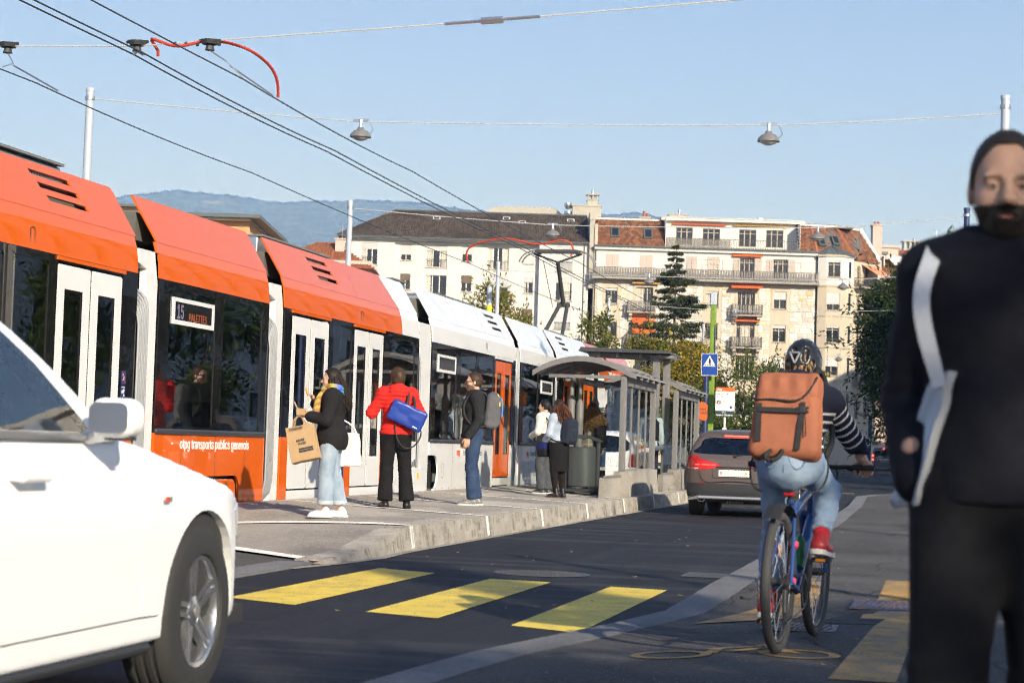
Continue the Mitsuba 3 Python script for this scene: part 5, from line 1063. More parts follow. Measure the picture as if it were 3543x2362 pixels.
def lamp(x, y, z, label, R_=.195):                            # z: top of the shade
    k = thing('street_lamp', label, 'street lamp', 'round grey lamps hung on the span wires')
    P = np.array(T().translate([x, y, z]).matrix)
    add(k + '__shade', xf(lathe([(0.05, .0), (.07, -.04), (R_ * .35, -.045), (R_ * .65, -.07), (R_ * .9, -.12), (R_, -.17), (R_, -.185), (R_ * .94, -.185), (R_ * .85, -.12), (.0, -.08)], 24), P), M_GREYP, smooth=40)
    add(k + '__glass', xf(lathe([(R_ * .8, -.18), (R_ * .6, -.22), (R_ * .3, -.245), (0, -.25)], 20), P), pr('lamp_glass', (.5, .5, .47), .25) if 'mat_lamp_glass' not in scene else 'mat_lamp_glass', smooth=True)
    add(k + '__hanger', cat([tube([(x, y, z + .14), (x, y, z)], .03, 6), bx(x - .14, x + .14, y - .015, y + .015, z + .1, z + .15), tube([(x + .16, y, z + .12), (x + .24, y, z - .05), (x + R_ * .95, y, z - .12)], .008, 4)]), M_GALV)
span(0, [(-15.65, 34, 7.36), (-10.42, 34, 6.90), (-3.02, 34, 6.80), (.87, 34, 6.98)], .02, 'pale span wire with two lamps from the mast behind the near tram section')
span(0, [(-15.75, 51, 7.42), (-10.2, 51, 7.0), (-3.2, 51, 6.97), (.45, 51, 7.28)], .02, 'second span wire ending at the dark blue mast')
span(0, [(-15.6, 68.7, 7.4), (-10.2, 68.7, 7.25), (-3.4, 68.7, 7.2), (1.5, 68.7, 7.6)], .02, 'third span wire in front of the stone house')
span(0, [(-14.5, 86, 7.6), (-8.9, 86, 7.3), (-3.4, 86, 7.4), (3, 86, 7.7)], .02, 'fourth span wire in front of the stone house')
lamp(-10.42, 34, 6.80, 'grey round lamp on the nearest span wire, left of the two'); lamp(-3.02, 34, 6.70, 'grey round lamp on the nearest span wire, right of the two')
lamp(-10.2, 51, 6.9, 'grey round lamp before the dark roof of the white block'); lamp(-3.2, 51, 6.87, 'dark round lamp before the red brown mansard roof')
lamp(-10.2, 68.7, 7.2, 'grey round lamp left of the spruce, before the long balcony'); lamp(-3.4, 68.7, 7.1, 'grey round lamp before the corner bay of the stone house')
lamp(-8.9, 86, 7.25, 'grey round lamp before the upper small balcony'); lamp(-6.9, 104, 7.1, 'small grey lamp showing over the cycle helmet'); lamp(-5.3, 104, 6.3, 'small grey lamp before the lower bay windows')
# contact wires and the pair of feeders
def wire(label, x, z, ys, r=.010, dx=0.0):
    k = thing('contact_wire', label, 'wire')
    pts = []
    for a, b in zip(ys[:-1], ys[1:]): pts.append(sagwire((x + dx * a, a, z), (x + dx * b, b, z), .05, 9))
    add(k, tube(np.vstack(pts), r, 5), M_WIRE)
    return k
YS = [2, 8.2, 25.2, 34, 51, 68.7, 86, 104, 130]
wire('dark contact wire over the standing tram', -9.42, 5.99, YS)
wire('dark contact wire over the far track, lowest at the left', -12.5, 5.97, YS)
wire('left one of the twin feeder wires between the tracks', -11.06, 6.36, YS, .012); wire('right one of the twin feeder wires between the tracks', -10.90, 6.37, YS, .012)
# cross span with red feeder cable near the camera
sp_ = span(0, [(-17, 25.2, 6.75), (-12.95, 25.2, 6.50), (-11.03, 25.2, 6.47), (-9.95, 25.2, 6.53), (-5.95, 25.2, 6.75), (1.5, 25.2, 7.25)], .0, 'thin grey cross wire high at the top left')
add(sp_ + '__turnbuckle', cat([tube([(-6.6, 25.2, 6.715), (-5.3, 25.2, 6.795)], .022, 6), tube([(-6.1, 25.2, 6.745), (-5.8, 25.2, 6.76)], .05, 6)]), M_GALV)
M_REDC = pr('red_cable', (.52, .05, .02), .5)
def insul(x, y, z, k): add(k + '__insulator', cat([tube([(x, y, z + .05), (x, y, z - .10)], [.03, .07], 8), tube([(x, y, z + .04), (x, y, z - .02)], [.14, .11], 8), tube([(x - .16, y, z + .03), (x + .16, y, z + .03)], .025, 5)]), M_DKGREY)
for x in (-12.95, -11.0, -9.93): insul(x, 25.2, 6.5, sp_)
for m_ in (tube([(-12.95, 25.2, 6.4), (-12.6, 24.7, 6.15), (-12.5, 24.2, 6.0)], .009, 4), tube([(-12.6, 24.7, 6.12), (-12.5, 25.9, 5.99)], .012, 4), tube([(-9.93, 25.2, 6.4), (-9.6, 25.0, 6.2), (-9.42, 25.2, 6.0)], .009, 4), tube([(-9.55, 25.0, 6.14), (-9.42, 26.4, 5.99)], .012, 4), tube([(-11.0, 25.2, 6.42), (-11.06, 25.2, 6.36)], .03, 5), tube([(-11.0, 25.2, 6.42), (-10.9, 25.2, 6.36)], .03, 5)): add(sp_ + '__hanger', m_, M_GALV)
rc = thing('feeder_cable', 'red feeder cable hanging in a bow from the cross wire at the top left', 'cable')
add(rc, tube(spline([(-10.75, 25.35, 6.36), (-10.76, 25.3, 6.47), (-10.82, 25.25, 6.57), (-10.55, 25.2, 6.49), (-10.0, 25.2, 6.53), (-9.6, 25.35, 6.5), (-9.42, 25.9, 6.42), (-9.38, 26.4, 6.25), (-9.41, 26.6, 6.0)], 40), .022, 8), M_REDC, smooth=60)
add(rc + '__clamp', cat([tube([(-10.45 + .16 * q, 25.2, 6.49), (-10.42 + .16 * q, 25.2, 6.494)], .034, 8) for q in range(5)]), M_DKGREY)
rc = thing('feeder_cable', 'small red feeder cable above the pantograph, before the white block', 'cable')
add(rc, tube(spline([(-12.55, 51.3, 5.98), (-12.55, 51.2, 6.35), (-12.1, 51.1, 6.55), (-11.3, 51.05, 6.62), (-10.5, 51.1, 6.5), (-9.8, 51.2, 6.58), (-9.7, 51.3, 6.45), (-9.75, 51.3, 6.2)], 36), .025, 6), M_REDC, smooth=60)

# ---------------------------------------------------------------- glass shelters
def shelter(y0, label):
    k = thing('bus_shelter', label, 'shelter')
    pz = .28
    xs_, xl, L = -5.62, -7.30, 3.95                          # side plane, left tip, depth
    arch = lambda x: 2.42 + .30 * math.sin(math.pi * np.clip((x - xl + .02) / 1.85, 0, 1)) ** .8
    X_ = np.linspace(xl, -5.38, 15)
    A = [(x, arch(x)) for x in X_]
    prof = Polygon([(x, z) for x, z in A] + [(x, z + .035) for x, z in A[::-1]])
    add(k + '__roof', cat([xz(Polygon([(x, z + .01) for x, z in A] + [(x, z + .022) for x, z in A[::-1]]), y0 + L, L - .02)]), pr('shelter_roof', (.30, .295, .29), .35) if 'mat_shelter_roof' not in scene else 'mat_shelter_roof', smooth=40)
    for t in np.linspace(0, 1, 6): add(k + '__rib', xz(Polygon([(x, z - .05) for x, z in A] + [(x, z + .05) for x, z in A[::-1]]), y0 + .06 + t * (L - .08), .055), M_GREYP, smooth=40)
    for t in (.2, .4, .6, .8): add(k + '__roof_clip', cat([bx(-5.58, -5.47, y0 + t * L - .02, y0 + t * L + .02, 2.505, 2.53)]), M_DKGREY)
    for yy in (y0 + .05, y0 + L - .15): add(k + '__post', rbx(xs_ - .05, xs_ + .06, yy, yy + .11, pz + .42, 2.42, .012, 6), M_GREYP, smooth=40)
    add(k + '__edge_beam', cat([rbx(xs_ - .04, xs_ + .05, y0 + .16, y0 + L - .15, 2.25, 2.42, .01, 6)]), M_GREYP, smooth=40)
    add(k + '__cross_beam', cat([bx(-7.0, xs_ - .05, y0 + .06, y0 + .12, 2.37, 2.43), bx(-7.0, xs_ - .05, y0 + L - .13, y0 + L - .07, 2.37, 2.43), tube([(-6.65, y0 + .1, 2.36), (-6.65, y0 + L - .1, 2.36)], .055, 10)]), M_GREYP, smooth=50)
    for q in range(1, 4): add(k + '__mullion', bx(xs_ - .015, xs_ + .02, y0 + .16 + (L - .3) * q / 4 - .02, y0 + .16 + (L - .3) * q / 4 + .02, .74, 2.25), M_GREYP)
    for q in range(4): add(k + '__glass_pane', bx(xs_ - .003, xs_ + .003, y0 + .16 + (L - .3) * q / 4 + .025, y0 + .16 + (L - .3) * (q + 1) / 4 - .025, .74, 2.25), M_PANE)
    add(k + '__glass_pane', bx(xs_ - .003, xs_ + .003, y0 - 1.65, y0 + .04, .64, 2.2), M_PANE)
    add(k + '__glass_rail', cat([bx(xs_ - .02, xs_ + .02, y0 - 1.7, y0 + .04, .60, .64), bx(xs_ - .02, xs_ + .02, y0 + .16, y0 + L - .15, .70, .74)]), M_GREYP)
    wall = cat([hexa([(xs_ - .12, y0 + .0, .2), (xs_ + .14, y0 + .0, .2), (xs_ + .14, y0 + L, .2), (xs_ - .12, y0 + L, .2), (xs_ - .10, y0 + .0, .70), (xs_ + .10, y0 + .0, .70), (xs_ + .10, y0 + L, .72), (xs_ - .10, y0 + L, .72)]),
                hexa([(xs_ - .10, y0 - 1.7, .2), (xs_ + .02, y0 - 1.7, .2), (xs_ + .02, y0 - .002, .2), (xs_ - .10, y0 - .002, .2), (xs_ - .09, y0 - 1.7, .6), (xs_ + .0, y0 - 1.7, .6), (xs_ + .0, y0 - .002, .62), (xs_ - .09, y0 - .002, .62)])])
    add(k + '__concrete_wall', wall, M_CONC)
    add(k + '__pillar', hexa([(xs_ - .14, y0 - .02, .2), (xs_ + .165, y0 - .02, .2), (xs_ + .165, y0 + .34, .2), (xs_ - .14, y0 + .34, .2), (xs_ - .13, y0 - .01, .70), (xs_ + .13, y0 - .01, .70), (xs_ + .13, y0 + .33, .70), (xs_ - .13, y0 + .33, .70)]), M_CONC)
    add(k + '__bench', cat([rbx(-6.35, -5.80, y0 + .3, y0 + 3.6, .70, .75, .015, 6)]), pr('bench_pale', (.42, .44, .44), .5) if 'mat_bench_pale' not in scene else 'mat_bench_pale', smooth=40)
    for yy in (y0 + .6, y0 + 1.9, y0 + 3.2): add(k + '__bench_leg', bx(-6.2, -5.95, yy, yy + .08, .2, .70), M_GREYP)
    for yy in (y0 + .9, y0 + L - .5): add(k + '__column', cat([tube([(-6.72, yy, .2), (-6.72, yy, 2.0)], .075, 12), tube([(-6.72, yy, 2.0), (-6.72, yy, 2.08)], [.075, .045], 12), tube([(-6.72, yy, 2.08), (-6.72, yy, 2.72)], .042, 12)]), M_GREYP, smooth=45)
    return k
SH1 = shelter(35.0, 'near glass shelter with arched grey roof on a concrete base')
SH2 = shelter(42.2, 'farther glass shelter with arched grey roof, behind the twin square posts')
cp = thing('canopy', 'flat dark canopy on twin square posts between the two shelters', 'canopy')
for x, y in ((-5.97, 42.0 - .35), (-5.80, 42.05)): add(cp + '__post', rbx(x - .07, x + .07, y - .10, y + .10, .27, 3.06, .008, 6), M_GREYP, smooth=40)
add(cp + '__roof', hexa([(-7.6, 41.2, 3.17), (-5.62, 41.2, 3.15), (-5.62, 43.4, 3.15), (-7.6, 43.4, 3.17), (-7.55, 41.2, 3.26), (-5.70, 41.2, 3.21), (-5.70, 43.4, 3.21), (-7.55, 43.4, 3.26)]), M_DKGREY)
add(cp + '__beam', hexa([(-7.45, 41.75, 3.07), (-5.9, 41.75, 3.02), (-5.9, 41.95, 3.02), (-7.45, 41.95, 3.07), (-7.5, 41.75, 3.165), (-5.75, 41.75, 3.145), (-5.75, 41.95, 3.145), (-7.5, 41.95, 3.165)]), M_GREYP)
add(cp + '__cap_beam', bx(-6.1, -5.6, 41.5, 42.2, 3.06, 3.13), M_GREYP)
for x in (-7.2, -6.8, -6.3): add(cp + '__spotlight', tube([(x, 41.5, 3.15), (x, 41.5, 3.06)], [.02, .045], 8), M_GALV)
add(cp + '__handrail', tube([(-5.66, 39.0, 1.13), (-5.66, 42.1, 1.18)], .045, 10), M_STEEL, smooth=50)
add(cp + '__foot', rbx(-6.2, -5.55, 41.3, 42.4, .2, .34, .02, 6), M_CONC, smooth=40)
# litter bin
lb = thing('litter_bin', 'tall dark grey litter bin with peaked lid before the near shelter', 'litter bin')
bxx, byy = -6.30, 34.9
add(lb + '__barrel', xf(lathe([(0, .40), (.235, .40), (.255, .42), (.255, 1.10), (.235, 1.12), (.235, 1.0), (0, 1.0)], 28), np.array(T().translate([bxx, byy, 0]).matrix)), pr('bin_grey', (.075, .08, .082), .38), smooth=40)
for s in (-1, 1): add(lb + '__side_post', cat([rbx(bxx + s * .285 - .03, bxx + s * .285 + .03, byy - .05, byy + .05, .27, 1.24, .01, 6)]), M_DKGREY, smooth=40)
add(lb + '__lid', xf(ext(Polygon([(-.31, .0), (-.2, .055), (-.03, .10), (0, .075), (.03, .10), (.2, .055), (.31, 0), (.31, -.02), (.1, .04), (0, .02), (-.1, .04), (-.31, -.02)]), .5), mat4([1, 0, 0], [0, 0, 1], [0, -1, 0], [bxx, byy + .25, 1.24])), M_DKGREY)
add(lb + '__base', cat([rbx(bxx - .27, bxx + .27, byy - .2, byy + .2, .31, .37, .01, 6), tube([(bxx - .2, byy, .27), (bxx - .2, byy, .32)], .04, 6), tube([(bxx + .2, byy, .27), (bxx + .2, byy, .32)], .04, 6)]), M_DKGREY)
# post with the round coat of arms
dp = thing('emblem_post', 'grey stepped post with a round yellow and red emblem under the shelter roof', 'post')
ex, ey, ez = -6.55, 35.85, 2.43
add(dp + '__pole', cat([tube([(ex, ey, .25), (ex, ey, 1.92)], .068, 14), tube([(ex, ey, 1.92), (ex, ey, 2.0)], [.068, .036], 14), tube([(ex, ey, 2.0), (ex, ey, 2.66)], .036, 12)]), M_GREYP, smooth=45)
XZF = lambda x, y, z: mat4([1, 0, 0], [0, 0, 1], [0, -1, 0], [x, y, z])
add(dp + '__disc', xf(ext(Point(0, 0).buffer(.105, 24), .04), XZF(ex, ey - .03, ez)), M_GREYP)
add(dp + '__yellow_half', xf(ext(Point(0, 0).buffer(.075, 24).intersection(sbox(-1, -1, 0, 1)), .004), XZF(ex, ey - .07, ez)), pr('emblem_yellow', (.75, .52, .02), .4))
add(dp + '__red_half', xf(ext(Point(0, 0).buffer(.075, 24).intersection(sbox(0, -1, 1, 1)), .004), XZF(ex, ey - .07, ez)), pr('emblem_red', (.62, .03, .02), .4))
eagle = unary_union([Point(-.02, .035).buffer(.011), Polygon([(-.026, .03), (-.006, .03), (-.004, -.02), (-.02, -.045), (-.03, -.02)]), Polygon([(-.022, .02), (-.06, .04), (-.055, .012), (-.064, 0), (-.05, -.008), (-.045, -.02), (-.026, -.005)]), Polygon([(-.02, -.04), (-.04, -.055), (-.008, -.058)])])
add(dp + '__half_eagle', xf(ext(eagle, .003), XZF(ex, ey - .0745, ez)), M_BLACKM)
key_ = unary_union([sbox(.026, -.035, .033, .03), sbox(.033, .012, .05, .028), Point(.03, -.045).buffer(.016).difference(Point(.03, -.045).buffer(.007))])
add(dp + '__key', xf(ext(key_, .003), XZF(ex, ey - .0745, ez)), 'mat_emblem_yellow')
# ticket machine seen through the shelter glass
tk = thing('ticket_machine', 'tall pale ticket machine with an orange head inside the farther shelter', 'ticket machine')
add(tk + '__body', rbx(-7.05, -6.5, 44.0, 44.5, .25, 2.06, .02, 6), pr('ticket_pale', (.33, .40, .39), .4), smooth=40)
add(tk + '__head', rbx(-7.12, -6.46, 43.95, 44.55, 2.06, 2.36, .02, 6), pr('ticket_orange', (.60, .22, .02), .4), smooth=40)
add(tk + '__logo', xf(glyphs('σtpg', .09, True, .8), XZF(-7.08, 43.945, 2.12)), M_WHITE)
# signs beyond the shelters
gp = thing('green_post', 'tall green post with a grey lamp head beyond the shelters', 'post')
add(gp + '__shaft', rbx(-6.97, -6.80, 59.95, 60.1, .25, 5.6, .02, 6), pr('post_green', (.16, .26, .03), .45), smooth=40); add(gp + '__lamp_head', rbx(-6.98, -6.79, 59.94, 60.11, 5.605, 5.99, .02, 6), M_POLE, smooth=40); add(gp + '__slot', bx(-6.83, -6.80, 59.93, 59.948, 4.0, 5.0), M_NAVY)
bpz = thing('blue_post', 'dark blue post carrying the crossing sign and the orange notice', 'post')
add(bpz + '__pole', cat([tube([(-7.03, 59.75, .25), (-7.03, 59.75, 3.4)], .075, 12), tube([(-7.03, 59.75, 2.85), (-7.03, 59.75, 3.05)], .09, 12)]), M_NAVY, smooth=50)
cs = thing('crossing_sign', 'blue pedestrian crossing sign with white triangle on the dark blue post', 'traffic sign')
sx0, sx1, sz0, sz1 = -7.17, -6.67, 3.42, 4.10
add(cs + '__board', xf(ext(rrect(sx0, sz0, sx1, sz1, .03), .02), XZF(0, 59.66, 0)), pr('sign_blue', (.012, .055, .30), .4))
add(cs + '__border', xf(ext(rrect(sx0, sz0, sx1, sz1, .03).difference(rrect(sx0 + .012, sz0 + .012, sx1 - .012, sz1 - .012, .025)), .002), XZF(0, 59.64, 0)), M_WHITE)
tri = Polygon([(-7.115, 3.70), (-6.725, 3.70), (-6.92, 4.04)])
add(cs + '__triangle', xf(ext(tri, .002), XZF(0, 59.6395, 0)), M_WHITE)
walk = unary_union([Point(-6.915, 3.945).buffer(.024), Polygon([(-6.945, 3.92), (-6.89, 3.92), (-6.88, 3.83), (-6.895, 3.80), (-6.94, 3.80), (-6.955, 3.83)]), Polygon([(-6.94, 3.80), (-6.915, 3.80), (-6.925, 3.735), (-6.955, 3.735)]), Polygon([(-6.915, 3.80), (-6.895, 3.80), (-6.875, 3.735), (-6.90, 3.735)])] + [Polygon([(-7.07 + .06 * q, 3.715), (-7.04 + .06 * q, 3.715), (-7.03 + .055 * q, 3.76), (-7.05 + .055 * q, 3.76)]) for q in range(6)])
add(cs + '__walking_figure', xf(ext(walk, .002), XZF(0, 59.637, 0)), M_BLACKM)
on = thing('notice_board', 'orange out of service board hung on the dark blue post', 'notice')
add(on + '__board', xf(ext(Polygon([(-7.30, 2.15), (-7.24, 2.08), (-7.0, 2.04), (-6.95, 2.12), (-6.94, 2.52), (-7.02, 2.60), (-7.14, 2.62), (-7.29, 2.52)]), .02), XZF(0, 59.62, 0)), pr('notice_orange', (.52, .10, .015), .6))
for t, z in (('Hors', 2.36), ('service', 2.25)): add(on + '__text', xf(glyphs(t, .075, True, .7), XZF(-7.16, 59.598, z)), M_BLACKM)
ss = thing('stop_sign_panel', 'white tram stop panel with orange header on a pale post', 'stop sign')
a0, a1, b0, b1 = -6.69, -6.11, 2.19, 3.07
for nm, z0, z1, c in (('header', 2.95, b1, M_TOR), ('panel', 2.36, 2.948, M_WHITE), ('footer', b0, 2.358, pr('sign_darkgreen', (.02, .045, .04), .5))): add(f'{ss}__{nm}', bx(a0, a1, 59.46, 59.5, z0, z1), c)
add(ss + '__logo', xf(glyphs('σtpg', .06, True, .9), XZF(a0 + .03, 59.458, 2.985)), M_WHITE)
M_INK = pr('ink', (.03, .03, .03), .6)
for t, z, h, b in (('Maison de', 2.85, .058, False), ('la Paix', 2.765, .058, False)): add(ss + '__text', xf(glyphs(t, h, b, .95), XZF(a0 + .03, 59.458, z)), M_INK)
add(ss + '__line_badge', xf(ext(rrect(a0 + .03, 2.56, a0 + .18, 2.665, .05), .002), XZF(0, 59.459, 0)), pr('badge_brown', (.12, .05, .02), .5)); add(ss + '__line_number', xf(glyphs('15', .065, True, .9), XZF(a0 + .06, 59.456, 2.58)), M_WHITE)
for q, t in enumerate(('Gare Cornavin', 'Plainpalais', 'Lancy-Pont-Rouge-Gare', 'Palettes')): add(ss + '__small_text', xf(glyphs(t, .024, False, .85), XZF(a0 + .22, 59.458, 2.68 - .036 * q)), M_INK)
add(ss + '__text', xf(glyphs('Genève-Sécheron', .05, True, .85), XZF(a0 + .02, 59.458, 2.21)), M_WHITE); add(ss + '__text', xf(glyphs('300 m', .034, True, .85), XZF(a0 + .2, 59.458, 2.295)), M_WHITE)
add(ss + '__badge', xf(ext(Point(-6.22, 2.47).buffer(.04), .002), XZF(0, 59.459, 0)), M_STK)
add(ss + '__post', cat([tube([(-6.41, 59.55, .25), (-6.41, 59.55, 2.2)], .035, 10), rbx(-6.47, -6.35, 59.5, 59.62, .25, 1.85, .01, 6)]), M_WHITE, smooth=40)
# far street furniture
fs = thing('signal_post', 'dark post with a lit i sign in the far shaded street', 'post')
add(fs + '__pole', tube([(-3.72, 106, 0), (-3.66, 106, 3.3)], .10, 8), M_NAVY, smooth=50)
add(fs + '__sign_box', xf(ext(rrect(-4.08, 1.68, -3.62, 2.12, .08), .1), XZF(0, 105.9, 0)), M_BLACKM); add(fs + '__sign_frame', xf(ext(rrect(-4.07, 1.69, -3.63, 2.11, .07).difference(rrect(-4.03, 1.73, -3.67, 2.07, .05)), .01), XZF(0, 105.79, 0)), M_WHITE); add(fs + '__letter', xf(ext(unary_union([sbox(-3.875, 1.78, -3.825, 1.93), sbox(-3.875, 1.97, -3.825, 2.02)]), .01), XZF(0, 105.79, 0)), M_WHITE)
add(fs + '__camera_box', bx(-3.55, -3.2, 105.9, 106.1, 1.75, 1.95), M_GREYP)
sp4 = thing('speed_board', 'dark speed board showing 40 hung before the bay window', 'traffic sign')
add(sp4 + '__board', bx(-6.43, -6.03, 109.9, 110.0, 5.45, 5.80), M_BLACKM); add(sp4 + '__digits', xf(glyphs('40', .18, True, .95), XZF(-6.39, 109.895, 5.53)), pr('digits_yellow', (.45, .42, .03), .6)); add(sp4 + '__hanger', tube([(-6.23, 110, 5.8), (-6.23, 110, 7.5)], .01, 4), M_WIRE)
# ---------------------------------------------------------------- cars, built from a side, a plan and a front outline
def sd_poly(P, poly):                                       # signed distance of 2-d points to a closed outline
    V_ = np.asarray(poly, float); d = np.full(len(P), 1e9); ins = np.zeros(len(P), bool)
    for a, b in zip(V_, np.roll(V_, -1, 0)):
        e = b - a; w = P - a; t = np.clip((w @ e) / (e @ e), 0, 1); d = np.minimum(d, np.linalg.norm(w - t[:, None] * e, axis=1))
        c = (a[1] > P[:, 1]) != (b[1] > P[:, 1]); ins ^= c & (P[:, 0] < (b[0] - a[0]) * (P[:, 1] - a[1]) / (b[1] - a[1] + 1e-12) + a[0])
    return np.where(ins, -d, d)
def curve(pts, n=6):                                        # closed smooth outline through the points
    p = np.asarray(pts, float); m = len(p); out = []
    for i in range(m):
        p0, p1, p2, p3 = p[i - 1], p[i], p[(i + 1) % m], p[(i + 2) % m]
        for t in np.arange(n) / n: out.append(.5 * (2 * p1 + (p2 - p0) * t + (2 * p0 - 5 * p1 + 4 * p2 - p3) * t * t + (3 * p1 - p0 - 3 * p2 + p3) * t ** 3))
    return np.array(out)
def car_solid(side_, plan, frontp, h, off=0.0, k=.07, extra=None):
    lo = np.array([-1.05, side_[:, 0].min() - .05, .2]); hi = np.array([1.05, side_[:, 0].max() + .05, side_[:, 1].max() + .05])
    n = np.ceil((hi - lo) / h).astype(int) + 1
    X_, Y_, Z_ = (lo[i] + h * np.arange(n[i] + 3) for i in range(3))
    def grid(A, B, poly): q = np.stack(np.meshgrid(A, B, indexing='ij'), -1).reshape(-1, 2); return sd_poly(q, poly).reshape(len(A), len(B))
    S_, P_2, F_2 = grid(Y_, Z_, side_), grid(X_, Y_, plan), grid(X_, Z_, frontp)
    from scipy.interpolate import RegularGridInterpolator as RG
    iS, iP, iF = RG((Y_, Z_), S_, bounds_error=False, fill_value=1), RG((X_, Y_), P_2, bounds_error=False, fill_value=1), RG((X_, Z_), F_2, bounds_error=False, fill_value=1)
    def f(p):
        a, b, c = iS(p[:, 1:]), iP(p[:, :2]), iF(p[:, [0, 2]])
        v = -smin(-smin_max(a, b, k), -c, k * 1.0) if False else smin_max(smin_max(a, b, k), c, k)
        if extra is not None: v = extra(p, v)
        return v - off
    return nets(f, lo, hi, h)
def smin_max(a, b, k): return -smin(-a, -b, k)
def mf(mesh):
    q = m3.Manifold(m3.Mesh(np.asarray(mesh.vertices, np.float32), np.asarray(mesh.faces, np.uint32)))
    if q.is_empty(): raise RuntimeError('not a solid')
    return q
def prism_x(poly, x0, x1):                                  # polygon in (y, z) across x
    return m3.Manifold.extrude(m3.CrossSection([np.asarray(poly, float)], m3.FillRule.NonZero), x1 - x0).transform([[0, 0, 1, x0], [1, 0, 0, 0], [0, 1, 0, 0]])
def prism_y(poly, y0, y1):                                  # polygon in (x, z) along y
    return m3.Manifold.extrude(m3.CrossSection([np.asarray(poly, float)], m3.FillRule.NonZero), y1 - y0).transform([[1, 0, 0, 0], [0, 0, -1, y1], [0, 1, 0, 0]])
def cyl_x(y, z, r, x0, x1): return m3.Manifold.cylinder(x1 - x0, r, r, 40).transform([[0, 0, 1, x0], [1, 0, 0, y], [0, 1, 0, z]])
def gap(line, w, x0, x1): return sum((prism_x(np.array(g.exterior.coords)[:-1], x0, x1) for g in [LineString(line).buffer(w / 2, cap_style=2, join_style=2)]), m3.Manifold())
def wheel(key, M, r=.36, w=.235, rim_r=.235, spokes=5, turn=0.0, rimmat=None):  # axle along x, outer face towards +x
    prof = [(rim_r, -w / 2), (r - .045, -w / 2), (r - .012, -w / 2 + .02), (r, -w / 2 + .05)]
    for g in (-.045, 0.0, .045): prof += [(r, g - .012), (r - .009, g - .008), (r - .009, g + .008), (r, g + .012)]
    prof += [(r, w / 2 - .05), (r - .012, w / 2 - .02), (r - .045, w / 2), (rim_r + .012, w / 2 + .004), (rim_r, w / 2 - .008), (rim_r, -w / 2)]
    ax = np.array([[0, 0, 1, 0], [1, 0, 0, 0], [0, 1, 0, 0], [0, 0, 0, 1.0]])
    Mx = M @ ax
    k = numbered(key)
    add(k, xf(lathe(prof, 48), Mx), M_BLACKM, smooth=50)     # hub side, dark
    scene[k]['bsdf'] = {'type': 'ref', 'id': M_RUB}
    z1 = w / 2 - .01
    rim = lathe([(rim_r, -w / 2 + .01), (rim_r, z1), (rim_r - .018, z1 - .004), (rim_r - .03, z1 - .03), (rim_r - .035, -w / 2 + .01)], 48)
    sp = []
    for s in range(spokes):
        a = 2 * math.pi * s / spokes + turn
        P = lambda r_, o, z: (r_ * math.cos(a) - o * math.sin(a), r_ * math.sin(a) + o * math.cos(a), z)
        hi_ = z1 - .006
        for sgn in (-1, 1) if spokes == 5 else (0,):
            o0, o1 = sgn * .022, sgn * .020
            wd = .013 if spokes == 5 else .018
            sp.append(hexa([P(.03, o0 - wd, hi_ - .05), P(rim_r - .012, o1 - wd * .95, hi_ - .04), P(rim_r - .012, o1 + wd * .95, hi_ - .04), P(.03, o0 + wd, hi_ - .05), P(.03, o0 - wd * .8, hi_ - .022), P(rim_r - .012, o1 - wd * .75, hi_), P(rim_r - .012, o1 + wd * .75, hi_), P(.03, o0 + wd * .8, hi_ - .022)]))
        if spokes == 5: sp.append(hexa([P(.03, -.02, hi_ - .05), P(rim_r - .02, -.02, hi_ - .04), P(rim_r - .02, .02, hi_ - .04), P(.03, .02, hi_ - .05), P(.03, -.02, hi_ - .034), P(rim_r - .02, -.02, hi_ - .014), P(rim_r - .02, .02, hi_ - .014), P(.03, .02, hi_ - .034)]))
    hub = [lathe([(0, z1 - .06), (.068, z1 - .055), (.062, z1 - .022), (.035, z1 - .014), (0, z1 - .012)], 24)]
    bolts = [xf(lathe([(0, 0), (.010, 0), (.010, .012), (0, .012)], 8), np.array(T().translate([.052 * math.cos(t), .052 * math.sin(t), z1 - .03]).matrix)) for t in np.arange(5) * 1.2566 + .6 + turn]
    add(k + '__rim', xf(cat([rim] + sp + hub + bolts), Mx), rimmat or M_ALLOY, smooth=35)
    add(k + '__brake_disc', xf(lathe([(0, -.03), (rim_r - .06, -.03), (rim_r - .06, -.015), (0, -.015)], 32), Mx), M_DKGREY, smooth=35)
    add(k + '__hub_cap', xf(lathe([(0, z1 - .010), (.03, z1 - .011), (.028, z1 - .006), (0, z1 - .005)], 20), Mx), M_GREYP, smooth=35)
M_ALLOY = pr('alloy_rim', (.55, .56, .58), .22, metallic=.9)
def carpaint(key, col, metal=0.0, rough=.3):
    return pr(key, col, rough, metallic=metal, clearcoat=1.0, clearcoat_gloss=.97)
M_CWHITE = carpaint('car_white', (.80, .80, .80)); M_CBROWN = carpaint('car_brown', (.115, .088, .076), .35, .34); M_CDARK = carpaint('car_dark', (.02, .022, .028), 0, .3)
M_LAMPR = pr('tail_lamp', (.33, .006, .006), .08, clearcoat=1.0); M_CLEARL = pr('lamp_clear', (.6, .62, .65), .1, clearcoat=1.0); M_MIRR = pr('mirror_glass', (.75, .75, .75), .02, metallic=1.0)
M_TRIM = pr('car_trim', (.028, .029, .032), .5); M_CINT = pr('car_inside', (.035, .035, .035), .8)
scene['mat_car_glass'] = {'type': 'thindielectric', 'int_ior': 1.5, 'specular_transmittance': {'type': 'rgb', 'value': [.22, .27, .25]}}
scene['mat_car_glass_dark'] = {'type': 'thindielectric', 'int_ior': 1.5, 'specular_transmittance': {'type': 'rgb', 'value': [.30, .32, .34]}}
M_GLOW = 'mat_brake_glow'
def glow(key, col): return {'type': 'area', 'radiance': {'type': 'rgb', 'value': list(col)}}
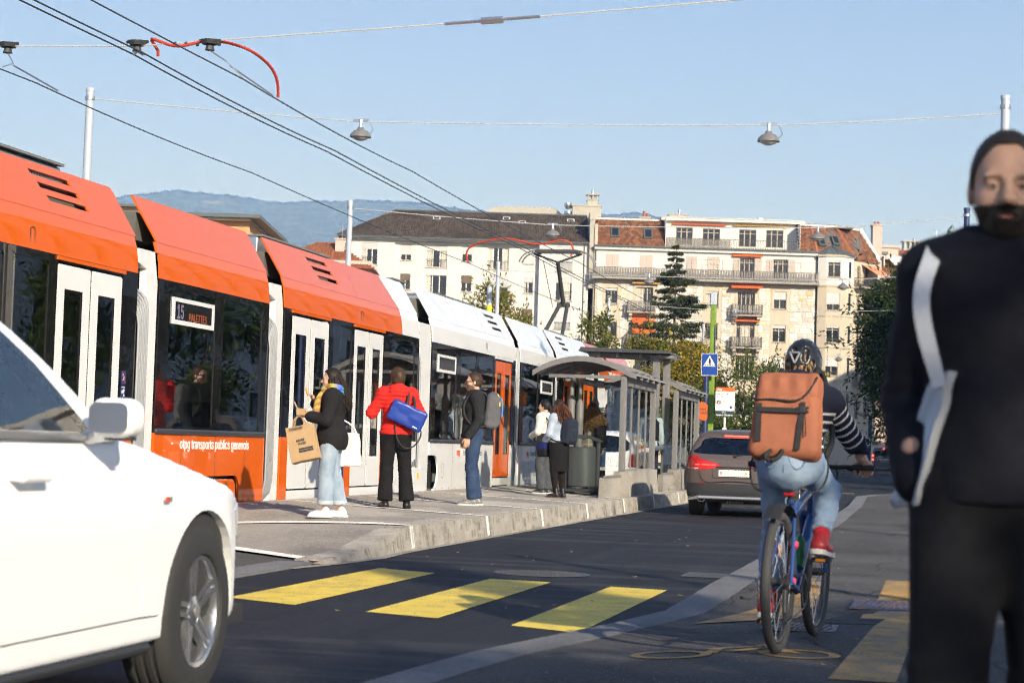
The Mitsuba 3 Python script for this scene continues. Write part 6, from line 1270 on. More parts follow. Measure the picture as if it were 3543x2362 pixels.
def car(name, label, x, y, yaw, paint_, side_pts, plan_pts, front_pts, wins, rear_win, front_win, axles, r, h=.03, glass='mat_car_glass', gaps=(), group=None, arch=.055, wheels=True, rim_r=.235, lower=None, interior=True, cat_='car'):
    k = thing(name, label, cat_, group)
    M = rz(math.degrees(yaw), (x, y, 0))
    sd_, pl, fp = curve(side_pts), curve(plan_pts), curve(front_pts)
    o = mf(car_solid(sd_, pl, fp, h)); i = mf(car_solid(sd_, pl, fp, h, off=-.035))
    o = o - sum((cyl_x(a, r, r + arch, -1.2, -.62) + cyl_x(a, r, r + arch, .62, 1.2) for a in axles), m3.Manifold())
    shell = o - i
    G = m3.Manifold()
    for w in wins: G = G + prism_x(w, .35, 1.2) + prism_x(w, -1.2, -.35)
    if rear_win is not None: G = G + prism_y(*rear_win)
    if front_win is not None: G = G + prism_y(*front_win)
    glass_m = shell ^ G; body = shell - G
    for (line, x0, x1) in gaps: body = body - gap(line, .009, x0, x1)
    if lower is not None:
        low = body ^ lower[0]; body = body - lower[0]; add(k + '__lower_cladding', man(low), lower[1], smooth=35, M=M)
    add(k + '__body', man(body), paint_, smooth=35, M=M)
    inner = glass_m
    G2 = i - mf(car_solid(sd_, pl, fp, h, off=-.06)) - G
    add(k + '__lining', man(G2), M_CINT, M=M)
    for part in inner.decompose(): add(k + '__window', man(part), glass, smooth=35, M=M)
    # floor, wheel wells and seats
    ymin, ymax = sd_[:, 0].min(), sd_[:, 0].max()
    und = [bx(-.8, .8, ymin + .15, ymax - .15, .26, .34)] + [xf(bx(-.86 if s < 0 else .55, -.55 if s < 0 else .86, a - .4, a + .36, .69, .74), np.eye(4)) for a in axles for s in (-1, 1)] + [bx(-.62, .62, a - .45, a + .4, .3, .70) for a in axles]
    add(k + '__underbody', cat(und), M_CINT, M=M)
    if interior:
        seats = [rbx(sx - .24, sx + .24, yc - .1, yc + .08, .7, 1.25, .06, 6) for sx in (-.38, .38) for yc in (axles[1] - .62 - .95 + .3, axles[1] - .62 - 1.75 + .3)] + [rbx(sx - .13, sx + .13, yc - .08, yc + .06, 1.28, 1.48, .05, 6) for sx in (-.38, .38) for yc in (axles[1] - 1.27, axles[1] - 2.07)]
        add(k + '__seat', cat(seats), M_CINT, smooth=50, M=M); add(k + '__dashboard', rbx(-.75, .75, axles[1] - .45, axles[1] - .1, .8, 1.0, .06, 6), M_CINT, smooth=50, M=M)
        add(k + '__steering_wheel', xf(trimesh.creation.torus(.185, .016, major_sections=28, minor_sections=8), np.array(T().translate([-.38, axles[1] - .58, .98]).rotate([1, 0, 0], 65).matrix)), M_BLACKM, smooth=True, M=M)
    if wheels:
        for a in axles:
            for s in (1, -1):
                Wm = M @ mat4([s, 0, 0], [0, s, 0], [0, 0, 1], [s * (.93 - .14) if r > .35 else s * (.86 - .12), a, r])
                wheel(k + '__wheel', Wm, r=r, rim_r=rim_r, turn=.5)
    return k, M
# --- white car at the left edge; local y = 0 at the front axle
side_ = [(-3.45, .42), (-3.2, .30), (-2.6, .27), (0, .27), (.42, .28), (.72, .30), (.90, .40), (.945, .56), (.935, .68), (.84, .775), (.5, .865), (.15, .925), (-.25, .995), (-.60, 1.06), (-.85, 1.11), (-1.25, 1.36), (-1.72, 1.575), (-2.2, 1.65), (-2.9, 1.66), (-3.35, 1.60), (-3.68, 1.2), (-3.72, .8), (-3.66, .52)]
plan_ = [(-.93, -3.2), (-.94, -1.5), (-.93, .05), (-.89, .40), (-.75, .72), (-.45, .90), (0, .95), (.45, .90), (.75, .72), (.89, .40), (.93, .05), (.94, -1.5), (.93, -3.2), (.80, -3.62), (.4, -3.72), (-.4, -3.72), (-.80, -3.62)]
front_ = [(-.84, .24), (-.91, .36), (-.925, .55), (-.935, .75), (-.915, .95), (-.885, 1.06), (-.80, 1.30), (-.68, 1.56), (-.50, 1.65), (0, 1.67), (.50, 1.65), (.68, 1.56), (.80, 1.30), (.885, 1.06), (.915, .95), (.935, .75), (.925, .55), (.91, .36), (.84, .24), (0, .22)]
wpoly = [[(-1.08, 1.10), (-1.40, 1.34), (-1.70, 1.505), (-2.08, 1.565), (-2.08, 1.10)], [(-2.18, 1.10), (-2.18, 1.57), (-2.75, 1.56), (-3.15, 1.45), (-3.15, 1.12)]]
WC, WM = car('white_car', 'white estate car cut off by the left edge, its front right wheel on the road', -3.915, 7.79, 0, M_CWHITE, side_, plan_, front_, wpoly, None, ([(-.70, 1.05), (.70, 1.05), (.60, 1.55), (-.60, 1.55)], -1.75, -.5), (-2.81, 0.0), .368,
    gaps=[([(-.82, 1.085), (-.80, .95), (-.64, .5), (-.66, .40)], .5, 1.2), ([(-2.12, 1.09), (-2.12, .52), (-2.12, .40)], .5, 1.2), ([(-2.4, .385), (-.66, .39), (-.45, .385)], .5, 1.2)], h=.028, rim_r=.232)
add(WC + '__window_trim', xf(cat([man(prism_x(np.array(LineString([(-2.16, 1.085), (-.88, 1.085)]).buffer(.014, cap_style=2).exterior.coords)[:-1], .86, .905))]), WM), M_STEEL)
add(WC + '__pillar_trim', xf(cat([hexa([(.80, -2.18, 1.10), (.888, -2.18, 1.10), (.888, -2.08, 1.10), (.80, -2.08, 1.10), (.66, -2.18, 1.57), (.715, -2.18, 1.57), (.715, -2.08, 1.57), (.66, -2.08, 1.57)])]), WM), M_TRIM)
mirr = numbered(WC + '__mirror')
add(mirr, xf(nets(lambda p: smin(sd_box(p, (1.02, -1.20, 1.155), (.092, .075, .072), .055), sd_cone(p, (.88, -1.15, 1.08), (.97, -1.17, 1.10), .026, .03), .03), (.8, -1.32, .98), (1.18, -1.02, 1.28), .008), WM), M_CWHITE, smooth=50)
add(mirr + '__glass', xf(xf(ext(rrect(-.074, -.054, .074, .054, .03), .004), mat4([1, 0, 0], [0, 0, 1], [0, -1, 0], [1.02, -1.2735, 1.155])), WM), M_MIRR)
add(mirr + '__cap', xf(rbx(.98, 1.09, -1.22, -1.17, 1.075, 1.09, .007, 6), WM), M_TRIM, smooth=40)
hd = numbered(WC + '__door_handle'); add(hd, xf(nets(lambda p: smin(sd_box(p, (.955, -1.70, .945), (.018, .105, .018), .014), smin(sd_cone(p, (.90, -1.79, .945), (.955, -1.79, .945), .016, .016), sd_cone(p, (.90, -1.61, .945), (.955, -1.61, .945), .016, .016), .01), .01), (.88, -1.85, .9), (1.0, -1.55, 1.0), .007), WM), M_CWHITE, smooth=50)
add(WC + '__badge', xf(cat([bx(.933, .937, -.50, -.47, .835, .855)]), WM), 'mat_lettering_red'); add(WC + '__badge', xf(bx(.933, .937, -.469, -.44, .835, .855), WM), M_STEEL)
add(WC + '__headlight', xf(man(mf(car_solid(curve(side_), curve(plan_), curve(front_), .028, off=.006)) ^ prism_x([(.40, .78), (.52, .66), (.86, .60), (.99, .68), (.86, .76), (.6, .81)], .52, 1.1)), WM), M_CLEARL, smooth=35)
add(WC + '__plastic_sill', xf(rbx(.80, .90, -2.4, -.50, .24, .29, .02, 6), WM), M_TRIM, smooth=40)
# --- brown car seen from behind
bside = [(-1.00, .50), (-.93, .34), (-.6, .30), (0, .28), (2.8, .27), (3.25, .30), (3.42, .5), (3.40, .75), (3.2, .88), (2.4, .98), (2.0, 1.03), (1.35, 1.33), (.9, 1.47), (.3, 1.515), (-.3, 1.50), (-.66, 1.44), (-.80, 1.26), (-.93, 1.03), (-.985, .92), (-1.0, .75)]
bplan = [(-.86, -.55), (-.87, .8), (-.87, 2.4), (-.82, 3.0), (-.55, 3.36), (0, 3.42), (.55, 3.36), (.82, 3.0), (.87, 2.4), (.87, .8), (.86, -.55), (.80, -.82), (.58, -.96), (.3, -.995), (-.3, -.995), (-.58, -.96), (-.80, -.82)]
bfront = [(-.78, .26), (-.85, .36), (-.87, .6), (-.865, .85), (-.83, 1.0), (-.73, 1.22), (-.60, 1.43), (-.42, 1.505), (0, 1.525), (.42, 1.505), (.60, 1.43), (.73, 1.22), (.83, 1.0), (.865, .85), (.87, .6), (.85, .36), (.78, .26), (0, .24)]
bwin = [[(-.55, 1.05), (-.45, 1.36), (.1, 1.42), (.1, 1.05)], [(.18, 1.05), (.18, 1.42), (.8, 1.39), (1.2, 1.27), (1.62, 1.05)]]
BC, BM = car('brown_car', 'brown estate car driving away beside the near shelter, brake lights on', -3.41, 34.4, 0, M_CBROWN, bside, bplan, bfront, bwin, (curve([(-.63, 1.075), (.63, 1.075), (.60, 1.2), (.50, 1.33), (0, 1.345), (-.50, 1.33), (-.60, 1.2)]), -1.05, -.4), ([(-.62, 1.03), (.62, 1.03), (.5, 1.42), (-.5, 1.42)], 1.2, 2.2), (0.0, 2.75), .345,
    h=.032, glass='mat_car_glass_dark', rim_r=.21, lower=(prism_x([(-1.2, .2), (3.6, .2), (3.6, .40), (2.3, .40), (.5, .42), (-.45, .50), (-.6, .575), (-1.2, .565)], -1.2, 1.2), M_TRIM))
def onb(k_, sub, poly, y0, y1, mat, off=.008, src=(bside, bplan, bfront), M=BM, key=BC):   # a patch of a car's skin cut by an outline seen from behind
    sol = skin[key] if key in skin else skin.setdefault(key, mf(car_solid(*(curve(s) for s in src), .032, off=off)))
    return add(f'{key}__{sub}', man(sol ^ prism_y(np.asarray(poly, float), y0, y1)), mat, smooth=35, M=M)
skin = {}
for s in (1, -1):
    lampA = np.array([(-.86, .80), (-.60, .80), (-.60, 1.02), (-.70, 1.05), (-.80, 1.02), (-.87, .92)]) * [s, 1]; lampB = np.array([(-.595, .80), (-.33, .82), (-.22, .875), (-.34, .93), (-.595, .985)]) * [s, 1]
    onb(0, 'tail_light', lampA[::s], -1.1, -.55, M_LAMPR); onb(0, 'tail_light', lampB[::s], -1.1, -.7, M_LAMPR)
    onb(0, 'reversing_light', (np.array([(-.84, .80), (-.62, .80), (-.62, .83), (-.84, .835)]) * [s, 1])[::s], -1.12, -.6, M_CLEARL)
    add(BC + '__reflector', xf(tm([(s * .78, -.845, .545), (s * .54, -.985, .555), (s * .54, -.985, .585), (s * .78, -.845, .575)], [[0, 1, 2, 3] if s < 0 else [3, 2, 1, 0]]), BM), M_LAMPR)
    add(BC + '__exhaust', xf(lathe([(.035, -.08), (.05, -.08), (.05, .02), (.044, .02), (.035, -.06)], 20), BM @ mat4([1.3, 0, 0], [0, 0, 1], [0, -1, 0], [s * .56, -.92, .30])), M_STEEL, smooth=40) if s < 0 else None
    mk = numbered(BC + '__mirror'); add(mk, nets(lambda p: smin(sd_box(p, (s * .98, 1.42, 1.05), (.095, .05, .07), .04), sd_cone(p, (s * .84, 1.45, 1.0), (s * .93, 1.43, 1.02), .02, .02), .02), (min(s * .8, s * 1.1), 1.33, .94), (max(s * .8, s * 1.1), 1.52, 1.16), .014), M_CBROWN, smooth=50, M=BM)
    add(mk + '__glass', bx(min(s * .91, s * 1.06), max(s * .91, s * 1.06), 1.364, 1.367, 1.0, 1.1), M_MIRR, M=BM)
for sx in (-.62, -.52, -.45, -.36):
    e = add(BC + '__lit_lamp', xf(bx(sx - .04, sx + .035, -1.012, -.99, .875, .892), BM), pr('brake_lit', (.5, .02, .02), .3) if 'mat_brake_lit' not in scene else 'mat_brake_lit'); scene[e]['emitter'] = glow(0, (3.0, .06, .04))
hb = add(BC + '__high_brake_light', xf(bx(-.20, .20, -.765, -.745, 1.375, 1.392), BM), 'mat_brake_lit'); scene[hb]['emitter'] = glow(0, (3.5, .09, .06))
onb(0, 'spoiler', curve([(-.56, 1.355), (.56, 1.355), (.50, 1.44), (0, 1.455), (-.50, 1.44)]), -1.0, -.6, M_CBROWN, )
add(BC + '__plate_recess', xf(bx(-.36, .36, -1.008, -.985, .665, .83), BM), M_CBROWN); pk = numbered(BC + '__number_plate'); add(pk, xf(bx(-.26, .26, -1.022, -1.009, .695, .805), BM), M_WHITE); add(pk + '__rim', xf(cat([bx(-.27, .27, -1.018, -1.0085, .685, .694), bx(-.27, .27, -1.018, -1.0085, .806, .815)]), BM), M_BLACKM)
for (a, c) in ((-.22, (.75, .25, .25)), (.205, (.75, .42, .08))): add(pk + '__crest', xf(bx(a - .02, a + .02, -1.0235, -1.0222, .725, .775), BM), pr(f'crest_{"a" if a < 0 else "b"}', c, .6))
add(pk + '__smudge', xf(cat([bx(-.16 + .05 * q, -.13 + .05 * q, -1.0232, -1.0222, .72, .78) for q in range(7)]), BM), pr('plate_grey', (.55, .55, .56), .7), kind='stuff')
add(BC + '__trim_line', xf(bx(-.30, .62, -1.012, -.99, .842, .858), BM), M_BLACKM); add(BC + '__wiper', xf(cat([tube([(0, -.93, 1.045), (.45, -.86, 1.075)], .012, 5), tube([(0, -.95, 1.02), (0, -.90, 1.05)], .03, 6)]), BM), M_BLACKM)
add(BC + '__skid_plate', xf(cat([rbx(-.62, .62, -1.0, -.90, .30, .36, .02, 6), hexa([(-.80, -.86, .27), (-.62, -.99, .30), (-.62, -.90, .30), (-.78, -.78, .27), (-.80, -.86, .30), (-.62, -.99, .36), (-.62, -.90, .36), (-.78, -.78, .30)])]), BM), M_GALV, smooth=35)
for q in range(6): add(BC + '__bumper_fin', xf(bx(-.12 + .05 * q, -.105 + .05 * q, -.93, -.86, .24, .30), BM), M_BLACKM)
add(BC + '__trunk_seam', xf(tube(spline([(-.60, -.955, .80), (-.585, -.97, .70), (-.52, -.985, .61), (-.3, -1.0, .592), (.3, -1.0, .592), (.52, -.985, .61), (.585, -.97, .70), (.60, -.955, .80)], 30), .007, 5), BM), M_BLACKM)
for sx in (-.4, 0.12): add(BC + '__parking_sensor', xf(lathe([(0, 0), (.012, 0), (.012, .008), (0, .008)], 10), BM @ mat4([1, 0, 0], [0, 0, 1], [0, -1, 0], [sx, -.985, .505])), M_BLACKM)
# --- white car ahead of it, seen mostly mirrored in the shelter glass
HC, HM = car('white_hatchback', 'white hatchback ahead of the brown car, seen mirrored in the shelter glass', -3.98, 43.0, 0, M_CWHITE, bside, bplan, bfront, bwin, (curve([(-.62, 1.06), (.62, 1.06), (.48, 1.36), (-.48, 1.36)]), -1.05, -.4), None, (0.0, 2.6), .33, h=.05, glass='mat_car_glass_dark', rim_r=.20)
for s in (1, -1): onb(0, 'tail_light', (np.array([(-.87, .72), (-.66, .72), (-.68, 1.0), (-.86, 1.0)]) * [s, 1])[::s], -1.1, -.5, M_LAMPR, M=HM, key=HC)
# --- dark van and rider far off in the shaded street
vs = [(-.9, .45), (-.85, .3), (2.6, .3), (2.9, .5), (2.85, .85), (2.3, 1.0), (1.8, 1.5), (1.4, 1.68), (.2, 1.72), (-.8, 1.68), (-.88, 1.2)]
vp = [(-.72, -.8), (-.73, 2.2), (-.5, 2.85), (.5, 2.85), (.73, 2.2), (.72, -.8), (.6, -.9), (-.6, -.9)]
vf = [(-.68, .28), (-.74, .5), (-.73, 1.0), (-.66, 1.55), (-.5, 1.70), (.5, 1.70), (.66, 1.55), (.73, 1.0), (.74, .5), (.68, .28)]
VN, VM = car('dark_van', 'dark van with lit tail lamps far off in the shaded street', -3.38, 124, 0, M_CDARK, vs, vp, vf, [], ([(-.56, 1.1), (.56, 1.1), (.52, 1.5), (-.52, 1.5)], -1.0, -.6), None, (-.1, 2.1), .31, h=.06, glass='mat_car_glass_dark', interior=False, rim_r=.2, cat_='van')
for (a, z) in ((-.66, 1.15), (-.66, .9), (0, 1.6), (.66, 1.15)):
    e = add(VN + '__tail_lamp', xf(bx(a - .05, a + .05, -.93, -.905, z, z + .10 if a else z + .05), VM), 'mat_brake_lit'); scene[e]['emitter'] = glow(0, (4, .1, .06))
add(VN + '__chrome_bar', xf(bx(-.4, .4, -.925, -.9, .95, 1.0), VM), M_STEEL); add(VN + '__number_plate', xf(bx(-.25, .25, -.92, -.9, .8, .9), VM), M_GREYP)
# ---------------------------------------------------------------- people: one smooth skin per body, clothes and hair over it
class Person:
    BASE = dict(head=(0, .03, 1.635), neck=(0, -.015, 1.47), chest=(0, 0, 1.29), waist=(0, .01, 1.09), pelvis=(0, 0, .95),
                sr=(.175, -.015, 1.43), er=(.225, -.035, 1.13), wr=(.235, .03, .88), sl=(-.175, -.015, 1.43), el=(-.225, -.035, 1.13), wl=(-.235, .03, .88),
                hr=(.09, 0, .93), kr=(.10, .02, .50), ar=(.10, -.03, .085), tr=(.115, .13, .03), hl=(-.09, 0, .93), kl=(-.10, .02, .50), al=(-.10, -.03, .085), tl=(-.115, .13, .03))
    def __init__(s, label, x, y, z, face, h, group=None, female=False, **J):
        s.k = thing('person', label, 'person', group)
        s.sc = h / 1.75
        s.M = np.array(T().translate([x, y, z]).rotate([0, 0, 1], face).scale(s.sc).matrix)
        s.J = {k: np.array(J.get(k, v), float) for k, v in s.BASE.items()}
        s.f = female; s.lg = J.get('leg', 1.0); s.rng = np.random.default_rng(abs(hash(label)) % 1000 if False else len(label) * 7 + 3); s.head_yaw = J.get('head_yaw', 0); s.head_pitch = J.get('head_pitch', 0)
        s.HM = np.array(T().translate(s.J['head'].tolist()).rotate([0, 0, 1], s.head_yaw).rotate([1, 0, 0], s.head_pitch).matrix)
    def put(s, key, m, mat, smooth=True, color=None, uv=None):
        if callable(color): color = color(np.asarray(m.vertices))
        if color is not None and np.ndim(color) == 1: color = np.tile(color, (len(m.vertices), 1))
        return add(f'{s.k}__{key}' if key else s.k, m, mat, smooth, M=s.M, color=color, uv=uv)
    def torso(s, p, g=0.0, k=.06):
        J = s.J; w = 1.0 if not s.f else .93
        up = J['neck'] - J['pelvis']; 
        d = sd_cone(p, J['pelvis'] + [0, 0, .0], J['waist'], .125 * (1.06 if s.f else 1) + g, .115 * w + g)
        sx = lambda c, a, b, r: sd_ell(p, c, (a + g, b + g, r + g))
        d = smin(d, sx(J['chest'] + [0, 0, .03], .165 * w, .115, .19), k)
        d = smin(d, sx(J['pelvis'] + [0, -.015, -.01], .158 * (1.05 if s.f else 1), .12, .12), k)
        d = smin(d, sx(J['waist'], .135 * w, .098, .14), k)
        for q in 'rl': d = smin(d, sd_cone(p, J['chest'] + [0, -.01, .13], J['s' + q], .075 + g, .062 + g), .05)
        return d
    def neck(s, p, g=0): return sd_cone(p, s.J['neck'] + [0, 0, -.03], s.J['head'] + [0, -.025, -.06], .058 + g, .052 + g)
    def arm(s, p, q, g=0.0, upto=1.0, cuff=0):
        J = s.J; t = .9 if s.f else 1.0
        e, w_ = J['e' + q], J['w' + q]; w2 = e + (w_ - e) * upto
        d = sd_cone(p, J['s' + q], e, .056 * t + g, .044 * t + g)
        return smin(d, sd_cone(p, e, w2, .043 * t + g, (.043 + (.028 - .043) * upto) * t + g + cuff), .02)
    def leg(s, p, q, g=0.0, upto=1.0, flare=0.0):
        J = s.J
        k_, a_ = J['k' + q], J['a' + q]; a2 = k_ + (a_ - k_) * upto
        d = sd_cone(p, J['h' + q] + [0, 0, .02], k_, .092 * s.lg + g, .058 * s.lg + g)
        d = smin(d, sd_cone(p, k_, a2, .056 + g, .056 + (.036 - .056) * upto + g + flare), .03)
        return smin(d, sd_ell(p, k_ + (a_ - k_) * .28 + [0, -.022, 0], (.045 + g, .05 + g, .12 + g)), .04)
    def bounds(s, keys, m=.2):
        a = np.array([s.J[k] for k in keys]); return a.min(0) - m, a.max(0) + m
    def head_sdf(s, p):
        q = (p - s.HM[:3, 3]) @ s.HM[:3, :3]
        d = sd_ell(q, (0, -.012, .025), (.0755, .098, .103))
        d = smin(d, sd_ell(q, (0, .028, -.05), (.056, .068, .072)), .035)
        d = smin(d, sd_cone(q, (0, .052, -.098), (0, .055, -.092), .024, .026), .03)          # chin
        d = smin(d, sd_cone(q, (0, .088, .012), (0, .112, -.027), .010, .0145), .014)        # nose
        d = smin(d, sd_cone(q, (-.014, .100, -.031), (.014, .100, -.031), .009, .009), .010)
        d = smin(d, sd_cone(q, (-.042, .079, .021), (.042, .079, .021), .013, .013), .018)   # brow
        for x in (-1, 1):
            d = smin(d, sd_ell(q, (x * .045, .060, -.03), (.022, .024, .026)), .025)            # cheeks
            d = -smin(-d, sd_ell(q, (x * .031, .093, .004), (.018, .014, .011)), .010)           # eye sockets
            d = smin(d, sd_ell(q, (x * .031, .078, .003), (.014, .014, .010)), .004)
            d = smin(d, sd_ell(q, (x * .077, -.012, -.005), (.010, .020, .033)), .006)           # ears
        d = smin(d, sd_cone(q, (-.020, .090, -.058), (.020, .090, -.058), .0075, .0075), .008)
        d = smin(d, sd_cone(q, (-.016, .088, -.070), (.016, .088, -.070), .009, .009), .008)
        d = -smin(-d, sd_cone(q, (-.021, .098, -.0635), (.021, .098, -.0635), .0025, .0025), .003)
        return d
    def hand(s, q, fdir, palm, curl=.5, h=.006, thumb_in=.5, spread=.0):    # fingers along fdir, palm looks along palm
        w = s.J['w' + q]; f = np.array(fdir, float); f /= np.linalg.norm(f); n = np.array(palm, float); n -= f * (n @ f); n /= np.linalg.norm(n)
        side_ = np.cross(f, n); 
        if q == 'l': side_ = -side_                          # side_ points to the thumb
        kn = w + f * .085
        parts = [(w, w + f * .03, .027, .027)]
        segs = []
        for i, (o, L) in enumerate(((.031, .072), (.0105, .080), (-.0105, .074), (-.031, .058))):
            a = kn + side_ * o + f * (-.004 * abs(i - 1)); prev = a; d = f + side_ * (o * spread * 6); ang = 0
            segs.append((w + side_ * o * .6 + f * .015, a, .0145, .0115))
            for j, fr in enumerate((.45, .32, .23)):
                ang += curl * (.75, .95, .7)[j]
                v = d * math.cos(ang) + n * math.sin(ang); nx = prev + v * L * fr
                segs.append((prev, nx, .0098 - .0008 * j, .0090 - .0008 * j)); prev = nx
        t0 = w + f * .02 + side_ * .024; t1 = t0 + (f * .6 + side_ * .65 + n * .35 * thumb_in) * .042; t2 = t1 + (f * .8 + side_ * .15 + n * thumb_in) * .034; t3 = t2 + (f * .8 - side_ * .1 + n * thumb_in) * .022
        segs += [(t0, t1, .015, .0115), (t1, t2, .011, .0095), (t2, t3, .0095, .008)]
        def fn(p):
            d = sd_cone(p, w - f * .07, w, .028, .026)
            for a, b, ra, rb in segs:
                d = smin(d, sd_cone(p, a, b, ra, rb), .004)
            d = smin(d, sd_ell(p, w + f * .05, (.1, .1, .1)) + 1, .001)
            return d
        P_ = np.array([a for a, *_ in segs] + [b for _, b, *_ in segs] + [w - f * .08])
        return nets(fn, P_.min(0) - .03, P_.max(0) + .03, h)
    def body(s, skin=(.42, .25, .17), hands=None, hh=.007, h=.014, face=None, hand_h=.006):
        J = s.J
        def fn(p):
            d = s.torso(p, -.02)
            d = smin(d, s.neck(p), .03)
            for q in 'rl': d = smin(smin(d, s.arm(p, q, -.004), .02), s.leg(p, q, -.012), .02)
            for q in 'rl': d = smin(d, sd_cone(p, J['a' + q] + [0, 0, 0], J['a' + q] * .35 + J['t' + q] * .65, .032, .02), .03)
            return d
        lo, hi = s.bounds(list(J)); hi[2] = J['head'][2] - .03
        ms = [nets(fn, lo, hi, h)]
        c = J['head']; ms.append(nets(lambda p: smin(s.head_sdf(p), s.neck(p), .02), c - .17, c + .17, hh))
        nb = len(ms[0].vertices), len(ms[0].vertices) + len(ms[1].vertices)
        for q, a in (hands or {}).items(): ms.append(s.hand(q, **{**dict(h=hand_h), **a}))
        m = cat(ms); Vv = np.asarray(m.vertices)
        col = np.tile(np.array(skin, float), (len(Vv), 1)) * (1 + .10 * fbm(Vv * 40, 3)[:, None])
        q = (Vv - s.HM[:3, 3]) @ s.HM[:3, :3]
        hd = np.zeros(len(Vv), bool); hd[nb[0]:nb[1]] = True
        lips = hd & (abs(q[:, 0]) < .026) & (q[:, 1] > .075) & (abs(q[:, 2] + .064) < .013); col[lips] *= np.array([1.0, .62, .62])
        brow = hd & (q[:, 1] > .07) & (abs(abs(q[:, 0]) - .032) < .02) & (abs(q[:, 2] - .021 - .12 * (abs(q[:, 0]) - .03) * (abs(q[:, 0]) < .03)) < .005); col[brow] *= .35
        if face == 'beard':
            bd = hd & (q[:, 1] > -.01) & (q[:, 2] < -.035 - .02 * np.clip((.05 - q[:, 1]) / .06, -1, 1)) & ~lips; col[bd] = col[bd] * .3
        k = s.put('body', m, M_SKIN, True, color=col)
        for x in (-1, 1):
            e = s.HM @ np.r_[x * .031, .080, .002, 1]; g = s.HM[:3, 1]
            ek = numbered(f'{s.k}__eye'); add(ek, trimesh.creation.icosphere(2, .0105).apply_translation(e[:3]), M_EYE, True, M=s.M)
            add(ek + '__iris', trimesh.creation.icosphere(2, .0062).apply_translation(e[:3] + g * .0065), M_IRIS, True, M=s.M)
        return k
    def wrk(s, p, a=.006, f=11.0, seed=0): return a * 2 * fbm(p * np.array([f, f, f * .8]) + seed, 3)
    def top(s, color, hem, g=.022, sleeve=.96, mat=None, key='jacket', h=.013, wr=.007, neck=0.0, hem_flare=0.0, quilt=0.0, split=None, hood=False, collar=0.0, uv=None, folds=14):
        J = s.J
        def fn(p):
            d = s.torso(p, g)
            t = np.clip((J['pelvis'][2] + .12 - p[:, 2]) / .3, 0, 1); d = d - hem_flare * t
            a_ = np.minimum(s.arm(p, 'r', g * .8, sleeve, .004), s.arm(p, 'l', g * .8, sleeve, .004))
            d = smin(d, a_, .03)
            if hood: d = smin(d, sd_ell(p, J['neck'] + [0, -.085, .005], (.130, .090, .105)), .03)
            if collar: d = smin(d, np.maximum(s.neck(p, collar), -(p[:, 2] - J['neck'][2] - .055) * -1 if False else p[:, 2] - J['neck'][2] - .06), .02)
            if quilt: d = d - quilt * (np.abs(np.sin((p[:, 2] + .006 * np.sin(p[:, 0] * 30)) * math.pi / .052)) ** .45 - .7)
            d = d + s.wrk(p, wr) + .35 * wr * np.sin(p[:, 2] * 60 + 5 * np.sin(p[:, 0] * 9) + p[:, 1] * 20) * 0
            # folds where the arm bends
            for q in 'rl':
                r_ = np.linalg.norm(p - J['e' + q], axis=1); ax = (J['w' + q] - J['s' + q]); ax = ax / np.linalg.norm(ax)
                d = d + .006 * np.exp(-(r_ / .09) ** 2) * np.sin((p @ ax) * 150)
            d = np.maximum(d, hem - p[:, 2])
            return np.maximum(d, -(s.neck(p, .012 + neck) if not collar else np.full(len(p), 1.0)))
        lo, hi = s.bounds(['pelvis', 'chest', 'neck', 'sr', 'sl', 'er', 'el', 'wr', 'wl'], .2); lo[2] = min(hem - .03, J['wr'][2] - .05, J['wl'][2] - .05)
        m = nets(fn, lo, hi, h)
        return s.put(key, m, mat or M_CLOTH, True, color=color if mat in (None, M_VC, M_VCS, M_VCG) else None, uv=uv(np.asarray(m.vertices)) if uv else None), fn
    def pants(s, color, g=.018, upto=1.0, flare=0.0, waist=None, mat=None, h=.013, wr=.006, cuffs=None, key='trousers'):
        J = s.J; wz = waist or J['pelvis'][2] + .10
        def fn(p):
            d = np.maximum(smin(sd_ell(p, J['pelvis'] + [0, -.012, .0], (.158 * s.lg + min(g, .022), .125 + min(g, .022), .13 + min(g, .022))), sd_cone(p, J['pelvis'], J['waist'], .125 + min(g, .014), .112 + min(g, .014)), .05), p[:, 2] - wz)
            for q in 'rl': d = smin(d, s.leg(p, q, g, upto, flare), .045)
            for q in 'rl':
                k_ = J['k' + q]; d = d + .006 * np.exp(-(np.linalg.norm(p - k_, axis=1) / .10) ** 2) * np.sin(p[:, 2] * 110 + p[:, 0] * 40)
                a_ = J['a' + q]; d = d + .007 * np.exp(-(np.linalg.norm(p - a_ - [0, 0, .09], axis=1) / .10) ** 2) * np.sin(p[:, 2] * 140 + p[:, 1] * 30)
            d = d + s.wrk(p, wr, 9.0, 5)
            for q in 'rl':
                ax = J['a' + q] - J['k' + q]; L = np.linalg.norm(ax); ax = ax / L
                nearleg = np.linalg.norm(p - (J['k' + q] + J['a' + q]) / 2, axis=1) < L * .9
                d = np.where(nearleg, np.maximum(d, (p - J['k' + q]) @ ax - L * upto), d)
            return d
        lo, hi = s.bounds(['pelvis', 'hr', 'hl', 'kr', 'kl', 'ar', 'al'], .22); hi[2] = wz + .03
        m = nets(fn, lo, hi, h)
        return s.put(key, m, mat or M_CLOTH, True, color=color)
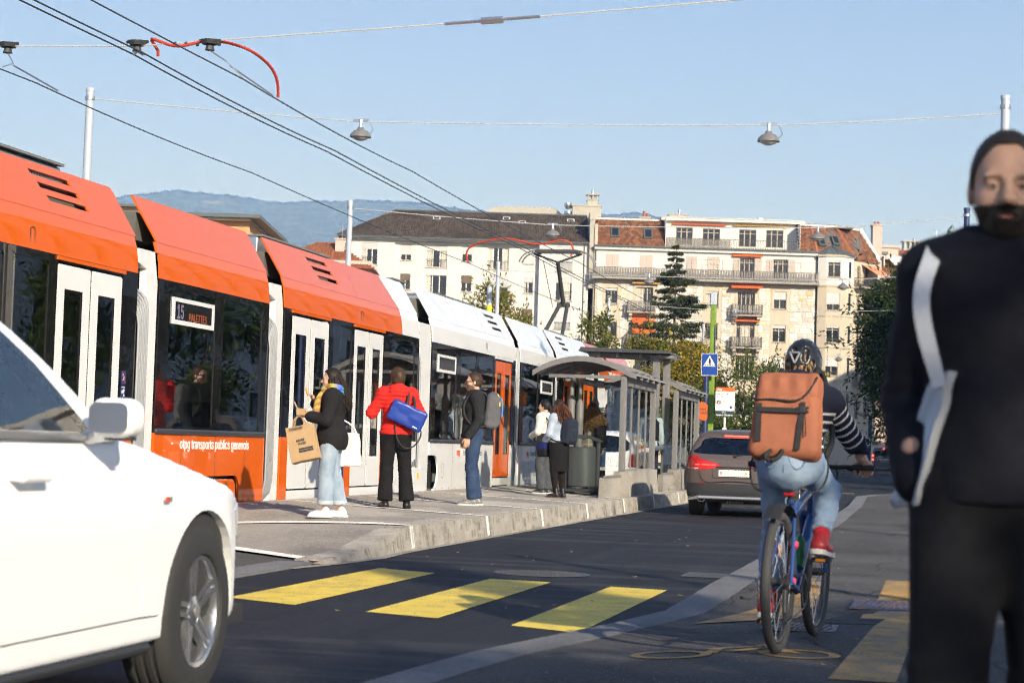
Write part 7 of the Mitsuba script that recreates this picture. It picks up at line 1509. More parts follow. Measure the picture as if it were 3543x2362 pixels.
    def shoe(s, q, color, sole=(.7, .7, .68), high=.0, L=1.0, key='shoe'):
        a, t = s.J['a' + q], s.J['t' + q]; d = t - a; d[2] = 0; yaw = math.atan2(-d[0], d[1])
        base = np.array([a[0], a[1], a[2] - .085])
        pitch = math.atan2(t[2] - (a[2] - .055), .16)
        Mx = np.array(T().translate(base.tolist()).rotate([0, 0, 1], math.degrees(yaw)).rotate([1, 0, 0], math.degrees(pitch)).matrix)
        up = nets(lambda p: np.maximum(smin(smin(sd_cone(p, (0, -.03, .045), (0, .10, .035), .045, .037), sd_cone(p, (0, .10, .034), (0, .165 * L, .03), .040, .030), .03), sd_cone(p, (0, -.015, .06), (0, -.005, .085 + high), .042, .044), .02), -(p[:, 2] - .012)), (-.08, -.11, 0), (.08, .24, .2 + high), .009)
        so = ext(Polygon(curve([(-.036, -.07), (-.040, -.02), (-.036, .04), (-.045, .11), (-.036, .18 * L), (0, .208 * L), (.036, .18 * L), (.045, .11), (.036, .04), (.040, -.02), (.036, -.07), (0, -.09)])), .026)
        k = numbered(f'{s.k}__{key}')
        add(k, xf(up, Mx), M_VCS, True, M=s.M, color=np.tile(np.array(color, float), (len(up.vertices), 1)))
        add(k + '__sole', xf(so, Mx), M_VC, 30, M=s.M) if False else add(k + '__sole', xf(so, Mx), M_VC, False, M=s.M, color=np.tile(np.array(sole, float), (len(so.vertices), 1)))
        return Mx
    def cap_hair(s, color, g=.014, front=.055, low=-.05, bumps=.006, key='hair', h=.008, line=.088):     # short hair: a shell over the skull
        def fn(p):
            q = (p - s.HM[:3, 3]) @ s.HM[:3, :3]
            d = sd_ell(q, (0, -.016, .028), (.0755 + g, .100 + g, .103 + g))
            d = smin(d, sd_ell(q, (0, -.045, -.03), (.062 + g * .6, .055 + g * .6, .07)), .03)
            d = d + bumps * 2 * fbm(q * np.array([70, 70, 22]), 3) 
            fz = .062 + .25 * np.clip(-q[:, 1], 0, .1)
            faceside = (q[:, 1] > front - .35 * np.clip(.075 - q[:, 2], -.1, .2)) & (q[:, 2] < .085)
            cut = np.minimum(q[:, 1] - (front - .5 * np.clip(.08 - q[:, 2], 0, .2)), line - q[:, 2])
            d = np.maximum(d, cut) if front is not None else d
            return np.maximum(d, low - q[:, 2])
        c = s.J['head']; m = nets(fn, c - .17, c + .18, h)
        col = np.tile(np.array(color, float), (len(m.vertices), 1)) * (1 + .5 * fbm(np.asarray(m.vertices) * np.array([120, 120, 25]), 2)[:, None])
        return s.put(key, m, M_HAIR, True, color=col)
    def strands(s, color, n, length, spread=.05, wave=.008, curl=0.0, r=.004, start=(-1.9, 1.9), back=.55, key='hair_lock', fan=0.0, zmin=-.02, steps=14, gravity=1.0):
        rng = np.random.default_rng(len(s.k) + n)
        ms = []
        for i in range(n):
            a = rng.uniform(*start); z = rng.uniform(zmin, .085)
            rr = math.sqrt(max(.05, 1 - ((z - .025) / .112) ** 2))
            p0 = np.array([math.sin(a) * .080 * rr, -math.cos(a) * .104 * rr - .012, z])
            L = length * rng.uniform(.75, 1.08); t = np.linspace(0, 1, steps)
            out = p0 * [1, 1, 0]; out = out / (np.linalg.norm(out) + 1e-6)
            ph = rng.uniform(0, 6.28); wl = rng.uniform(7, 12)
            off = out[None] * (spread * np.sin(t * 1.6) * rng.uniform(.4, 1.2) + fan * t)[:, None]
            P_ = p0 + off + np.c_[np.zeros_like(t), -back * .06 * t, -L * t ** 1.12 * gravity]
            w_ = wave + curl
            P_ += np.c_[np.cos(ph + wl * t * (1 + 3 * (curl > 0))) * w_ * t, np.sin(ph + wl * t * (1 + 3 * (curl > 0))) * w_ * t, np.zeros_like(t)]
            if curl: P_ += np.c_[np.cos(ph + 26 * t), np.sin(ph + 26 * t), np.cos(ph + 40 * t) * .5] * curl
            ms.append(tube(P_, np.r_[np.full(steps - 3, r), r * .8, r * .55, r * .25], 5))
        m = cat(ms); m.apply_transform(s.HM)
        col = np.repeat(np.array(color)[None] * rng.uniform(.55, 1.5, (n, 1)), len(m.vertices) // n, 0)
        return s.put(key, m, M_HAIR, True, color=col)
M_SKIN = pr('skin', VC, .5, specular=.35)
M_HAIR = pr('hair', VC, .55, specular=.25)
M_EYE, M_IRIS = pr('eye_white', (.35, .32, .29), .2), pr('iris', (.03, .02, .015), .08)
def tinted(c, amt=.25, f=14.0, seed=0): return lambda V_: np.array(c) * (1 + amt * 2 * fbm(V_ * f + seed, 3)[:, None])
def denim(c=(.20, .28, .40), pale=(.42, .50, .58), amt=1.0):
    def fn(V_):
        t = np.clip(.5 + 1.6 * fbm(V_ * np.array([9, 9, 5]), 3) + .5 * fbm(V_ * 60, 2), 0, 1)[:, None] * amt
        return np.array(c) * (1 - t) + np.array(pale) * t
    return fn
GPL = 'people waiting on the tram platform'
plz = lambda x, y: float(plat_z(np.float64(x), np.float64(y)))
def ring_strap(pts, w=.02, t=.006):                          # a flat strap along points
    p = spline(pts, 30); return tube(p, w * .5, 6)

# --- woman with the scarf
x, y = -6.42, 20.28
W1 = Person('young woman in black corduroy jacket and bright scarf eating on the platform', x, y, plz(x, y), 100, 1.58, GPL, True,
            er=(.22, .02, 1.17), wr=(.10, .24, 1.36), el=(-.25, .03, 1.15), wl=(-.17, .25, 1.19), kl=(-.10, .035, .50), al=(-.12, .03, .085), tl=(-.14, .19, .03), kr=(.10, -.01, .50), ar=(.12, -.13, .085), tr=(.14, .03, .03), head_yaw=4)
W1.body((.50, .31, .22), dict(r=dict(fdir=(-.35, .25, 1), palm=(-.5, .6, -.2), curl=.75), l=dict(fdir=(.15, .9, .25), palm=(.8, .1, .6), curl=.7)))
W1.top(tinted((.018, .017, .018), .3, 30), .80, g=.045, sleeve=.93, hem_flare=.025, wr=.010, key='jacket')
def cuffed(V_):
    c = denim((.19, .26, .35), (.36, .43, .50))(V_); c[V_[:, 2] < .20] = np.array([.46, .50, .54]); return c
W1.pants(cuffed, g=.034, upto=.86, flare=.022, wr=.008)
for q in 'rl': W1.shoe(q, (.72, .70, .69), (.75, .74, .72))
W1.cap_hair((.016, .012, .010), .016, .05, -.06, key='hair')
W1.strands((.020, .013, .010), 230, .36, .05, .012, r=.0055, start=(-2.0, 2.0), back=1.6, key='hair_lock')
sc_ = []; 
rs = np.random.default_rng(3)
for i in range(5):
    t = np.linspace(0, 2 * np.pi, 40); rr = .105 + .012 * np.sin(3 * t + i); zz = 1.455 + .022 * i + .012 * np.sin(2 * t + i * 2)
    sc_.append(tube(np.c_[np.cos(t) * rr, np.sin(t) * (rr + .01) - .01, zz], .034, 8))
sc_.append(tube(spline([(-.06, .11, 1.46), (-.10, .16, 1.36), (-.11, .17, 1.24), (-.10, .16, 1.16)], 14), [.05] * 10 + [.055] * 4, 8))
scm = cat(sc_)
PAL = np.array([(.55, .55, .06), (.05, .38, .36), (.03, .10, .45), (.40, .17, .08), (.35, .50, .12), (.20, .22, .50), (.55, .42, .10), (.08, .40, .48)])
def plaid(V_):
    a = np.floor((np.arctan2(V_[:, 0], V_[:, 1]) * 2.3 + V_[:, 2] * 13)).astype(int); b = np.floor(V_[:, 2] * 11 + V_[:, 0] * 3).astype(int)
    return PAL[(a * 3 + b * 5) % 8] * (.8 + .4 * rs.random((len(V_), 1)))
W1.put('scarf', scm, M_CLOTH, True, color=plaid)
def held(label_key, label, cat_, m, mat, M, smooth=35, color=None, **kw):
    k = thing(label_key, label, cat_); add(k, m, mat, smooth, M=M, color=color); return k
fk = thing('snack', 'small fried snack held up in her fingers', 'food'); add(fk, tube(spline([(.06, .31, 1.45), (.055, .33, 1.50), (.06, .335, 1.535)], 8), [.012, .014, .013, .012, .013, .012, .010, .006], 7), pr('fried', (.55, .27, .05), .6), True, M=W1.M)
bk_ = thing('food_box', 'open brown card food box held by the woman with the scarf', 'box')
M_KRAFT = pr('kraft_paper', (.40, .265, .14), .85)
add(bk_, cat([bx(-.21, -.09, .30, .302, 1.20, 1.28), bx(-.21, -.09, .40, .402, 1.20, 1.29), bx(-.21, -.208, .302, .40, 1.20, 1.28), bx(-.092, -.09, .302, .40, 1.20, 1.28), bx(-.208, -.092, .302, .40, 1.20, 1.202)]), M_KRAFT, M=W1.M)
add(bk_ + '__lid', hexa([(-.20, .402, 1.285), (-.10, .402, 1.285), (-.10, .406, 1.285), (-.20, .406, 1.285), (-.21, .44, 1.36), (-.09, .44, 1.36), (-.09, .444, 1.36), (-.21, .444, 1.36)]), M_KRAFT, M=W1.M)
pbk = thing('paper_bag', 'large brown paper food bag hanging from the forearm of the woman with the scarf', 'bag')
PB = np.array(T().translate([-.30, .245, .66]).rotate([1, 0, 0], -14).rotate([0, 1, 0], 6).matrix)
def crumple(m, a=.006, f=14, seed=0):
    for _ in range(3): m = m.subdivide()
    v = np.asarray(m.vertices); m.vertices = v + np.c_[fbm(v * f + seed, 3), fbm(v * f + seed + 9, 3), fbm(v * f + 5 + seed, 3)] * 2 * a; return m
bagm = crumple(tm([(-.10, -.17, 0), (.10, -.17, 0), (.10, .17, 0), (-.10, .17, 0), (-.085, -.165, .42), (.085, -.165, .42), (.085, .165, .42), (-.085, .165, .42)], [[3, 2, 1, 0], [0, 1, 5, 4], [1, 2, 6, 5], [2, 3, 7, 6], [3, 0, 4, 7]]), .010)
add(pbk, bagm, M_KRAFT, 25, M=W1.M @ PB)
add(pbk + '__handle', cat([tube(spline([(s * .07, -.07, .40), (s * .05, -.05, .50), (.03, 0, .545), (s * .05, .05, .50), (s * .07, .07, .40)], 16), .009, 5) for s in (-1, 1)]), M_KRAFT, M=W1.M @ PB)
for (t, hgt, yy, zz) in (('FOOD BY', .03, .12, .375), ('MORE', .028, .06, .23), ('FOOD', .028, .05, .19)): add(pbk + '__print', xf(glyphs(t, hgt, True, .9), mat4([0, -1, 0], [0, 0, 1], [-1, 0, 0], [-.104, yy, zz])), M_INK, M=W1.M @ PB)
add(pbk + '__print', cat([bx(-.107, -.104, -.12, .05, .10, .125), bx(-.107, -.104, -.12, .05, .132, .15)]), M_INK, M=W1.M @ PB)
pl = thing('plastic_bag', 'white plastic shopping bag hanging behind the woman with the scarf', 'bag')
add(pl, crumple(tm([(.20, -.34, .62), (.30, -.34, .62), (.30, .02, .60), (.20, .02, .60), (.22, -.30, 1.0), (.28, -.30, 1.0), (.27, -.02, 1.02), (.23, -.02, 1.02)], [[3, 2, 1, 0], [0, 1, 5, 4], [1, 2, 6, 5], [2, 3, 7, 6], [3, 0, 4, 7], [4, 5, 6, 7]]), .02, 9), pr('plastic_white', (.66, .65, .61), .35), True, M=W1.M)
add(pl + '__handle', cat([tube(spline([(.25, -.26, .98), (.25, -.18, 1.12), (.24, .0, 1.17), (.25, -.05, 1.0)], 14), .012, 5)]), 'mat_plastic_white', M=W1.M)

# --- person in the red jacket
x, y = -6.62, 23.55
RJ = Person('person with short brown hair in a red quilted jacket, back turned, hands raised', x, y, plz(x, y), 24, 1.72, GPL, True,
            er=(.31, .05, 1.20), wr=(.10, .26, 1.50), el=(-.31, .03, 1.20), wl=(-.11, .25, 1.50), ar=(.16, -.04, .085), tr=(.20, .12, .03), kr=(.13, .01, .5), al=(-.12, -.04, .085), tl=(-.15, .12, .03), head_yaw=10)
RJ.body((.50, .30, .21), dict(r=dict(fdir=(-.5, .1, .8), palm=(-.6, -.2, -.3), curl=.8), l=dict(fdir=(.5, .1, .8), palm=(.6, -.2, -.3), curl=.8)))
RJ.top(tinted((.62, .028, .022), .12, 20), .93, g=.040, sleeve=.95, quilt=.017, wr=.006, hood=True, key='jacket', h=.009)
RJ.pants(tinted((.012, .012, .013), .3, 20), g=.022, upto=.97, flare=.042)
for q in 'rl': RJ.shoe(q, (.012, .012, .012), (.015, .015, .015))
RJ.cap_hair((.055, .032, .018), .020, .05, -.075, .010)
bb = thing('shoulder_bag', 'shiny blue shoulder bag on the back of the person in red', 'bag')
BBM = np.array(T().translate([.10, -.225, 1.17]).rotate([0, 0, 1], -8).rotate([0, 1, 0], 24).matrix)
add(bb, nets(lambda p: sd_box(p, (0, 0, 0), (.235 + 0 * p[:, 0].mean(), .065, .135), .03) + .012 * fbm(p * 12, 2) + .045 * np.clip((p[:, 2]) / .135, -1, 1) * 0 , (-.28, -.1, -.18), (.28, .1, .18), .012), pr('bag_blue', (.015, .045, .27), .22), True, M=RJ.M @ BBM)
add(bb + '__label', bx(.12, .18, -.066, -.0645, -.10, -.085), M_WHITE, M=RJ.M @ BBM)
add(bb + '__strap', cat([tube(spline([(.10, -.20, 1.27), (.12, -.14, 1.42), (.135, -.02, 1.50), (.13, .10, 1.40), (.15, .16, 1.25)], 24), .020, 6), tube(spline([(.20, -.20, 1.22), (.20, -.14, 1.36), (.15, -.04, 1.495)], 16), .018, 6), tube(spline([(-.02, -.20, 1.10), (.0, -.19, .86), (.12, -.18, .76), (.25, -.18, .84), (.28, -.2, 1.0)], 24), .010, 6)]), M_BLACKM, True, M=RJ.M)

# --- bearded man in the dark sweater with the grey backpack
x, y = -6.24, 26.15
MS = Person('bearded man in dark knit sweater and jeans with grey backpack and sunglasses', x, y, plz(x, y), 106, 1.80, GPL, False,
            el=(-.235, -.06, 1.14), wl=(-.22, .09, .90), er=(.23, .02, 1.13), wr=(.22, .12, .90), kl=(-.10, .03, .5), al=(-.10, 0, .085), tl=(-.11, .17, .03), ar=(.12, -.07, .085), tr=(.13, .10, .03))
MS.body((.50, .31, .22), dict(l=dict(fdir=(.02, .15, -1), palm=(.9, .2, 0), curl=.35), r=dict(fdir=(0, .1, -1), palm=(-1, 0, 0), curl=.4)), face='beard')
MS.top(tinted((.022, .024, .026), .5, 60), .89, g=.030, sleeve=.95, wr=.009, collar=.03, key='sweater', h=.012)
MS.pants(denim((.018, .035, .085), (.055, .085, .15), .8), g=.020, upto=.99, flare=.022)
for q in 'rl': MS.shoe(q, (.16, .17, .18), (.55, .52, .47))
MS.cap_hair((.045, .026, .016), .010, .055, -.05, .004)
MS.put('hair_bun', nets(lambda p: sd_ell(p, MS.J['head'] + [0, -.135, .01], (.03, .026, .03)) + .008 * fbm(p * 60, 2), MS.J['head'] + [-.06, -.19, -.05], MS.J['head'] + [.06, -.09, .07], .007), M_HAIR, True, color=np.array((.045, .026, .016)))
MS.put('sunglasses', xf(cat([rbx(-.062, -.008, .088, .100, -.018, .022, .006, 6), rbx(.008, .062, .088, .100, -.018, .022, .006, 6), bx(-.01, .01, .097, .101, .006, .012), bx(-.079, -.075, -.02, .092, .006, .014), bx(.075, .079, -.02, .092, .006, .014)]), MS.HM), M_BLACK, 40)
def backpack(label, P, col, side, size=(.155, .10, .235), pos=(0, -.235, 1.24), name='backpack', tilt=6, h=.011, strap=(.02, .02, .022)):
    k = thing(name, label, 'backpack')
    B_ = np.array(T().translate(list(pos)).rotate([1, 0, 0], tilt).matrix)
    m = nets(lambda p: smin(smin(sd_box(p, (0, 0, 0), size, .06), sd_box(p, (0, -size[1] * .75, -size[2] * .25), (size[0] * .8, size[1] * .55, size[2] * .55), .045), .02), sd_ell(p, (0, -.0, size[2] * .8), (size[0] * .85, size[1] * .9, size[2] * .38)), .03) + .010 * fbm(p * 14, 3), [-size[0] - .05, -size[1] * 1.7 - .05, -size[2] - .06], [size[0] + .05, size[1] + .05, size[2] * 1.3 + .06], h)
    add(k, m, M_CLOTH, True, M=P.M @ B_, color=np.tile(np.array(col), (len(m.vertices), 1)) * (1 + .3 * fbm(np.asarray(m.vertices) * 12, 2)[:, None]))
    for s in (-1, 1):
        a = np.array(pos); add(k + '__strap', tube(spline([a + [s * .07, .07, .19], P.J['s' + ('r' if s > 0 else 'l')] * [.62, 1, 1] + [0, -.06, .075], P.J['s' + ('r' if s > 0 else 'l')] * [.62, 1, 1] + [0, .06, .05], np.array([s * .13, .155, 1.27]), np.array([s * .17, .06, 1.08]), a + [s * .12, .05, -.17]], 28), .018, 6), M_STRAP, True, M=P.M)
    return k, B_
M_STRAP = pr('strap_black', (.018, .018, .02), .8)
GBP, GBM = backpack('grey backpack with yellow and blue stripes on the bearded man', MS, (.11, .11, .12), 1, (.155, .095, .23), (0, -.225, 1.25))
add(GBP + '__stripe', tube(spline([(-.115, -.045, .24), (-.125, -.075, .16), (-.128, -.09, .08)], 10), .010, 6), pr('stripe_yellow', (.7, .55, .03), .6), True, M=MS.M @ GBM)
add(GBP + '__stripe', tube(spline([(-.10, -.095, .20), (-.115, -.125, .08), (-.12, -.135, -.06)], 10), .012, 6), pr('stripe_blue', (.03, .22, .62), .6), True, M=MS.M @ GBM)

# --- the two women by the near shelter
x, y = -6.16, 31.85
DW = Person('woman in pale denim jacket, black skirt and headphones by the litter bin', x, y, plz(x, y), 62, 1.60, GPL, True,
            el=(-.25, .02, 1.15), wl=(-.12, .22, 1.02), er=(.24, .05, 1.13), wr=(.16, .22, .98), al=(-.08, -.03, .085), ar=(.09, -.05, .085))
DW.body((.16, .085, .055), dict(l=dict(fdir=(.3, .9, -.2), palm=(.5, 0, -.8), curl=.8), r=dict(fdir=(-.3, .9, -.2), palm=(-.5, 0, -.8), curl=.8)))
DW.top(denim((.27, .34, .45), (.44, .49, .56)), .99, g=.032, sleeve=.95, wr=.008)
def skirt(p):
    d = smin(sd_ell(p, DW.J['pelvis'] + [0, -.01, 0], (.185, .15, .16)), sd_cone(p, DW.J['pelvis'] + [0, 0, -.05], (0, -.01, .50), .185, .155), .06)
    return np.maximum(np.maximum(d + .006 * fbm(p * 10, 3), p[:, 2] - 1.06), .47 - p[:, 2])
DW.put('skirt', nets(skirt, (-.25, -.22, .42), (.25, .22, 1.1), .013), M_CLOTH, True, color=tinted((.012, .012, .013), .3, 20))
DW.pants(tinted((.014, .011, .010), .2, 20), g=.010, upto=1.0, key='tights', wr=.002, waist=.7)
for q in 'rl': DW.shoe(q, (.014, .013, .013), (.10, .06, .04), .07, .95, key='boot')
DW.cap_hair((.022, .012, .009), .018, .045, -.06)
DW.strands((.075, .028, .014), 170, .33, .085, .012, r=.0085, start=(-1.9, 1.9), back=1.3, fan=.02, zmin=.0)
DW.put('headphones', xf(cat([tube([(math.cos(t) * .098, -.01, .02 + math.sin(t) * .118) for t in np.linspace(.1, 3.04, 20)], .009, 6), tube([(.085, -.01, 0), (.105, -.01, 0)], .036, 12), tube([(-.085, -.01, 0), (-.105, -.01, 0)], .036, 12)]), DW.HM), M_BLACK, 40)
backpack('dark navy backpack on the woman in the denim jacket', DW, (.022, .027, .042), 1, (.145, .10, .22), (.02, -.23, 1.19))
sb_ = thing('sports_bag', 'navy and black bag held by the woman in the denim jacket', 'bag')
sbm = nets(lambda p: sd_box(p, (0, .26, .86), (.20, .105, .135), .05) + .012 * fbm(p * 11, 3), (-.27, .1, .67), (.27, .42, 1.06), .012)
add(sb_, sbm, M_CLOTH, True, M=DW.M, color=np.where(np.asarray(sbm.vertices)[:, 2:3] > .87, np.array([[.014, .02, .10]]), np.array([[.012, .012, .013]])))
add(sb_ + '__handle', tube(spline([(-.12, .26, .97), (-.06, .25, 1.05), (.06, .25, 1.05), (.12, .26, .97)], 14), .012, 6), M_STRAP, True, M=DW.M)
x, y = -6.75, 33.6
WW = Person('woman with black ponytail and white blouse standing behind the denim jacket', x, y, plz(x, y), 70, 1.62, GPL, True,
            el=(-.27, -.02, 1.16), wl=(-.15, .20, 1.08), er=(.24, .03, 1.15), wr=(.12, .22, 1.1), head_yaw=12)
WW.body((.45, .28, .19), dict(l=dict(fdir=(.4, .9, 0), palm=(.5, 0, -.6), curl=.8), r=dict(fdir=(-.4, .9, 0), palm=(-.5, 0, -.6), curl=.8)))
WW.top(tinted((.60, .57, .53), .08, 14), 1.0, g=.035, sleeve=.95, wr=.009, key='blouse')
WW.pants(tinted((.065, .07, .078), .25, 12), g=.03, upto=1.0, flare=.03)
for q in 'rl': WW.shoe(q, (.06, .06, .065), (.6, .6, .58))
WW.cap_hair((.010, .009, .010), .014, .05, -.05)
WW.strands((.010, .009, .010), 110, .42, .02, .010, r=.007, start=(-.5, .5), back=1.2, zmin=.03)
wb = thing('shoulder_bag', 'black shoulder bag on the woman in the white blouse', 'bag')
add(wb, nets(lambda p: sd_box(p, (-.16, -.14, 1.0), (.10, .17, .13), .05) + .01 * fbm(p * 12, 2), (-.32, -.36, .82), (.0, .08, 1.18), .013), M_STRAP, True, M=WW.M)
add(wb + '__strap', tube(spline([(-.16, -.22, 1.1), (-.15, -.12, 1.42), (-.14, .02, 1.50), (-.16, .02, 1.3), (-.17, -.04, 1.12)], 24), .012, 6), M_STRAP, True, M=WW.M)

# --- people in and behind the shelter
x, y = -6.53, 37.1
CW = Person('woman with a mass of curly brown hair and plaid jacket inside the near shelter', x, y, plz(x, y), 18, 1.66, GPL, True, el=(-.28, .06, 1.18), wl=(-.20, .22, 1.36))
CW.body((.48, .30, .21), dict(l=dict(fdir=(.2, .3, 1), palm=(.6, .5, 0), curl=.6), r=dict(fdir=(0, .2, -1), palm=(-1, 0, 0), curl=.4)), hh=.009)
def glen(V_):
    c = np.tile(np.array([.20, .19, .15]), (len(V_), 1)); l = (np.abs((V_[:, 2] * 9) % 1 - .5) < .10) | (np.abs((V_[:, 0] * 9 + .2) % 1 - .5) < .10); c[l] = (.42, .39, .30); return c
CW.top(glen, .86, g=.035, sleeve=.95, wr=.007, h=.016)
CW.pants(tinted((.02, .025, .04), .2), g=.02, h=.016)
for q in 'rl': CW.shoe(q, (.05, .05, .05))
CW.cap_hair((.05, .028, .015), .03, .05, -.06, .012)
CW.strands((.17, .095, .04), 320, .40, .13, .015, curl=.016, r=.0055, start=(-2.1, 2.1), back=.8, fan=.07, zmin=-.02, steps=22)
backpack('soft black bag on the back of the curly haired woman', CW, (.012, .012, .013), 1, (.15, .10, .21), (.17, -.23, 1.1), h=.014)
x, y = -6.42, 38.5
BM_ = Person('blond bearded man in dark jacket looking down inside the near shelter', x, y, plz(x, y), 170, 1.72, GPL, False, wr=(.12, .25, 1.12), er=(.24, .02, 1.14), head_pitch=-18)
BM_.body((.50, .31, .22), dict(r=dict(fdir=(-.4, .9, .1), palm=(0, 0, 1), curl=.7), l=dict(fdir=(0, .2, -1), palm=(1, 0, 0), curl=.4)), face='beard', hh=.009)
BM_.top(tinted((.016, .018, .02), .3), .88, g=.035, collar=.03, h=.016); BM_.pants(denim((.02, .045, .12), (.05, .09, .17)), h=.016); BM_.cap_hair((.22, .12, .045), .016, .06, -.04, .008)
for q in 'rl': BM_.shoe(q, (.05, .05, .05))
x, y = -6.03, 41.4
WS = Person('person in a light shirt with dark backpack half hidden by the twin posts', x, y, plz(x, y), 12, 1.76, GPL, False)
WS.body((.45, .28, .19), dict(r=dict(fdir=(0, .2, -1), palm=(-1, 0, 0), curl=.4), l=dict(fdir=(0, .2, -1), palm=(1, 0, 0), curl=.4)), hh=.010)
WS.top(tinted((.46, .53, .56), .1), .90, g=.03, sleeve=.5, h=.018, key='shirt'); WS.pants(tinted((.03, .035, .05), .2), h=.018); WS.cap_hair((.03, .02, .015), .012, .05, -.05)
for q in 'rl': WS.shoe(q, (.3, .3, .3))
backpack('dark backpack on the person in the light shirt', WS, (.02, .02, .024), 1, (.14, .09, .2), (.03, -.225, 1.25), h=.016)
# ---------------------------------------------------------------- bicycle and rider; local frame: y forward from the rear axle, z up from the ground
BKM = np.array(T().translate([-.775, 9.88, .112]).rotate([0, 0, 1], -6.5).matrix)
M_BLUEF = pr('frame_blue', (.022, .06, .20), .25, clearcoat=1.0); M_CHAIN = pr('chain_steel', (.10, .10, .10), .4, metallic=.8)
def bicycle(label, M, mat=M_BLUEF, simple=False, group=None):
    k = thing('bicycle', label, 'bicycle', group)
    r = .352
    def bwheel(y):
        w = numbered(k + '__wheel')
        add(w, xf(trimesh.creation.torus(r - .024, .0245, major_sections=56, minor_sections=10), mat4([0, 1, 0], [0, 0, 1], [1, 0, 0], [0, y, r])), M_RUB, True, M=M)
        scene[w]['bsdf'] = {'type': 'ref', 'id': M_TYRE}
        rim = xf(trimesh.creation.torus(r - .056, .011, major_sections=48, minor_sections=8), mat4([0, 1, 0], [0, 0, 1], [1, 0, 0], [0, y, r]))
        add(w + '__rim', rim, M_CHAIN, True, M=M)
        add(w + '__hub', tube([(-.05, y, r), (.05, y, r)], .022, 10), M_CHAIN, 50, M=M)
        for s in range(24 if not simple else 8):
            a = s * 2 * math.pi / (24 if not simple else 8); b = a + (.5 if (s // 2) % 2 else -.5); sx = .035 if s % 2 else -.035
            add(w + '__spoke', tube([(sx, y + .02 * math.cos(b), r + .02 * math.sin(b)), (sx * .1, y + (r - .06) * math.cos(a), r + (r - .06) * math.sin(a))], .0016, 4, False), M_STEEL, M=M)
        return w
    bwheel(0.0); bwheel(1.06)
    bb, st, hd, hb = np.array([0, .43, .285]), np.array([0, .27, .76]), np.array([0, .86, .80]), np.array([0, .90, .66])
    add(k + '__frame', cat([tube([bb, st], .020, 10), tube([bb, hb], .030, 10), tube([st + [0, .03, -.08], hd], .022, 10), tube([hd + [0, -.012, .03], hb + [0, .012, -.03]], .026, 10)] + [tube([bb + [s * .03, -.02, 0], (s * .065, 0.0, r)], .012, 8) for s in (-1, 1)] + [tube([st + [s * .02, .02, -.06], (s * .065, 0, r)], .009, 8) for s in (-1, 1)]), mat, 50, M=M)
    add(k + '__fork', cat([tube([hb + [s * .055, .01, .0], (s * .055, 1.06, r)], [.020, .013], 8) for s in (-1, 1)] + [tube([hb + [-.06, .01, .01], hb + [.06, .01, .01]], .02, 8)]), mat, 50, M=M)
    add(k + '__seat_post', tube([st, (0, .235, .86)], .014, 8), M_BLACKM, 50, M=M)
    add(k + '__handlebar', cat([tube([hd, (0, .85, .90), (0, .90, .93)], .015, 8), tube(spline([(-.33, .84, .93), (-.2, .87, .93), (0, .90, .925), (.2, .87, .93), (.33, .84, .93)], 20), .012, 8)]), M_BLACKM, 50, M=M)
    for s in (-1, 1): add(k + '__grip', tube([(s * .22, .868, .93), (s * .345, .838, .93)], .0165, 10), M_RUB, 50, M=M)
    for s in (-1, 1): add(k + '__brake_lever', tube(spline([(s * .17, .89, .93), (s * .2, .93, .915), (s * .29, .925, .90)], 10), .007, 6), M_BLACKM, M=M)
    if simple: return k
    for s in (-1, 1):
        add(k + '__crank', cat([hexa([(s * .075 - .008, .42, .285 - .014 * 0), (s * .075 + .008, .42, .285), (s * .075 + .008, .45, .285), (s * .075 - .008, .45, .285), (s * .085 - .007, .425, .285 + s * .165), (s * .085 + .007, .425, .285 + s * .165), (s * .085 + .007, .447, .285 + s * .165), (s * .085 - .007, .447, .285 + s * .165)])]), M_DKGREY, M=M)
        p_ = numbered(k + '__pedal'); add(p_, cat([rbx(s * .14 - .045, s * .14 + .045, .39, .41, .285 + s * .165 - .012, .285 + s * .165 + .012, .004, 6), rbx(s * .14 - .045, s * .14 + .045, .46, .48, .285 + s * .165 - .012, .285 + s * .165 + .012, .004, 6), tube([(s * .085, .435, .285 + s * .165), (s * .185, .435, .285 + s * .165)], .011, 8)]), M_BLACKM, M=M)
        add(p_ + '__reflector', bx(s * .14 - .025, s * .14 + .025, .386, .389, .285 + s * .165 - .008, .285 + s * .165 + .008), pr('pedal_reflector', (.75, .28, .02), .25) if 'mat_pedal_reflector' not in scene else 'mat_pedal_reflector', M=M)
    add(k + '__chainring', xf(trimesh.creation.annulus(.062, .085, .004, sections=32), mat4([0, 1, 0], [0, 0, 1], [1, 0, 0], [.055, .43, .285])), M_CHAIN, M=M)
    add(k + '__sprocket', cat([xf(trimesh.creation.annulus(.014, .055 - .006 * q, .003, sections=24), mat4([0, 1, 0], [0, 0, 1], [1, 0, 0], [.022 + .006 * q, 0, r])) for q in range(5)]), M_CHAIN, M=M)
    add(k + '__derailleur', cat([rbx(.03, .05, -.05, -.01, .20, .32, .006, 6), xf(trimesh.creation.annulus(.008, .022, .006, sections=14), mat4([0, 1, 0], [0, 0, 1], [1, 0, 0], [.042, -.01, .235])), xf(trimesh.creation.annulus(.008, .022, .006, sections=14), mat4([0, 1, 0], [0, 0, 1], [1, 0, 0], [.042, .02, .165]))]), M_CHAIN, M=M)
    add(k + '__chain', cat([tube([(.055, .43, .37), (.04, 0, r + .04)], .005, 4), tube([(.055, .43, .20), (.042, .03, .148)], .005, 4)]), M_CHAIN, M=M)
    add(k + '__kickstand', tube([(-.06, .08, .33), (-.13, -.08, .27), (-.16, -.13, .275)], .009, 6), M_DKGREY, M=M)
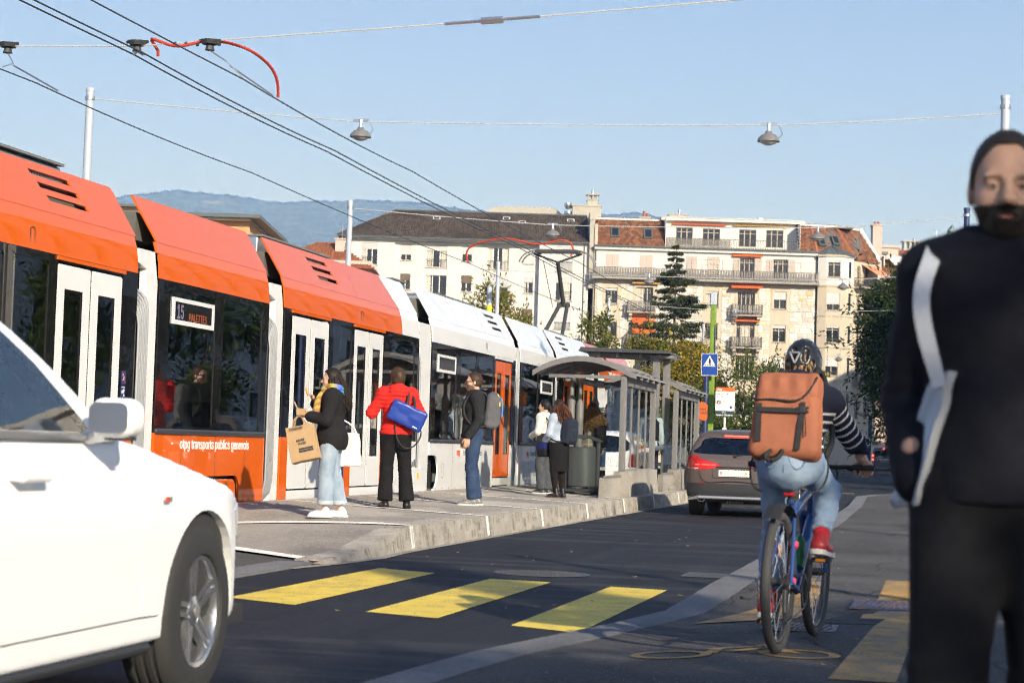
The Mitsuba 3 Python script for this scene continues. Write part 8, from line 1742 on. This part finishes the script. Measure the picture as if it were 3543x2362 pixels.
    add(k + '__mudguard', tm(*(lambda P: (P, [[i, i + 1, i + 5 + 1 - 0, i + 5] for j in range(9) for i in range(j * 5, j * 5 + 4)]))(np.array([(w_, -(r + .03) * math.cos(t) * 1.0, r + (r + .03) * math.sin(t) + .012 * math.cos(w_ * 30)) for t in np.linspace(.95, 2.2, 10) for w_ in (-.045, -.024, 0, .024, .045)]))), M_BLACKM, True, M=M)
    add(k + '__saddle', nets(lambda p: sd_ell(p, (0, .175, .905), (.082, .09, .040)) if False else smin(sd_ell(p, (0, .165, .895), (.085, .085, .038)), sd_cone(p, (0, .2, .90), (0, .36, .905), .04, .022), .05) + .006 * fbm(p * 22, 3), (-.13, .03, .82), (.13, .42, .97), .009), pr('saddle_cover', (.028, .024, .026), .75), True, M=M)
    rl = numbered(k + '__rear_lamp'); add(rl, rbx(-.028, .028, .205, .235, .775, .835, .008, 6), M_LAMPR, 40, M=M)
    add(k + '__bottle', cat([tube([(0.0, .50, .40), (0, .56, .53)], .036, 12), tube([(0, .56, .53), (0, .572, .56)], [.03, .015], 10)]), pr('bottle_green', (.02, .16, .06), .3), 50, M=M)
    for (yy, zz) in ((.12, .35), (.2, .53)): add(k + '__pink_tape', tube([(.052 - .1 * (yy - .12), yy - .012, zz - .012), (.052 - .1 * (yy - .12), yy + .012, zz + .012)], .0145, 8), pr('tape_pink', (.7, .05, .15), .5) if 'mat_tape_pink' not in scene else 'mat_tape_pink', M=M)
    add(k + '__cable', cat([tube(spline([(.1, .88, .94), (.12, .98, .88), (.03, .93, .74)], 12), .004, 5), tube(spline([(-.1, .88, .94), (-.1, .98, .86), (-.03, .93, .74)], 12), .004, 5)]), M_BLACKM, M=M)
    return k
M_TYRE = pr('cycle_tyre', (.045, .045, .045), .8)
bicycle('dark blue bicycle ridden away on the pavement by the rider with the brown backpack', BKM)
RD = Person('cyclist in striped sweater, pale jeans and black helmet riding away', 0, 0, 0, 0, 1.75, None, True,
            head=(0, .56, 1.445), neck=(0, .47, 1.325), chest=(0, .40, 1.18), waist=(0, .28, 1.05), pelvis=(0, .215, .955), sr=(.150, .45, 1.262), sl=(-.145, .45, 1.262),
            er=(.262, .62, 1.065), el=(-.225, .64, 1.085), wr=(.285, .825, .965), wl=(-.285, .825, .965), hr=(.082, .235, .925), hl=(-.082, .235, .925), leg=.88,
            kr=(.125, .66, .80), kl=(-.125, .55, .565), ar=(.135, .40, .56), al=(-.135, .40, .225), tr=(.145, .555, .485), tl=(-.14, .55, .155), head_yaw=0, head_pitch=4)
RD.M = BKM.copy()
RD.body((.52, .32, .23), dict(r=dict(fdir=(.10, .8, -.28), palm=(-.25, -.35, -1), curl=1.05, thumb_in=.9), l=dict(fdir=(-.10, .8, -.28), palm=(.25, -.35, -1), curl=1.05, thumb_in=.9)), h=.012)
def arm_uv(V_):                                             # u: distance along the limb or down the trunk, so that the knitted stripes run round it
    J = RD.J; out = V_[:, 2] * 1.0
    u = np.zeros((len(V_), 2)); u[:, 0] = -V_[:, 2]
    for q in 'rl':
        best = np.full(len(V_), 9.0); tt = np.zeros(len(V_)); a0 = 0
        for a, b in (('s', 'e'), ('e', 'w')):
            A, B = J[a + q], J[b + q]; d = B - A; L = np.linalg.norm(d); t = np.clip((V_ - A) @ d / (L * L), 0, 1); r_ = np.linalg.norm(V_ - A - t[:, None] * d, axis=1)
            tt = np.where(r_ < best, a0 + t * L, tt); best = np.minimum(best, r_); a0 += L
        m = (best < .085) & (abs(V_[:, 0]) > .185)
        u[m, 0] = tt[m] - J['s' + q][2] - .0
        u[m, 1] = 1
    return u
def c_stripe(p, n, uv):
    f = (uv.x + 10.0) / .042
    ph = f - dr.floor(f)
    w = mikit.smoothstep(.32, .38, ph) * (1 - mikit.smoothstep(.62, .68, ph))
    top_ = mikit.smoothstep(-1.225, -1.220, uv.x)            # plain yoke above, plain cuff at the end of the sleeve
    cuff = 1 - mikit.smoothstep(-.965, -.96, uv.x)
    return mikit.mix(mi.Color3f(.016, .018, .032), mi.Color3f(.62, .60, .56), w * top_ * cuff)
scene['mat_striped'] = {'type': 'twosided', 'b': {'type': 'principled', 'base_color': mikit.proc(c_stripe), 'roughness': .9, 'specular': .15}}
RD.top(None, 1.00, g=.022, sleeve=.90, mat='mat_striped', key='sweater', h=.010, wr=.008, uv=arm_uv)
RD.pants(denim((.13, .205, .32), (.30, .385, .49)), g=.012, upto=.86, waist=1.10, h=.009, wr=.013)
on_seat = lambda x_, z_: (x_, .203 - .143 * math.sqrt(max(.05, 1 - (x_ / .156) ** 2 - ((z_ - .955) / .15) ** 2)) - .004, z_)
add(RD.k + '__pocket', cat([tube(spline([on_seat(s * .035, 1.005), on_seat(s * .035, .945), on_seat(s * .068, .915), on_seat(s * .10, .945), on_seat(s * .10, 1.005), on_seat(s * .07, 1.008), on_seat(s * .035, 1.005)], 30), .0026, 4) for s in (-1, 1)] + [tube([on_seat(0, z_) for z_ in np.linspace(1.03, .90, 8)], .0028, 4), tube([on_seat(x_, 1.035) for x_ in np.linspace(-.11, .11, 12)], .003, 4)]), pr('denim_seam', (.12, .17, .27), .9), M=RD.M)
for q in 'rl': 
    RD.shoe(q, (.33, .022, .024), (.62, .60, .54), .0, 1.05)
    a = RD.J['a' + q]; k_ = RD.J['k' + q]; RD.put('sock', tube([a + [0, 0, -.03], a + (k_ - a) * .22, a + (k_ - a) * .30], [.046, .043, .042], 14), M_CLOTH, True, color=np.array((.50, .02, .03)))
RD.strands((.22, .14, .07), 60, .07, .01, .004, r=.005, start=(-1.2, 1.2), back=.4, zmin=-.05, key='hair_lock')
# helmet: ribbed shell with vents
def hel(p):
    q = (p - RD.HM[:3, 3]) @ RD.HM[:3, :3]
    d = sd_ell(q, (0, -.010, .035), (.097, .128, .122)); d = smin(d, sd_ell(q, (0, -.06, -.005), (.082, .075, .085)), .03)
    d = np.maximum(d, -(q[:, 2] + .035 + .35 * np.clip(q[:, 1] - .02, 0, .2) * -1 * .0 - .0)) 
    d = np.maximum(d, -.052 - q[:, 2]); d = np.maximum(d, np.minimum(q[:, 1] - .09, .055 - q[:, 2]))
    d = np.maximum(d, -sd_ell(q, (0, -.010, .02), (.078, .108, .100)))
    d = np.maximum(d, np.minimum(.0 - q[:, 2] * 0 - (q[:, 1] + .03), -.02 - q[:, 2]))
    for s in (-1, 1):                                       # vents
        for (x0, y0, z0, x1, y1, z1, r_) in ((.035, -.11, .10, .03, -.135, .05, .020), (.05, -.12, .0, .066, -.105, .03, .018), (.062, .0, .14, .066, -.06, .125, .013), (.024, .0, .165, .026, -.07, .15, .013), (.088, .01, .09, .092, -.05, .08, .015), (.022, -.14, -.005, .022, -.135, .015, .013)):
            d = np.maximum(d, -sd_cone(q, (s * x0, y0, z0), (s * x1, y1, z1), r_, r_ * .8))
    return d
c = RD.J['head']
hm = numbered(RD.k + '__helmet'); add(hm, nets(hel, c + [-.13, -.17, -.09], c + [.13, .17, .19], .0055), pr('helmet_black', (.012, .0125, .014), .3, clearcoat=.5), True, M=RD.M)
add(hm + '__liner', nets(lambda p: np.maximum(sd_ell((p - RD.HM[:3, 3]) @ RD.HM[:3, :3], (0, -.012, .025), (.081, .106, .105)), -.02 - ((p - RD.HM[:3, 3]) @ RD.HM[:3, :3])[:, 2]), c + [-.12, -.15, -.08], c + [.12, .15, .18], .009), M_BLACKM, True, M=RD.M)
tri_ = [(-.052, -.125, .085), (.004, -.143, .085), (-.022, -.150, .03)]
add(hm + '__trim', xf(cat([tube([tri_[a], tri_[(a + 1) % 3]], .006, 6) for a in range(3)]), RD.HM), pr('helmet_grey', (.28, .28, .29), .35), True, M=RD.M)
# the brown backpack
RB = thing('backpack', 'large rust brown roll top backpack with black straps on the cyclist', 'backpack')
RBM = np.array(T().translate([-.005, .165, 1.165]).rotate([1, 0, 0], -15).matrix)
M_RUST = pr('rust_canvas', (.31, .105, .052), .8)
def rust(p):
    w = .172 + .012 * np.clip(-p[:, 2] / .2, -1, 1)
    d = sd_box(p / np.c_[w / .17, np.ones_like(w), np.ones_like(w)], (0, 0, .0), (.17, .085, .215), .05)
    d = smin(d, sd_box(p, (0, .005, .185), (.160, .07, .055), .04), .02)
    d = d + .016 * fbm(p * np.array([13, 12, 8]), 4) + .006 * np.sin(p[:, 0] * 70 + 6 * p[:, 2]) * np.exp(-((p[:, 2] - .17) / .05) ** 2)
    d = d + .004 * np.exp(-((p[:, 2] - .10) / .008) ** 2)
    return d
add(RB, nets(rust, (-.25, -.16, -.29), (.25, .16, .30), .008), M_RUST, True, M=RD.M @ RBM)
yb = -.092
add(RB + '__flap_edge', tube(spline([(-.172, -.05, .13), (-.168, -.075, .085), (-.09, yb, .078), (.0, yb - .003, .072), (.055, yb, .074), (.11, -.085, .12), (.150, -.075, .205)], 30), .006, 6), M_STRAP, True, M=RD.M @ RBM)
def band(a, b, w=.017, t=.004, y=yb): 
    a, b = np.array(a), np.array(b); d = (b - a) / np.linalg.norm(b - a); n = np.array([-d[1], d[0]]) * w / 2
    P_ = [a - n, b - n, b + n, a + n]
    return hexa([(p[0], y, p[1]) for p in P_] + [(p[0], y - t, p[1]) for p in P_])
for q_, (a, b, w, yy) in enumerate([((-.132, .055), (-.125, -.145), .028, yb + .0), ((.092, .065), (.078, -.185), .026, yb - .003), ((-.135, .022), (.10, .020), .026, yb - .006), ((.06, .03), (.125, .033), .010, yb - .011), ((.06, .010), (.125, .013), .010, yb - .011)]): 
    m = band(a, b, w, .005, yy); m.invert() if m.volume < 0 else None
    add(RB + '__strap', m, M_STRAP, M=RD.M @ RBM)
add(RB + '__strap', cat([tube(spline([(-.055, yb + .012, -.185), (-.075, yb - .012, -.235), (-.05, yb - .014, -.245)], 10), .012, 6), tube(spline([(.0, yb + .012, -.185), (-.02, yb - .014, -.235), (-.05, yb - .014, -.245)], 10), .012, 6)]), M_STRAP, True, M=RD.M @ RBM)
add(RB + '__buckle', rbx(.072, .108, yb - .018, yb - .004, .01, .045, .005, 6), M_BLACKM, 40, M=RD.M @ RBM); add(RB + '__cord', tube(spline([(.10, yb - .008, .03), (.112, yb - .012, -.04), (.118, yb - .012, -.115)], 12), .003, 5), M_STRAP, M=RD.M @ RBM)
add(RB + '__shoulder_strap', cat([tube(spline([(s * .08, .40, 1.36), (s * .10, .47, 1.425), (s * .12, .545, 1.36), (s * .15, .52, 1.2), (s * .19, .36, 1.06), (s * .17, .27, .98)], 24), .017, 6) for s in (-1, 1)] + [tube(spline([(s * .17, .27, 1.0), (s * .20, .21, .92), (s * .17, .17, .82), (s * .12, .13, .80)], 16), .005, 5) for s in (-1, 1)]), M_STRAP, True, M=RD.M)

# ---------------------------------------------------------------- the man walking towards the camera at the right edge
NM = Person('bearded man in black sweater and trousers walking towards the camera at the right edge', .135, 4.53, .108, 178, 1.735, None, False,
            head=(0, .03, 1.612), neck=(0, -.015, 1.452), er=(.205, -.07, 1.14), wr=(.178, .045, .955), el=(-.215, -.04, 1.13), wl=(-.22, .05, .88), kr=(.105, .12, .50), ar=(.10, .02, .085), tr=(.13, .18, .03), kl=(-.11, .0, .50), al=(-.11, -.2, .12), tl=(-.12, -.04, .03), sr=(.150, -.015, 1.405), sl=(-.150, -.015, 1.405), head_yaw=2, head_pitch=-3)
NM.body((.40, .235, .165), dict(r=dict(fdir=(-.22, -.1, -.97), palm=(-.9, -.3, .1), curl=.15), l=dict(fdir=(0, .15, -1), palm=(.9, .2, 0), curl=.5)), h=.013)
NM.top(tinted((.010, .0105, .015), .3, 50), .90, g=.034, sleeve=1.0, wr=.009, key='sweater', h=.012, collar=0.0, neck=.004)
NM.put('shirt_collar', trimesh.creation.torus(.068, .012, major_sections=32, minor_sections=8).apply_transform(np.array(T().translate([0, -.008, 1.475]).rotate([1, 0, 0], -22).matrix)), M_CLOTH, True, color=np.array((.22, .27, .36)))
NM.pants(tinted((.009, .009, .011), .3, 30), g=.026, upto=.99, flare=.016)
for q in 'rl': NM.shoe(q, (.015, .014, .014), (.02, .02, .02))
NM.cap_hair((.020, .015, .012), .007, .052, -.03, .003, h=.0055, line=.099)
def beardf(p):
    q = (p - NM.HM[:3, 3]) @ NM.HM[:3, :3]
    d = NM.head_sdf(p) - .0075 + .006 * fbm(q * 130, 2)
    keep = np.maximum(q[:, 2] + .040 - .06 * np.clip(.055 - q[:, 1], 0, .08), -q[:, 1] + .0)
    lips = sd_ell(q, (0, .1, -.064), (.017, .04, .0045)); nose = sd_ell(q, (0, .11, -.02), (.02, .05, .022))
    return np.maximum(np.maximum(np.maximum(d, keep), -lips), -nose)
c = NM.J['head']; NM.put('beard', nets(beardf, c + [-.11, -.06, -.15], c + [.11, .16, .02], .0055), M_HAIR, True, color=np.array((.018, .013, .010)))
TB_ = thing('tote_bag', 'pale cloth tote bag hanging from the shoulder of the man at the right edge', 'bag')
M_CANV = pr('canvas', (.42, .44, .48), .9)
def flat(pts, w, mat_w=None): # a cloth band that follows points with a sideways width
    p = spline(pts, 36); t = np.gradient(p, axis=0); t /= np.linalg.norm(t, axis=1, keepdims=True); sd = np.cross(t, [0, 1, 0]); sd /= np.linalg.norm(sd, axis=1, keepdims=True) + 1e-9
    ww = np.interp(np.linspace(0, 1, len(p)), np.linspace(0, 1, len(w)), w)[:, None] / 2
    v = np.vstack([p - sd * ww, p + sd * ww, p - sd * ww + [0, .004, 0], p + sd * ww + [0, .004, 0]]); n = len(p)
    f = []
    for i in range(n - 1):
        f += [[i, i + 1, n + i + 1, n + i], [2 * n + i + 1, 2 * n + i, 3 * n + i, 3 * n + i + 1], [i + 1, i, 2 * n + i, 2 * n + i + 1], [n + i, n + i + 1, 3 * n + i + 1, 3 * n + i]]
    return tm(v, f)
add(TB_ + '__strap', flat([(.150, -.09, 1.44), (.152, -.02, 1.500), (.160, .085, 1.45), (.178, .150, 1.36), (.160, .160, 1.25), (.135, .155, 1.16)], [.03, .036, .038, .036, .036, .03]), M_CANV, True, M=NM.M)
add(TB_, crumple(tm([(.16, .06, .90), (.235, -.10, .88), (.245, -.08, .90), (.18, .10, .90), (.095, .14, 1.19), (.15, .06, 1.16), (.165, .09, 1.16), (.115, .16, 1.19)], [[3, 2, 1, 0], [0, 1, 5, 4], [1, 2, 6, 5], [2, 3, 7, 6], [3, 0, 4, 7], [4, 5, 6, 7]]), .02, 9), M_CANV, True, M=NM.M)

# ---------------------------------------------------------------- far rider in the green vest
FBM = np.array(T().translate([-2.32, 106.8, .0]).rotate([0, 0, 1], 2).matrix)
bicycle('far bicycle ridden beside the dark van', FBM, M_DKGREY, True)
FR = Person('far cyclist in green vest and dark cap beside the dark van', 0, 0, 0, 0, 1.75, None, False, head=(0, .42, 1.60), neck=(0, .36, 1.45), chest=(0, .32, 1.27), waist=(0, .25, 1.08), pelvis=(0, .215, .96), sr=(.17, .36, 1.40), sl=(-.17, .36, 1.40), er=(.25, .55, 1.15), el=(-.25, .55, 1.15), wr=(.27, .80, .97), wl=(-.27, .80, .97), hr=(.095, .235, .93), hl=(-.095, .235, .93), kr=(.12, .62, .78), kl=(-.12, .52, .56), ar=(.13, .40, .52), al=(-.13, .40, .2), tr=(.14, .55, .46), tl=(-.14, .55, .15))
FR.M = FBM.copy(); FR.body((.4, .25, .18), h=.03, hh=.02); FR.top(np.array((.16, .26, .02)), .98, g=.035, h=.03, key='vest'); FR.pants(np.array((.02, .02, .025)), h=.03); FR.cap_hair((.015, .015, .018), .018, .08, -.02, .002, h=.02, key='cap')
for q in 'rl': FR.shoe(q, (.02, .02, .02))
# ---------------------------------------------------------------- the air: far things fade to blue
if HAZE:
    scene['haze'] = {'type': 'cube', 'to_world': T().translate([0, 4500, 450]).scale([6500, 5600, 481.2]), 'bsdf': {'type': 'null'}, 'interior': {'type': 'ref', 'id': 'haze_air'}}
    labels['haze'] = {'kind': 'stuff', 'label': 'thin blue haze over the far hills'}
    scene['camera']['medium'] = {'type': 'ref', 'id': 'haze_air'}
